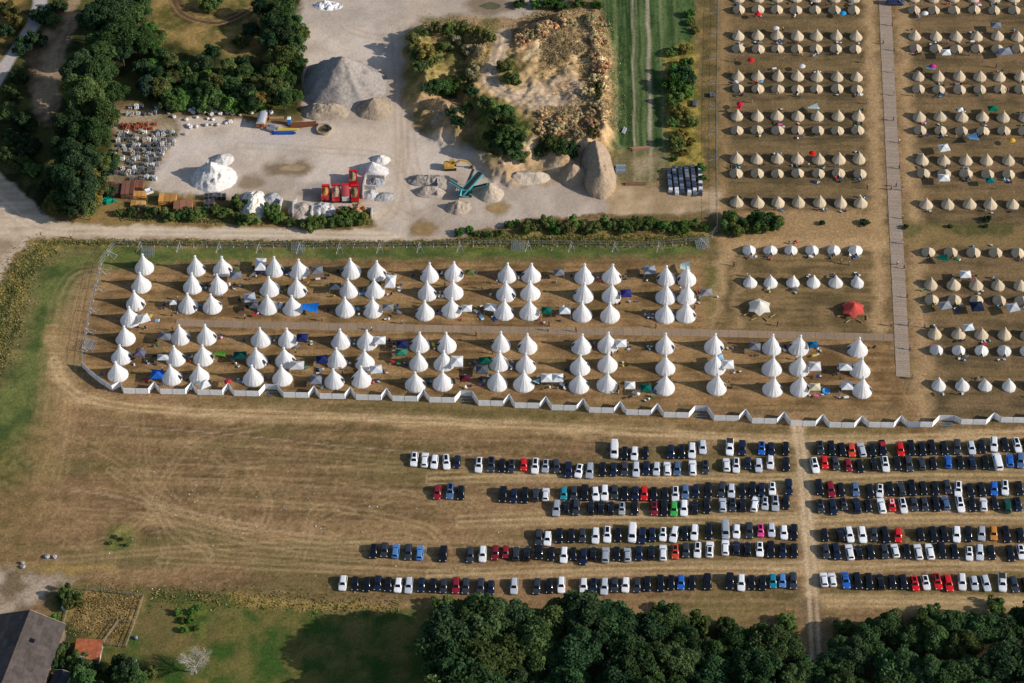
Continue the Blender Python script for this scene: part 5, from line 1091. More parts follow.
# ================================================================== RED TIPPER TRAILERS
def tipper(px, py, rz, label, bed_len, load, covered=False, white_gate=False):
    p = G(px, py, 1.6); p.z = 0; t = thing('tipper_trailer', label, 'trailer', p, R(rz)); red = (.60, .012, .016); L = bed_len
    part('chassis', MB().box(-.45, .45, -L/2+.1, L/2+.7, .6, .85).mesh('chassis', 'metal'), t, (.05, .05, .05))
    b = MB(); w = 1.04; z0, z1 = 1.0, 2.55
    for q in ((-w, -w+.09, -L/2, L/2, z0, z1), (w-.09, w, -L/2, L/2, z0, z1), (-w+.09, w-.09, L/2-.09, L/2, z0, z1+.25), (-w+.09, w-.09, -L/2+.09, L/2-.09, z0, z0+.08)): b.box(*q)
    for k in range(5):
        yy = -L/2+.3+k*(L-.6)/4
        for a in (-1, 1): b.box(*sorted((a*w, a*(w+.06))), yy-.06, yy+.06, z0, z1)
    b.box(-w, w, L/2-.75, L/2-.09, z1+.05, z1+.17)
    bed = part('tipper_bed', b.mesh('tipper_bed', 'paint'), t, red)
    part('tailgate', MB().box(-w+.1, w-.1, -L/2, -L/2+.09, z0, z1+.02).mesh('tailgate', 'paint'), t, (.68, .70, .72) if white_gate else red)
    if covered: part('cover_sheet', MB().add([(x, y, z1+.02+.22*(1-(x/w)**2)) for y in (-L/2+.1, L/2-.8) for x in (-w, -w/2, 0, w/2, w)], [(k, k+1, k+6, k+5) for k in range(4)]).mesh('cover_sheet', 'cloth'), bed, (.42, .07, .07))
    else:
        me = heap_mesh(w-.14, L/2-.45, .55, int(px) % 50, rough=.4); me.name = 'load'; part('load', me, bed, load, (0, -.25, z1-.10))
        part('load_base', MB().box(-w+.1, w-.1, -L/2+.1, L/2-.8, z1-.22, z1-.12).mesh('load_base', 'soil'), bed, tuple(v*.8 for v in load))
    wm = MB().tube((-.17, 0, 0), (.17, 0, 0), .5, .5, 16).mesh('wheel', 'rubber')
    for yy in (-L/2+.9, L/2-.8):
        for a in (-1, 1): part('wheel', wm, t, (.015, .015, .015), (a*.86, yy, .5))
tipper(325.5, 193, 1, 'red tipper trailer with orange brown load, leftmost of the row', 4.4, (.40, .19, .06))
tipper(336, 193, 3, 'red tipper trailer with grey brown load, second of the row', 5.2, (.34, .25, .17))
tipper(345.5, 193, 4, 'red tipper trailer with sheeted bed and white tailgate, third of the row', 5.0, None, True, True)
tipper(354.8, 193.5, 4, 'red tipper trailer with dark brown load, lower of the two rightmost', 4.9, (.20, .14, .07))
tipper(353, 178, 4, 'red tipper trailer with brown load, upper of the two rightmost', 4.4, (.26, .19, .11))

# ================================================================== EXCAVATOR, SCREENER
def tracks_m(L, w, h):
    mb = MB(); n = 12; pr = []
    for k in range(n):
        a = 2*math.pi*k/n; pr.append((math.copysign(L/2-h/2, math.cos(a))+math.cos(a)*h/2, h/2+math.sin(a)*h/2))
    vs = [(x, -w/2, z) for x, z in pr]+[(x, w/2, z) for x, z in pr]
    return mb.add(vs, [(k, (k+1) % n, n+(k+1) % n, n+k) for k in range(n)]+[tuple(range(n-1, -1, -1)), tuple(range(n, 2*n))])
p = G(450.5, 167, .5); p.z = 0; t = thing('excavator', 'yellow crawler excavator reaching its arm towards the brown bank', 'excavator', p, R(3), .85); ye = (.50, .29, .05)
for a in (-1, 1): part('crawler_track', tracks_m(3.8, .55, .85).mesh('crawler_track', 'rubber'), t, (.03, .03, .03), (0, a*1.05, 0))
part('body', bevelled(MB().box(-2.1, 1.2, -1.3, 1.3, .95, 1.95, .08).box(-2.15, -.6, -1.25, 1.25, 1.95, 2.25, .1).mesh('body', 'paint'), .06), t, ye)
cb = part('cab', bevelled(MB().box(-.3, 1.3, .3, 1.25, 1.96, 2.95, .08).mesh('cab', 'paint'), .05), t, (.45, .27, .05)); part('window', MB().box(-.1, 1.31, .42, 1.13, 2.2, 2.8).mesh('window', 'glass'), cb)
part('boom', MB().beam((.9, -.1, 1.7), (3.2, -.1, 3.5), .42, .55).beam((3.1, -.1, 3.5), (5.2, -.1, 3.0), .40, .48).mesh('boom', 'paint'), t, ye)
part('arm', MB().beam((5.0, -.1, 3.2), (6.6, -.1, 1.1), .34, .4).mesh('arm', 'paint'), t, ye)
part('bucket', MB().box(6.2, 7.1, -.65, .45, .15, 1.0, .12).mesh('bucket', 'metal'), t, (.06, .055, .05))
p0 = G(466, 192, 1.0); p0.z = 0; t = thing('screening_plant', 'teal mobile screening machine with three conveyor arms among soil heaps', 'screener', p0); te = (.09, .36, .38)
def rel(px, py, z): q = G(px, py, z); return q-p0
def conveyor(a, b, w, nm, col):
    a = Vector(a); b = Vector(b); c = part(nm, MB().beam(a, b, w, .35).mesh(nm, 'paint'), t, col)
    part('belt', MB().beam(a+Vector((0, 0, .2)), b+Vector((0, 0, .2)), w*.62, .06).mesh('belt', 'rubber'), c, (.03, .03, .03))
    m = (a+b)/2; 
    if m.z > 1.3: part('support_leg', MB().tube((m.x, m.y, m.z), (m.x+.2, m.y, .0), .07, None, 6).mesh('support_leg', 'metal'), t, (.2, .22, .22))
conveyor(rel(461, 194.5, 1.6), rel(480.5, 173, 3.6), 2.1, 'main_conveyor', te)
conveyor(rel(464, 190, 1.5), rel(449.5, 181, 3.2), .9, 'side_conveyor', te); conveyor(rel(472, 188, 1.5), rel(487, 184.5, 3.4), .9, 'side_conveyor', (.03, .2, .2)); conveyor(rel(466, 187, 2.0), rel(473.5, 169.5, 3.6), .9, 'feed_conveyor', (.42, .32, .24))
part('screen_box', bevelled(MB().box(-1.1, 1.0, -.8, .9, .8, 2.2, .12).mesh('screen_box', 'paint'), .05), t, te)
part('hopper', MB().add([(-.9, -2.2, 1.2), (.5, -2.4, 1.2), (.7, -.9, 1.2), (-.7, -.8, 1.2), (-1.6, -2.9, 2.4), (1.0, -3.1, 2.4), (1.2, -.7, 2.4), (-1.2, -.5, 2.4)], [(0, 3, 2, 1), (0, 1, 5, 4), (1, 2, 6, 5), (2, 3, 7, 6), (3, 0, 4, 7)]).mesh('hopper', 'paint'), t, (.06, .45, .46))
for a in (-1, 1): part('crawler_track', tracks_m(3.2, .45, .8).mesh('crawler_track', 'rubber'), t, (.03, .03, .03), (0, a*.95, 0))
put = (262, 121)
p = G(262, 120.5, 1.2); p.z = 0; t = thing('round_roof_caravan', 'small wooden wagon with rounded white roof in front of the hedge', 'caravan', p, R(-6))
part('body', MB().box(-1.15, 1.15, -2.2, 2.2, .6, 2.0).mesh('body', 'wood'), t, (.40, .18, .07)); pr = [(1.22*math.cos(a), 2.0+.72*math.sin(a)) for a in np.linspace(0, math.pi, 10)]
part('roof', MB().add([(x, y, z) for y in (-2.3, 2.3) for x, z in pr], [(k, k+1, 11+k, 10+k) for k in range(9)]+[tuple(range(9, -1, -1)), tuple(range(10, 20))]).mesh('roof', 'metal'), t, (.66, .68, .72))
part('door', MB().box(-.4, .4, -2.22, -2.2, .65, 1.9).mesh('door', 'wood'), t, (.3, .05, .03))
for a in (-1, 1):
    for yy in (-1.3, 1.3): part('wheel', MB().tube((-.07, 0, 0), (.07, 0, 0), .38, None, 14).mesh('wheel', 'rubber'), t, (.02, .02, .02), (a*1.2, yy, .38))
p = G(289, 121, 1.1); p.z = 0; t = thing('portable_toilet', 'blue portable toilet cabin with white roof against the hedge', 'portable toilet', p, R(4))
part('cabin', bevelled(MB().box(-.55, .55, -.55, .55, .05, 2.1).mesh('cabin', 'paint'), .03), t, (.03, .26, .70)); part('roof', bevelled(MB().box(-.6, .6, -.6, .6, 2.1, 2.35, .2).mesh('roof', 'paint'), .03), t, (.74, .76, .78))
part('door', MB().box(-.4, .4, -.575, -.555, .1, 1.95).mesh('door', 'paint'), t, (.02, .18, .55))
p = G(324, 130.5); t = thing('concrete_ring', 'large concrete ring with dark hollow lying on the yard', 'concrete ring', p)
part('ring_wall', MB().lathe([(2.1, 0), (2.1, .8), (1.75, .8), (1.7, .12), (0.01, .1)], 28, close=False).mesh('ring_wall', 'concrete'), t, (.32, .26, .18)); part('standing_water', MB().lathe([(1.69, .3), (.01, .31)], 24, close=False).mesh('standing_water', 'water'), t, (.10, .08, .04)); part('pump', MB().box(.9, 2.2, -.6, .2, .82, 1.2, .1).mesh('pump', 'metal'), t, (.06, .05, .05))
def pile(px, py, rz, n, L, w, h, col, name, label, cat, pn='board', mat='wood', spread=.06):
    p = G(px, py); t = thing(name, label, cat, p, R(rz)); r = random.Random(int(px*7+py))
    for k in range(n):
        yy = (k % max(1, n//2))*w*1.15-w*n*.28; zz = h*(k//max(1, n//2)); kk = r.uniform(.75, 1.2); dx = r.uniform(-spread, spread)*L
        part(pn, MB().box(-L/2+dx, L/2+dx, yy, yy+w, zz, zz+h*.96, 0, R(r.uniform(-2, 2))).mesh(pn, mat), t, tuple(v*kk for v in col))
pile(287, 130, 1, 4, 6.2, .30, .25, (.62, .50, .08), 'beam_stack', 'stack of long yellow beams in front of the blue beams', 'beams', 'beam')
pile(284, 133.5, 1, 6, 6.0, .32, .25, (.02, .08, .38), 'beam_stack', 'stack of long blue beams at the hedge side of the yard', 'beams', 'beam')
pile(303, 125.5, 8, 8, 7.5, .38, .3, (.16, .06, .03), 'rusty_girder_stack', 'long stack of rusty brown girders left of the huge grey heap', 'girders', 'girder')
pile(272, 129, -20, 6, 2.4, .7, .5, (.5, .5, .52), 'scrap_pile', 'pile of grey scrap sheets right of the rounded wagon', 'scrap', 'scrap_sheet', 'metal', .3)
pile(276, 119, 3, 4, 4.0, .4, .3, (.34, .24, .12), 'beam_stack', 'stack of brown planks behind the yellow beams', 'planks', 'plank')
pile(640, 149, 8, 8, 4.6, .3, .2, (.34, .20, .12), 'plank_pile', 'loose brown planks on the track between crop strips', 'planks', 'plank', 'wood', .15)
pile(635, 184.5, 0, 6, 5.6, .28, .25, (.24, .14, .08), 'plank_pile', 'dark brown planks lying below the crop strips, above the road', 'planks', 'plank')
pile(613, 128, 80, 4, 4.4, .4, .25, (.38, .24, .15), 'plank_pile', 'brown planks upright to the road in the left crop strip', 'planks', 'plank')
pile(624, 131.5, 72, 4, 2.4, .4, .25, (.36, .38, .42), 'plank_pile', 'grey boards on the left crop strip beside brown planks', 'boards', 'board')
pile(620.5, 170, 2, 8, 2.6, .55, .45, (.22, .26, .32), 'crate_stack', 'blue grey crates left of the wheel track below the strips', 'crates', 'crate', 'matte')
pile(614, 180, 80, 4, 3.2, .4, .3, (.62, .64, .66), 'panel_stack', 'pale panels on grass below the blue grey crates', 'panels', 'panel', 'metal')
pile(609, 97, 85, 5, 2.6, .45, .3, (.7, .7, .68), 'panel_stack', 'small white panels at the foot of the tan spoil ridge', 'panels', 'panel', 'matte')
pile(694.5, 104, 85, 4, 2.6, .5, .4, (.18, .2, .22), 'panel_stack', 'grey panels at the edge of the yellow scrub strip', 'panels', 'panel', 'metal')
pile(712, 96, 88, 4, 1.7, .6, .4, (.22, .24, .26), 'panel_stack', 'dark grey panels leaning by the bell camp fence', 'panels', 'panel', 'metal')
# board stacks by the west end of the yard
for (px, py, w, d, h, col, lab) in ((109, 186, 3.2, 2.6, 1.4, (.13, .05, .03), 'dark rusty board stack at the left end by the trees'), (116.5, 190, 2.8, 3.6, 1.6, (.12, .05, .04), 'dark reddish board stack, second from the left end'), (128, 189, 3.4, 5.2, 2.0, (.17, .08, .055), 'tall reddish brown board stack in the middle'),
                                    (138, 185, 3.0, 2.9, 1.5, (.22, .09, .055), 'short reddish brown board stack right of the tall one'), (139.5, 194.5, 3.6, 2.0, 1.0, (.52, .27, .08), 'fresh orange board stack under the short reddish stack'), (138, 204, 3.9, 2.1, 1.0, (.56, .30, .10), 'fresh orange board stack nearest the hedge'),
                                    (167.5, 199, 4.6, 3.2, 1.6, (.56, .28, .08), 'orange timber stack with grey end, second from right'), (183, 206, 5.0, 3.2, 1.8, (.30, .13, .08), 'brown timber stack with orange edge, rightmost')):
    p = G(px, py, h*.6); p.z = 0; t = thing('timber_stack', lab, 'timber stack', p, R(rnd.uniform(-4, 4))); n = 5
    for k in range(n):
        for j in range(3):
            kk = rnd.uniform(.7, 1.25); x0 = -w/2+j*w/3+.04; e = rnd.uniform(-.12, .12)
            part('board_layer', MB().box(x0, x0+w/3-.08, -d/2+e, d/2+e, h*k/n, h*(k+.93)/n).mesh('board_layer', 'wood'), t, tuple(v*kk for v in col))
p = G(149, 191, .5); p.z = 0; t = thing('white_skip', 'small white open skip tilted beside the timber stacks', 'skip', p, R(28)); sk = MB()
for q in ((-1, 1, -.7, -.63, 0, .9), (-1, 1, .63, .7, 0, .9), (-1, -.93, -.63, .63, 0, .9), (.93, 1, -.63, .63, 0, .9), (-.93, .93, -.63, .63, .5, .6)): sk.box(*q)
part('skip_body', sk.mesh('skip_body', 'paint'), t, (.72, .74, .76)); part('rim', MB().box(-1.06, 1.06, -.76, -.7, .82, .94).box(-1.06, 1.06, .7, .76, .82, .94).mesh('rim', 'metal'), t, (.5, .5, .5))
put_n = [0]
me = MB(); rr = random.Random(3)
vs = []; fs = []
for i in range(7):
    for j in range(7): vs.append(((i-3)*.55+rr.uniform(-.15, .15), (j-3)*.55*(.6+.1*i)+rr.uniform(-.15, .15), max(0, .5-.05*(i-3)**2+rr.uniform(-.25, .3))))
for i in range(6):
    for j in range(6): fs.append((i*7+j, (i+1)*7+j, (i+1)*7+j+1, i*7+j+1))
solo('green_tarpaulin', me.add(vs, fs).mesh('green_tarpaulin', 'poly'), 'crumpled bright green tarpaulin beside the yellowing tree by the road', 'tarpaulin', G(108.5, 201), R(40), 1.0, None, (.01, .30, .20))
# rows of pallets with stones
def pallet_m(seed):
    r = random.Random(seed); mb = MB()
    for k in range(3): mb.box(-.5, .5, -.42+k*.36, -.30+k*.36, 0, .12)
    base = mb.mesh('pallet', 'wood'); s = MB()
    for i in range(3):
        for j in range(3):
            for l in range(r.choice([1, 2, 2])):
                x, y = -.5+i*.34, -.5+j*.34; s.box(x+r.uniform(0, .05), x+.32, y+r.uniform(0, .05), y+.32, .13+l*.36, .13+l*.36+r.uniform(.26, .35), .04)
    return base, bevelled(s.mesh('stones', 'stone'), .03)
PLM = [pallet_m(s) for s in range(5)]
SROWS = [(137, [129.5, 136, 141.5, 155], 0), (113.5, [127, 131.5, 138, 143, 150, 155.2], 0), (124.5, [122, 125.5, 131.5, 137.5, 142.5, 147.5, 155], 1), (128, [124, 128.5, 133, 137, 141, 145, 150.5], 1), (132, [120, 126, 141, 145, 157, 163, 168, 173], 0),
         (135, [118.5, 122.5, 127, 133, 152.5, 158.5, 164, 169.5, 174.5], 0), (140, [117.5, 122, 127.5, 131, 137.5, 143.5, 148.5, 154, 159, 164.5, 169, 174], 0), (145, [119, 124, 129.5, 133.5, 138, 143, 149, 153, 158, 163, 168, 172.5], 0),
         (149.5, [120, 126, 131.5, 137, 144, 150, 155, 160, 164.5], 0), (154, [115, 132.5, 138.5, 144, 149, 153, 157, 161], 0), (159, [123, 128.5, 134, 137.5, 147, 152, 156, 160], 0), (164, [132, 137, 142, 147.5, 153, 158], 0), (168.5, [123, 128, 134, 137.5, 141.5, 149, 153], 0),
         (173, [110, 115, 120.5, 125.5, 129, 133.5, 138, 143.5, 148, 152.5], 0), (178, [131, 137, 142, 146.5, 151, 154], 0)]
SROWS[0] = (107.5, [130, 137, 142, 155, 158], 0)
for ri, (y, xs, redish) in enumerate(SROWS):
    for k, x in enumerate(sorted(xs)):
        p = G(x+rnd.uniform(-1, 1), y+1+rnd.uniform(-.9, .9)); b, s = PLM[rnd.randrange(5)]; c = (.36, .10, .05) if redish else rnd.choice([(.78, .78, .78), (.60, .60, .59), (.42, .44, .47), (.24, .26, .28), (.45, .41, .34), (.10, .11, .13), (.14, .16, .18), (.09, .10, .11)]); cn = 'red clay' if redish else 'grey natural'
        t = thing('stone_pallet', f'pallet of {cn} stones, {ORD[k+1]} from left in the {ORD[ri+1]} row down', 'stone pallet', p, R(rnd.uniform(-16, 16)), (rnd.uniform(.95, 1.35), rnd.uniform(.95, 1.3), rnd.uniform(.7, 1.7)), 'pallets of stones in rows at the yard')
        part('pallet', b, t, (.3, .2, .11)); part('stones', s, t, c)
def boulder_m(seed):
    bm = bmesh.new(); bmesh.ops.create_icosphere(bm, subdivisions=2, radius=.55); r = random.Random(seed)
    for v in bm.verts: v.co *= r.uniform(.72, 1.18); v.co.z = max(-.15, v.co.z*.8)
    me = bpy.data.meshes.new('boulder'); bm.to_mesh(me); bm.free(); me.materials.append(M['stone']); return me
BM = [boulder_m(s) for s in range(5)]
BL = sorted([(165, 105.5), (168.5, 113), (174, 116.5), (188, 125), (190.5, 127), (190, 110), (193.5, 112), (197, 117), (199, 111), (203.5, 112), (211, 114), (215, 111.5), (220, 113), (226, 110.5), (228, 112.5), (186, 119.5), (208, 118.5), (213, 119.5), (212, 124.5), (217, 124.5), (226, 123), (230, 121.5), (233, 113), (240, 115), (196, 126.5), (206, 125), (185, 134), (252, 113), (265, 111), (271, 112), (194, 108), (236, 106)])
for k, (x, y) in enumerate(BL): solo('boulder', BM[k % 5], f'pale rough boulder, {ORD[k+1]} from left in the loose line below the hedge', 'boulder', G(x, y, .3), rnd.uniform(0, 6), rnd.uniform(.8, 1.5), 'boulders along the hedge of the yard', rnd.choice([(.66, .64, .60), (.55, .53, .5), (.42, .41, .4), (.72, .71, .7)]))
# film-wrapped pallets in six lines
FB = bevelled(MB().box(-.52, .52, -.52, .52, .13, 1.35, .03).mesh('wrapped_goods', 'paint'), .05); FP = MB().box(-.55, .55, -.55, -.4, 0, .12).box(-.55, .55, -.08, .08, 0, .12).box(-.55, .55, .4, .55, 0, .12).mesh('pallet', 'wood')
for c, (xa, ya, xb, yb, n) in enumerate(((668.6, 170, 670.5, 189.5, 8), (673.6, 168, 677, 192, 9), (679.6, 167.5, 682.3, 191.5, 9), (686, 168, 689.3, 192.5, 9), (692.3, 167, 695, 193, 9), (699.8, 166, 700.6, 192.5, 9))):
    for k in range(n):
        f = k/(n-1); p = G(xa+(xb-xa)*f, ya+(yb-ya)*f, .9); p.z = 0; wt = (k == n-1 and c in (0, 1, 3)) or (k == n-2 and c in (1, 4)) or (c == 5 and k % 2 == 1); col = (.66, .67, .68) if wt else rnd.choice([(.03, .05, .09), (.05, .07, .11), (.10, .13, .18), (.16, .19, .24), (.04, .05, .07)])
        t = thing('wrapped_pallet', f"{'pale' if wt else 'dark blue'} film-wrapped pallet, {ORD[k+1]} from top in the {ORD[c+1]} line from left", 'pallet', p, R(rnd.uniform(-3, 3)-4), (1.04, 1.0, rnd.uniform(.8, 1.1)), 'film-wrapped pallets in six lines')
        part('wrapped_goods', FB, t, col); part('pallet', FP, t, (.3, .2, .12))
for k, (x, y) in enumerate(((206.5, 197), (211, 196.5), (215.5, 196), (207, 204), (212, 203.5), (219, 196.5), (224, 197))):
    p = G(x, y, .6); p.z = 0; t = thing('wire_crate', f'dark wire crate of stones, {ORD[k+1]} in the cluster behind the roadside shrubs', 'wire crate', p, R(rnd.uniform(-4, 4)), (1.0, 1.5, 1), 'wire crates behind the roadside shrubs')
    part('stone_fill', FB, t, rnd.choice([(.03, .032, .04), (.12, .125, .14), (.05, .05, .06)])); fr = MB()
    for a in (-.58, .58):
        for b in (-.58, .58): fr.tube((a, b, 0), (a, b, 1.45), .03, None, 5)
        fr.tube((a, -.58, 1.43), (a, .58, 1.43), .03, None, 5); fr.tube((-.58, a, 1.43), (.58, a, 1.43), .03, None, 5)
    part('crate_frame', fr.mesh('crate_frame', 'metal'), t, (.3, .3, .3))

# ================================================================== FARM BUILDINGS (lower left)
def gable_house(name, label, cat, c, L, Wd, eave, ridge, rz, wallc, roofc, rmat, wmat, over=.35, hip=False):
    t = thing(name, label, cat, c, rz); x, y = Wd/2, L/2
    w = MB().add([(-x, -y, 0), (x, -y, 0), (x, y, 0), (-x, y, 0), (-x, -y, eave), (x, -y, eave), (x, y, eave), (-x, y, eave), (0, -y, ridge-.1), (0, y, ridge-.1)],
                 [(0, 1, 5, 4), (1, 2, 6, 5), (2, 3, 7, 6), (3, 0, 4, 7), (4, 5, 8), (6, 7, 9)]); part('wall', w.mesh('wall', wmat), t, wallc)
    s = (ridge-eave)/x; xo, yo = x+over, y+over; ze = eave-over*s
    ro = MB()
    for a in (-1, 1):
        vs = [(a*xo, -yo, ze), (a*xo, yo, ze), (0, yo, ridge), (0, -yo, ridge)]; ro.add([(u, v, z+.02) for u, v, z in vs]+[(u, v, z-.12) for u, v, z in vs], [(0, 1, 2, 3) if a > 0 else (3, 2, 1, 0), (7, 6, 5, 4), (0, 4, 5, 1), (1, 5, 6, 2), (3, 7, 4, 0)])
    r = part('roof', ro.mesh('roof', rmat), t, roofc)
    part('ridge_cap', MB().tube((0, -yo, ridge+.03), (0, yo, ridge+.03), .11, None, 8).mesh('ridge_cap', 'concrete'), r, tuple(v*.9 for v in roofc))
    for yy in (-yo-.03, yo+.03):
        for a in (-1, 1): part('verge_board', MB().beam((0, yy, ridge+.02), (a*xo, yy, ze+.02), .07, .22).mesh('verge_board', 'wood'), r, (.5, .42, .3))
    return t, r
a = G(62, 626, 4.2); b = G(38, 690, 4.2); d = (b-a); ang = math.atan2(d.y, d.x)-math.pi/2
ux = d.normalized(); nx = Vector((-ux.y, ux.x, 0))
if nx.x > 0: nx = -nx
Wb = 15.0; Lb = 24.0; cc = a+ux*(Lb/2-.3)+nx*(Wb/2-.3); cc.z = 0
t, r = gable_house('barn', 'large barn with dark brown corrugated roof and pale verge boards, cut by the corner', 'barn', cc, Lb, Wb, 4.2, 7.6, ang, (.30, .20, .14), (.085, .066, .058), 'sheets', 'brick', .4)
part('skylight', MB().add([(-3.2, -5.6, 6.36), (-2.2, -5.6, 6.81), (-2.2, -4.6, 6.81), (-3.2, -4.6, 6.36)], [(0, 1, 2, 3)]).mesh('skylight', 'glass'), r)
part('barn_door', MB().box(-2, 2, Lb/2, Lb/2+.05, 0, 3.6).mesh('barn_door', 'wood'), t, (.12, .09, .07)); part('barn_door', MB().box(-2, 2, -Lb/2-.05, -Lb/2, 0, 3.6).mesh('barn_door', 'wood'), t, (.12, .09, .07))
t = thing('garden_shed', 'small shed with bright orange tiled roof and one grey patch', 'shed', Vector((G(88, 649, 2.4).x, G(88, 649, 2.4).y, 0)), R(-4))
part('wall', MB().add([(-2.7, -2.2, 0), (2.7, -2.2, 0), (2.7, 2.2, 0), (-2.7, 2.2, 0), (-2.7, -2.2, 2.0), (2.7, -2.2, 2.0), (2.7, 2.2, 2.7), (-2.7, 2.2, 2.7)], [(0, 1, 5, 4), (1, 2, 6, 5), (2, 3, 7, 6), (3, 0, 4, 7)]).mesh('wall', 'brick'), t, (.5, .46, .4))
rf = part('roof', MB().add([(-3, -2.6, 2.02), (3, -2.6, 2.02), (3, 2.5, 2.82), (-3, 2.5, 2.82), (-3, -2.6, 1.9), (3, -2.6, 1.9), (3, 2.5, 2.7), (-3, 2.5, 2.7)], [(0, 1, 2, 3), (7, 6, 5, 4), (0, 4, 5, 1), (1, 5, 6, 2), (2, 6, 7, 3), (3, 7, 4, 0)]).mesh('roof', 'tiles'), t, (.46, .125, .045))
part('patch', MB().add([(-2.1, -2.3, 2.08), (-.1, -2.3, 2.08), (.2, -1.0, 2.285), (-1.2, -1.3, 2.24)], [(0, 1, 2, 3)]).mesh('patch', 'concrete'), rf, (.26, .24, .18))
part('door', MB().box(2.7, 2.74, -1.2, -.2, 0, 1.9).mesh('door', 'wood'), t, (.5, .48, .42)); part('window', MB().box(2.7, 2.73, .4, 1.4, 1.0, 1.7).mesh('window', 'glass'), t)
t, r = gable_house('outbuilding', 'small dark roofed outbuilding between barn and orange shed at the bottom edge', 'outbuilding', Vector((G(59, 680, 2.2).x, G(59, 680, 2.2).y, 0)), 4.6, 3.2, 2.1, 2.6, R(-12), (.2, .19, .18), (.035, .04, .05), 'sheets', 'concrete', .2)
part('door', MB().box(-.5, .5, -2.36, -2.31, 0, 1.9).mesh('door', 'wood'), t, (.15, .12, .1))
t = thing('field_gate_fence', 'low grey wooden garden fence round the dry grass plot', 'fence', G(78, 590)); o = G(78, 590)
for q in ([(78, 590), (110, 593), (144, 597)], [(144, 597), (136, 622), (126, 648)], [(126, 648), (103, 645)], [(133, 624), (119, 622), (104, 643)], [(76, 593), (68, 610), (64, 626)]):
    for u, v in zip(q[:-1], q[1:]):
        u, v = G(*u)-o, G(*v)-o; L = (v-u).length; n = max(1, round(L/2)); ra = MB()
        for z in (.5, 1.05): ra.beam(u+Vector((0, 0, z)), v+Vector((0, 0, z)), .06, .12)
        part('rail', ra.mesh('rail', 'wood'), t, (.28, .24, .19))
        for k in range(n+1): part('post', MB().tube(u+(v-u)*k/n, u+(v-u)*k/n+Vector((0, 0, 1.2)), .06, None, 6).mesh('post', 'wood'), t, (.26, .22, .17))
def tank(px, py, rz, lab, col, sc=1):
    t = thing('water_tank', lab, 'water tank', G(px, py, .4).xy.to_3d(), R(rz), sc)
    part('tank_body', MB().lathe([(.35, 0), (.6, .1), (.62, .9), (.5, 1.05), (.12, 1.1)], 14).mesh('tank_body', 'paint', True), t, col); part('lid', MB().lathe([(.2, 1.08), (.2, 1.18), (.02, 1.2)], 10).mesh('lid', 'matte'), t, (.1, .1, .12))
tank(65, 608.5, 0, 'white water tank under a shrub at the corner of the garden plot', (.72, .72, .78), 1.2); tank(136, 637.5, 0, 'blue grey water butt standing on dry grass right of the plot', (.2, .24, .36), .7)
p = G(133, 661.5, .5); p.z = 0; t = thing('garden_bench', 'white garden bench on the grass right of the orange shed', 'bench', p, R(-2)); part('seat', MB().box(-.85, .85, -.22, .22, .40, .45).mesh('seat', 'wood'), t, (.75, .75, .73)); part('backrest', MB().box(-.85, .85, .2, .25, .5, .95).mesh('backrest', 'wood'), t, (.75, .75, .73))
for a in (-.75, .75):
    for b_ in (-.18, .18): part('leg', MB().box(a-.04, a+.04, b_-.04, b_+.04, 0, .4).mesh('leg', 'wood'), t, (.7, .7, .68))
for k, (x, y, s, w) in enumerate(((47, 556.5, 1.5, 'left of two on the brown earth by the gravel bay'), (54.5, 557, 1.3, 'right of two on the brown earth by the gravel bay'), (22.5, 563, 1.2, 'upper of a pair at the gravel bay edge'), (23, 566.5, 1.3, 'lower of a pair at the gravel bay edge'))):
    solo('boulder', BM[k], f'large pale boulder, {w}', 'boulder', G(x, y, .3), k, s*.8, None, (.34, .34, .36))
# scraps of litter on the empty field
lm = MB().add([(-.22, -.15, .02), (.2, -.18, .10), (.24, .16, .03), (-.18, .2, .12), (.0, .0, .16)], [(0, 1, 4), (1, 2, 4), (2, 3, 4), (3, 0, 4)]).mesh('litter_scrap', 'cloth')
lr = random.Random(4)
for k in range(110):
    x, y = (100+230*lr.random()**.8, lr.gauss(515, 30)) if k < 74 else (lr.uniform(330, 560), lr.choice([lr.uniform(560, 574), lr.uniform(520, 545), lr.uniform(505, 512)]))
    solo('litter_scrap', lm, 'scrap of white litter lying on the bare dry field', 'litter', G(x, y), lr.uniform(0, 6), lr.uniform(.3, .95), 'alike scraps of litter on the dry field', lr.choice([(.5, .48, .43), (.4, .37, .32), (.6, .59, .55)]))
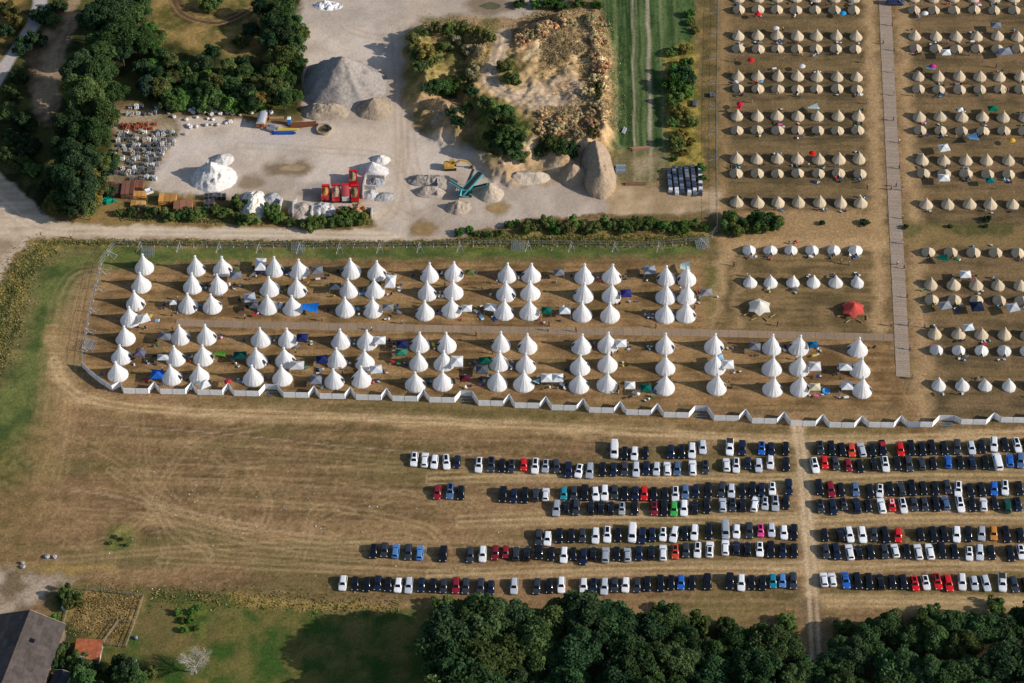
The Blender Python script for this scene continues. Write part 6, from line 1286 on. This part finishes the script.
# ================================================================== VEGETATION
def crown_mesh(seed, rx, ry, rz, cz, lobes, n, leaf, name='crown', upper=.7, core=.25):
    r = np.random.RandomState(seed); P = []; T = []; Nn = []
    lc = []
    for i in range(lobes):
        while True:
            d = r.normal(size=3); d /= np.linalg.norm(d); d[2] = abs(d[2])*(1 if r.rand() < .75 else -.6); q = r.uniform(.30, .86); c = d*q*np.array([rx, ry, rz])
            rad = r.uniform(.19, .33)*min(rx, rz*1.25)
            if all(np.linalg.norm((c-o[0])) > .5*rad for o in lc): break
        lc.append((c, rad, r.uniform(.72, 1.28)))
    for k in range(n):
        c, rad, tn = lc[r.randint(lobes)]; d = r.normal(size=3); d /= np.linalg.norm(d)
        if d[2] < 0 and r.rand() < upper: d[2] = -d[2]
        rr = rad*(r.uniform(.86, 1.12) if r.rand() > core else r.uniform(.3, .9)); P.append(c+d*rr); nn = d+np.array([0, 0, .35])+r.normal(size=3)*.95; Nn.append(nn/np.linalg.norm(nn)); T.append(tn*r.uniform(.75, 1.25))
    P = np.array(P); P[:, 2] += cz; Nn = np.array(Nn); T = np.array(T)
    a = np.cross(Nn, r.normal(size=(n, 3))); a /= np.linalg.norm(a, axis=1)[:, None]; b = np.cross(Nn, a); s = leaf*r.uniform(.55, 1.25, n)[:, None]
    V = np.stack([P-a*s-b*s*.6, P+a*s*.9-b*s*.7, P+a*s+b*s*.6+Nn*s*.25, P-a*s*.8+b*s*.7+Nn*s*.2], 1).reshape(-1, 3)
    me = bpy.data.meshes.new(name); me.vertices.add(4*n); me.vertices.foreach_set('co', V.astype(np.float32).ravel()); me.loops.add(4*n); me.loops.foreach_set('vertex_index', np.arange(4*n, dtype=np.int32))
    me.polygons.add(n); me.polygons.foreach_set('loop_start', np.arange(0, 4*n, 4, dtype=np.int32)); me.update(calc_edges=True)
    at = me.color_attributes.new('tint', 'FLOAT_COLOR', 'POINT'); warm = r.uniform(.85, 1.15, n)
    tc = np.stack([T*warm, T, T/warm, np.ones(n)], 1); at.data.foreach_set('color', np.repeat(tc, 4, 0).astype(np.float32).ravel()); me.materials.append(M['leaf']); return me
def trunk_mesh(seed, h, r0, spread):
    r = random.Random(seed); mb = MB(); p = Vector((0, 0, -.3)); q = Vector((r.uniform(-.2, .2), r.uniform(-.2, .2), h*.55)); mb.tube(p, q, r0, r0*.6, 8)
    for k in range(6):
        a = k*1.05+r.uniform(-.3, .3); s = p.lerp(q, r.uniform(.6, .98)); e = s+Vector((math.cos(a)*spread*r.uniform(.5, .9), math.sin(a)*spread*r.uniform(.5, .9), h*r.uniform(.2, .42))); mb.tube(s, e, r0*.38, r0*.08, 6)
    return mb.mesh('trunk', 'bark', True)
BIG = [(crown_mesh(s, 6.8+.4*(s % 3), 6.5, 5.2, 9.6, 46+4*(s % 4), 12000, .30), trunk_mesh(s, 11, .42, 4)) for s in range(6)]           # about 15 m tall
MID = [(crown_mesh(20+s, 4.2, 4.0, 3.5, 5.0, 30, 5200, .24), trunk_mesh(20+s, 6, .22, 2.2)) for s in range(5)]                      # about 8.5 m
BUSH = [(crown_mesh(40+s, 2.5, 2.3, 1.6, 1.0, 22, 2200, .18), trunk_mesh(40+s, 1.6, .10, 1.0)) for s in range(6)]                     # about 2.6 m
DRY = [(crown_mesh(60+s, 2.3, 2.2, 1.0, .5, 20, 1500, .15, core=.5), trunk_mesh(60+s, 1.0, .06, 1.2)) for s in range(4)]
GR = {'dark': (.042, .078, .034), 'mid': (.074, .122, .040), 'light': (.112, .168, .048), 'yellow': (.21, .19, .055), 'dry': (.52, .41, .23), 'olive': (.115, .138, .046), 'blue': (.046, .092, .062), 'bright': (.090, .178, .040), 'wood': (.058, .102, .038), 'woodl': (.088, .138, .044)}
VEG = {}
PATH_PX = [(503, 22), (500, 50), (489, 72), (496, 88), (520, 97), (560, 99)]
def on_path(px, py):
    for (a, b), (c, d) in zip(PATH_PX[:-1], PATH_PX[1:]):
        t = max(0, min(1, ((px-a)*(c-a)+(py-b)*(d-b))/((c-a)**2+(d-b)**2)))
        if math.hypot(px-a-t*(c-a), py-b-t*(d-b)) < 11: return True
    return False
def put_veg(kind, px, py, sc, tone, area, z=None, ys=1.0):
    if z is not None and on_path(px, py): return
    lib, hh = {'tree': (BIG, 9.6), 'small': (MID, 5.2), 'shrub': (BUSH, 1.2), 'dry': (DRY, .6)}[kind]
    zc = hh*sc; p = G(px, py, zc if z is None else zc+z); gz = 0 if z is None else z
    if z is None: p.z = 0
    else:
        for _ in range(3): hz = Hz(p.x, p.y); p = G(px, py, zc+hz)
        p.z = Hz(p.x, p.y)-.15
    VEG.setdefault((area, kind), []).append((px, py, p, sc, tone, lib, ys))
# woodland along the bottom: front edge, second and third rows
r = random.Random(21)
W1 = [(456, 622, .84), (452, 640, .9), (482, 622, .92), (508, 622, .95), (530, 634, .9), (556, 622, .92), (584, 620, 1.0), (612, 622, .92), (640, 634, .85), (664, 624, .72), (692, 650, .78), (716, 657, .66), (742, 648, .68), (768, 648, .82), (792, 650, .66)]
W2 = [(452, 668, .9), (490, 664, .95), (535, 654, 1.0), (578, 655, 1.0), (630, 664, 1.0), (672, 668, .9), (715, 672, .82), (756, 676, .95), (790, 686, .8)]
W3 = [(470, 700, 1.05), (520, 692, 1.0), (566, 694, 1.05), (612, 698, 1.0), (660, 704, 1.05), (705, 706, .95), (750, 712, 1.0), (440, 712, .95), (540, 728, 1.1), (640, 736, 1.1), (720, 740, 1.1)]
W4 = [(842, 650, .50), (868, 640, .6), (922, 632, .66), (952, 628, .6), (984, 630, .7), (1018, 626, .72), (838, 668, .72), (806, 676, .7), (886, 626, .62), (853, 660, .72), (908, 640, .6), (938, 640, .62), (968, 622, .5), (960, 650, .66), (1000, 626, .68), (1034, 622, .7)]
W5 = [(840, 692, .95), (900, 672, .9), (935, 678, .85), (975, 676, .9), (1015, 664, .95), (1046, 660, .9)]
W6 = [(880, 708, 1.0), (930, 712, .95), (985, 710, 1.0), (1035, 704, 1.0), (850, 728, .9), (1000, 742, 1.1)]
for W, ar in ((W1, 'front edge, wood left of lane'), (W2, 'second rank, wood left of lane'), (W3, 'rear rank, wood left of lane'), (W4, 'front edge, wood right of lane'), (W5, 'second rank, wood right of lane'), (W6, 'rear rank, wood right of lane')):
    for x, y, s in W: put_veg('tree', x, y+(3 if x < 500 else 0), s*(1.22 if x < 500 else 1.0), r.choice(['wood', 'wood', 'woodl', 'dark', 'mid', 'wood']), ar)
for x, y, s in ((443, 607, 1.0), (470, 608, .8), (527, 612, .8), (700, 622, 1.2), (727, 628, 1.0), (789, 622, 1.0), (664, 608, .7), (845, 628, 1.1), (870, 632, 1.2), (930, 614, 1.0), (995, 606, .9)): put_veg('shrub', x, y, s*1.3, r.choice(['mid', 'wood', 'light']), 'front edge of the woodland')
# north west trees
for x, y, s, t in ((112, 8, .85, 'dark'), (136, 10, .7, 'mid'), (95, 22, .7, 'dark'), (118, 34, .85, 'mid'), (136, 40, .62, 'mid'), (100, 50, .66, 'mid'), (78, 70, .72, 'dark'), (98, 76, .72, 'mid'), (112, 92, .6, 'mid'), (84, 96, .82, 'mid'), (102, 112, .78, 'mid'), (72, 124, .7, 'dark'), (90, 136, .8, 'mid'), (66, 150, .66, 'dark'), (84, 162, .7, 'dark'), (62, 178, .62, 'dark'), (80, 190, .72, 'dark'), (122, 52, .5, 'dark')):
    put_veg('tree', x, y, s*1.12, t, 'dense tree belt at the upper left')
for x, y, s, t in ((92, 196, .8, 'yellow'), (100, 186, .7, 'olive'), (60, 200, .8, 'mid'), (52, 205, .7, 'olive'), (72, 208, .8, 'dark'), (88, 210, .7, 'olive'), (104, 165, .6, 'olive')): put_veg('small', x, y, s, t, 'tree belt end above the dirt road')
for x, y, s, t in ((150, 30, .8, 'bright'), (158, 38, .9, 'light'), (148, 48, .9, 'bright'), (160, 55, .8, 'mid'), (172, 62, .8, 'olive'), (142, 66, .9, 'dark'), (156, 74, .9, 'dark'), (146, 86, 1.0, 'blue'), (160, 88, .9, 'olive'), (174, 78, .8, 'olive'), (184, 66, .7, 'mid'), (190, 82, .8, 'mid'), (204, 64, .9, 'dark'), (212, 54, .8, 'dark'), (216, 82, .9, 'olive'), (204, 90, .8, 'mid'), (228, 66, .7, 'olive'), (232, 84, .8, 'mid'), (244, 72, .8, 'mid'), (246, 92, .9, 'dark'), (258, 84, .9, 'olive'), (262, 98, .8, 'yellow'), (270, 70, .8, 'olive'), (276, 88, 1.0, 'olive'), (288, 80, .9, 'mid'), (284, 100, .9, 'mid'), (296, 96, .7, 'light'), (252, 104, .8, 'dark'), (270, 58, .7, 'olive')):
    put_veg('small', x, y, s*.82, t, 'hedge belt above the boulders')
for x, y, s, t in ((262, 8, .8, 'dark'), (272, 22, .9, 'dark'), (286, 10, .9, 'mid'), (294, 24, .8, 'mid'), (282, 36, .9, 'dark'), (296, 44, .8, 'mid'), (290, 56, .9, 'light'), (302, 34, .6, 'light'), (298, 62, .7, 'mid'), (268, 40, .8, 'dark')): put_veg('small', x, y, s, t, 'tree row left of the huge grey heap')
for x, y, s, t in ((8, 10, 1.2, 'olive'), (4, 30, 1.0, 'dark'), (16, 22, 1.1, 'yellow'), (22, 46, 1.1, 'dark'), (34, 40, 1.2, 'dark'), (40, 14, 1.2, 'dark'), (52, 20, 1.1, 'mid'), (58, 6, 1.0, 'dark'), (20, 76, 1.2, 'dark'), (12, 92, 1.1, 'mid'), (8, 112, 1.3, 'mid'), (24, 122, 1.4, 'dark'), (10, 136, 1.3, 'dark'), (26, 146, 1.4, 'dark'), (8, 156, 1.1, 'olive'), (30, 168, 1.1, 'light'), (22, 162, 1.0, 'mid'), (50, 188, 1.2, 'dark'), (206, 6, 1.0, 'light'), (214, 2, .9, 'mid'), (240, 40, 1.0, 'olive'), (252, 30, 1.0, 'dark')):
    put_veg('shrub', x, y, s*1.25, t, 'scrub by the tarmac lane and old track')
for i in range(60):
    x, y = (r.uniform(144, 300), r.uniform(56, 104)) if i % 3 else (r.uniform(170, 260), r.uniform(96, 105))
    if y < 66 and 170 < x < 240: y += 20
    put_veg('shrub', x, y, r.uniform(1.0, 1.8), r.choice(['mid', 'light', 'dark', 'light', 'mid', 'bright']), 'undergrowth of the hedge above the boulders')
for i in range(26):
    None if (i % 3) else put_veg('shrub', r.uniform(62, 110), r.uniform(150, 208), r.uniform(1.2, 1.9), r.choice(['mid', 'olive', 'dark']), 'undergrowth beneath the tree belt')
# roadside shrubs of the yard
for x, y, s, t in ((118, 212, 1.0, 'olive'), (131, 214, .9, 'dark'), (143, 208, 1.2, 'dry'), (154, 212, 1.3, 'olive'), (168, 214, 1.3, 'mid'), (182, 216, 1.2, 'dark'), (194, 214, 1.3, 'mid'), (206, 212, 1.1, 'mid'), (216, 212, 1.5, 'light'), (228, 215, 1.1, 'mid'), (238, 202, 1.7, 'mid'), (241, 218, 1.2, 'dark'), (251, 219, 1.4, 'light'), (270, 212, 1.5, 'mid'), (278, 218, 1.4, 'bright'), (289, 222, 1.2, 'olive'), (300, 223, 1.2, 'olive'), (311, 223, 1.3, 'mid'), (321, 223, 1.3, 'light'), (332, 222, 1.3, 'mid'), (343, 219, 1.5, 'mid'), (352, 216, 1.4, 'bright'), (360, 219, 1.2, 'mid'), (346, 211, 1.2, 'olive'), (357, 209, 1.0, 'dry'), (366, 217, .9, 'yellow')):
    put_veg('shrub', x+r.uniform(-2, 2), y+r.uniform(-1.5, 1), s*r.uniform(.6, .95), {'mid': 'light', 'dark': 'mid'}.get(t, t), 'shrub row between yard and dirt road')
# hedge below the road
for i in range(26):
    x = 458+i*9.9; put_veg('shrub', x+r.uniform(-2, 2), (231 if x < 500 else 225)+r.uniform(-3, 3.5), r.uniform(.65, 1.15) if x > 520 else r.uniform(.35, .7), r.choice(['light', 'light', 'bright', 'olive', 'bright']), 'hedge left of the camp entrance')
for x, y, s in ((727, 224, 1.3), (736, 226, 1.4), (746, 224, 1.2), (756, 223, 1.5), (765, 220, 1.9), (773, 224, 1.5), (731, 218, 1.1)): put_veg('shrub', x, y, s, r.choice(['mid', 'dark', 'light']), 'hedge right of the camp entrance')
for x, y, s in ((822.5, 223, .42), (864.5, 222, .6), (906, 227, .4), (988, 219, .6), (950, 226, .35), (986, 226, .35)): put_veg('shrub', x, y, s, 'dark', 'bare strip beside the boardwalk')
# scrub strip beside the crop rows
for x, y, s, t in ((690, 14, 1.0, 'mid'), (692, 30, .9, 'yellow'), (690, 22, .8, 'olive'), (672, 52, 1.2, 'olive'), (684, 50, 1.2, 'yellow'), (678, 70, 1.7, 'mid'), (686, 78, 1.9, 'dark'), (678, 84, 1.9, 'mid'), (688, 92, 1.7, 'mid'), (676, 100, 1.6, 'light'), (690, 64, 1.3, 'olive'), (682, 112, 1.4, 'yellow'), (692, 122, 1.3, 'olive'), (674, 122, 1.4, 'light'), (684, 134, 1.4, 'yellow'), (676, 142, 1.3, 'olive'), (692, 142, 1.2, 'yellow'), (684, 152, 1.2, 'yellow'), (702, 168, .9, 'mid'), (704, 178, .7, 'mid'), (674, 158, .8, 'olive')): put_veg('shrub', x+r.uniform(-3, 3), y, s*r.uniform(.6, 1.0), {'olive': 'light', 'mid': 'bright'}.get(t, t), 'scrub strip beside the crop rows')
# spoil bank scrub
for x, y, s, t in ((414, 40, 1.2, 'olive'), (418, 54, 1.2, 'mid'), (424, 30, 1.0, 'olive'), (436, 28, 1.0, 'olive'), (448, 28, 1.0, 'light'), (462, 28, 1.0, 'olive'), (476, 30, 1.0, 'yellow'), (488, 36, 1.1, 'olive'), (494, 46, 1.0, 'olive'), (426, 50, 1.3, 'yellow'), (432, 60, 1.4, 'olive'), (420, 66, 1.1, 'mid'), (444, 46, 1.2, 'olive'), (456, 42, 1.0, 'dry'), (470, 50, 1.1, 'dry'), (482, 62, 1.1, 'olive'), (474, 72, 1.1, 'dry'), (486, 78, 1.0, 'olive'), (442, 86, 1.5, 'mid'), (450, 88, 1.4, 'bright'), (432, 88, 1.2, 'mid'), (462, 78, 1.2, 'olive'), (470, 90, 1.1, 'dark'),
                   (488, 104, 1.3, 'olive'), (496, 108, 1.4, 'light'), (506, 114, 1.4, 'mid'), (500, 122, 1.5, 'olive'), (512, 126, 1.5, 'mid'), (494, 130, 1.3, 'mid'), (506, 138, 1.5, 'light'), (518, 140, 1.4, 'mid'), (498, 146, 1.2, 'dark'), (512, 150, 1.3, 'mid'), (522, 152, 1.2, 'olive'), (560, 148, 1.4, 'mid'), (550, 144, 1.3, 'olive'), (572, 146, 1.4, 'dark'), (540, 150, 1.2, 'mid'), (506, 66, 1.2, 'olive'), (514, 78, 1.3, 'olive'), (502, 80, 1.2, 'mid'), (536, 4, 1.0, 'bright'), (550, 3, 1.1, 'bright'), (562, 4, 1.1, 'mid'), (520, 2, 1.0, 'mid'), (580, 2, 1.0, 'light'), (598, 4, 1.0, 'bright'), (452, 112, .9, 'dark'), (460, 120, 1.1, 'dark'), (466, 108, 1.1, 'mid')):
    put_veg('shrub', x, y, s, t, 'overgrown spoil bank', 2.0)
for i in range(60):
    u = i/59; 
    x, y = [(518+62*u*2, 40-30*min(1, u*2)) if u < .4 else (588+10*math.sin(u*3), 14+(u-.4)/.6*125)][0] if i % 3 else (r.uniform(545, 590), r.uniform(112, 140))
    put_veg('dry', x+r.uniform(-7, 7), y+r.uniform(-5, 5), r.uniform(.7, 1.3), r.choice(['dry', 'dry', 'dry', 'dry', 'olive', 'dry']), ('inner plateau of the spoil bank' if not i % 3 else 'upper rim of the spoil bank' if u < .4 else 'right rim of the spoil bank'), 4.0)
# farmyard greenery
for x, y, s, t in ((66, 596, 1.5, 'mid'), (74, 598, 1.4, 'olive'), (54, 620, .7, 'bright'), (82, 668, 1.3, 'mid'), (78, 660, 1.2, 'light'), (60, 652, 1.2, 'mid'), (54, 664, 1.1, 'dark'), (108, 676, 1.2, 'dark'), (152, 672, .8, 'olive'), (178, 612, .5, 'bright'), (190, 620, .5, 'bright'), (198, 608, .45, 'light'), (184, 630, .5, 'bright'), (192, 612, .5, 'bright'), (183, 621, .45, 'light'), (196, 628, .4, 'bright'), (111, 543, .3, 'light'), (122, 539, .32, 'olive'), (127, 545, .3, 'light'), (116, 537, .28, 'olive')): put_veg('shrub', x, y, s, t, 'grass round the orange shed')
for x, y, s, t in ((84, 680, .75, 'mid'), (128, 672, .85, 'dark'), (120, 664, .6, 'dark'), (134, 684, .8, 'mid'), (100, 690, .7, 'dark')): put_veg('small', x, y, s, t, 'shady garden right of the barn')
TONE = {'dark': 'dark green', 'mid': 'mid green', 'light': 'light green', 'yellow': 'yellowing', 'dry': 'dry brown', 'olive': 'olive green', 'blue': 'bluish green', 'bright': 'bright green', 'wood': 'deep green', 'woodl': 'leafy green'}
NM = {'tree': ('broadleaf_tree', 'tree', 'broadleaf tree'), 'small': ('small_tree', 'tree', 'small tree'), 'shrub': ('shrub', 'shrub', 'shrub'), 'dry': ('twiggy_shrub', 'shrub', 'twiggy shrub')}
for (area, kind), L in VEG.items():
    cnt = {}
    for (px, py, p, sc, tone, lib, ys) in sorted(L, key=lambda e: (e[0], e[1])):
        cnt[tone] = cnt.get(tone, 0)+1; c, tr = lib[rnd.randrange(len(lib))]
        t = thing(NM[kind][0], f'{ORD[cnt[tone]]} {TONE[tone]} {NM[kind][2]} from left, {area}', NM[kind][1], p, rnd.uniform(0, 6.28), (sc*rnd.uniform(.92, 1.08), sc*rnd.uniform(.92, 1.08), sc*rnd.uniform(.92, 1.1)), f'plants of the {area}')
        k = rnd.uniform(.78, 1.48); g = GR[tone]; part('crown', c, t, (g[0]*k*rnd.uniform(.85, 1.22), g[1]*k, g[2]*k)); part('trunk', tr, t, (.10, .075, .05))
# bare tree
def branches(seed):
    r = random.Random(seed); tk = MB(); br = MB(); tk.tube((0, 0, -.2), (0, 0, 2.4), .28, .2, 8)
    def grow(p, d, L, rad, lv):
        e = p+d*L; br.tube(p, e, rad, rad*.6, 5, False)
        if lv == 0: return
        for k in range(4 if lv > 1 else 3):
            q = (d+Vector((r.uniform(-.8, .8), r.uniform(-.8, .8), r.uniform(-.25, .55)))).normalized(); grow(p+d*L*r.uniform(.5, 1), q, L*r.uniform(.6, .85), rad*.55, lv-1)
    for k in range(7):
        a = k*.9; grow(Vector((0, 0, r.uniform(1.6, 2.4))), Vector((math.cos(a)*.75, math.sin(a)*.75, .75)).normalized(), 2.2, .11, 4)
    return tk.mesh('trunk', 'bark'), br.mesh('branches', 'bark')
a, b = branches(3); p = G(196, 673); t = thing('bare_tree', 'leafless pale grey tree standing alone on the lawn right of the barn', 'tree', p, 0, .95); part('trunk', a, t, (.36, .32, .26)); part('branches', b, t, (.46, .42, .36))
# tall grass of the verges: uncountable
def grass_stuff(name, label, zones, n, cols, h, seed, size=.22):
    r = np.random.RandomState(seed); pts = []
    for (pts_px, w, share) in zones:
        q = smooth(gp(pts_px), 6); seg = [(np.array(u), np.array(v)) for u, v in zip(q[:-1], q[1:])]; ln = np.array([np.linalg.norm(v-u) for u, v in seg]); pr = ln/ln.sum()
        for k in range(int(n*share)):
            i = r.choice(len(seg), p=pr); u, v = seg[i]; c = u+(v-u)*r.rand(); d = (v-u)/max(ln[i], 1e-6); pts.append(c+np.array([-d[1], d[0]])*r.normal()*w*.5)
    P = np.array(pts); pq = smooth(gp(PATH_PX, PZ), 6); P = P[[min((x-a)**2+(y-b)**2 for a, b in pq) > 7 for x, y in P]]; m = len(P); z = np.array([Hz(*q) for q in P]); an = r.uniform(0, 6.28, m); hh = h*r.uniform(.4, 1.3, m)*(.4+1.1*fbm(P[:, 0]/3, P[:, 1]/3, seed, 3)); s = size*r.uniform(.6, 1.6, m)
    ax = np.stack([np.cos(an)*s, np.sin(an)*s], 1); ln2 = r.normal(size=(m, 2))*.18
    V = np.zeros((m, 3, 3)); V[:, 0, :2] = P-ax; V[:, 1, :2] = P+ax; V[:, 2, :2] = P+ln2; V[:, 0, 2] = z; V[:, 1, 2] = z; V[:, 2, 2] = z+hh
    me = bpy.data.meshes.new(name); me.vertices.add(3*m); me.vertices.foreach_set('co', V.astype(np.float32).ravel()); me.loops.add(3*m); me.loops.foreach_set('vertex_index', np.arange(3*m, dtype=np.int32)); me.polygons.add(m); me.polygons.foreach_set('loop_start', np.arange(0, 3*m, 3, dtype=np.int32)); me.update(calc_edges=True)
    at = me.color_attributes.new('tint', 'FLOAT_COLOR', 'POINT'); c = np.array(cols)[r.randint(len(cols), size=m)]*r.uniform(.7, 1.3, (m, 1)); at.data.foreach_set('color', np.repeat(np.concatenate([c, np.ones((m, 1))], 1), 3, 0).astype(np.float32).ravel())
    me.materials.append(M['leaf']); o = bpy.data.objects.new(name, me); COL.objects.link(o); o.color = (1, 1, 1, 1); o['kind'] = 'stuff'; o['label'] = label; o['category'] = 'grass'
grass_stuff('tall_grass', 'tall dry yellow green grass along the road verges', [([(-12, 365), (4, 325), (16, 285), (30, 256), (52, 245)], 4.5, .22), ([(50, 243), (130, 242.5), (300, 243.5), (440, 243), (470, 240)], 1.0, .24), ([(470, 241), (600, 241), (706, 240)], 2.2, .25), ([(150, 596), (230, 598), (340, 606), (400, 608)], 3.0, .06), ([(20, 320), (2, 365), (-8, 400)], .8, .05), ([(120, 219), (250, 222), (370, 222)], .8, .13)],
            24000, [(.36, .29, .12), (.24, .23, .08), (.12, .17, .05), (.42, .34, .16), (.16, .20, .06)], .32, 9)
grass_stuff('dry_grass', 'straw coloured dry grass covering the upper and right rim of the spoil bank', [([(516, 40), (540, 24), (575, 14), (592, 30), (598, 70), (602, 110), (602, 135)], 5.0, .5), ([(540, 60), (570, 60), (580, 66)], 9.0, .2), ([(545, 120), (580, 130), (595, 140)], 8.0, .15), ([(425, 35), (460, 30), (490, 42), (480, 80)], 6.0, .15)], 34000, [(.50, .38, .22), (.42, .32, .17), (.56, .44, .27), (.30, .26, .12)], .34, 19, .16)
grass_stuff('straw_grass', 'straw coloured long grass inside the fenced garden plot', [([(82, 598), (110, 602), (140, 604)], 5.0, .5), ([(74, 616), (100, 622), (128, 626)], 5.0, .5)], 3000, [(.42, .31, .14), (.34, .25, .10), (.48, .37, .18), (.24, .22, .08)], .3, 29, .15)
print('OBJECTS', len(bpy.data.objects))
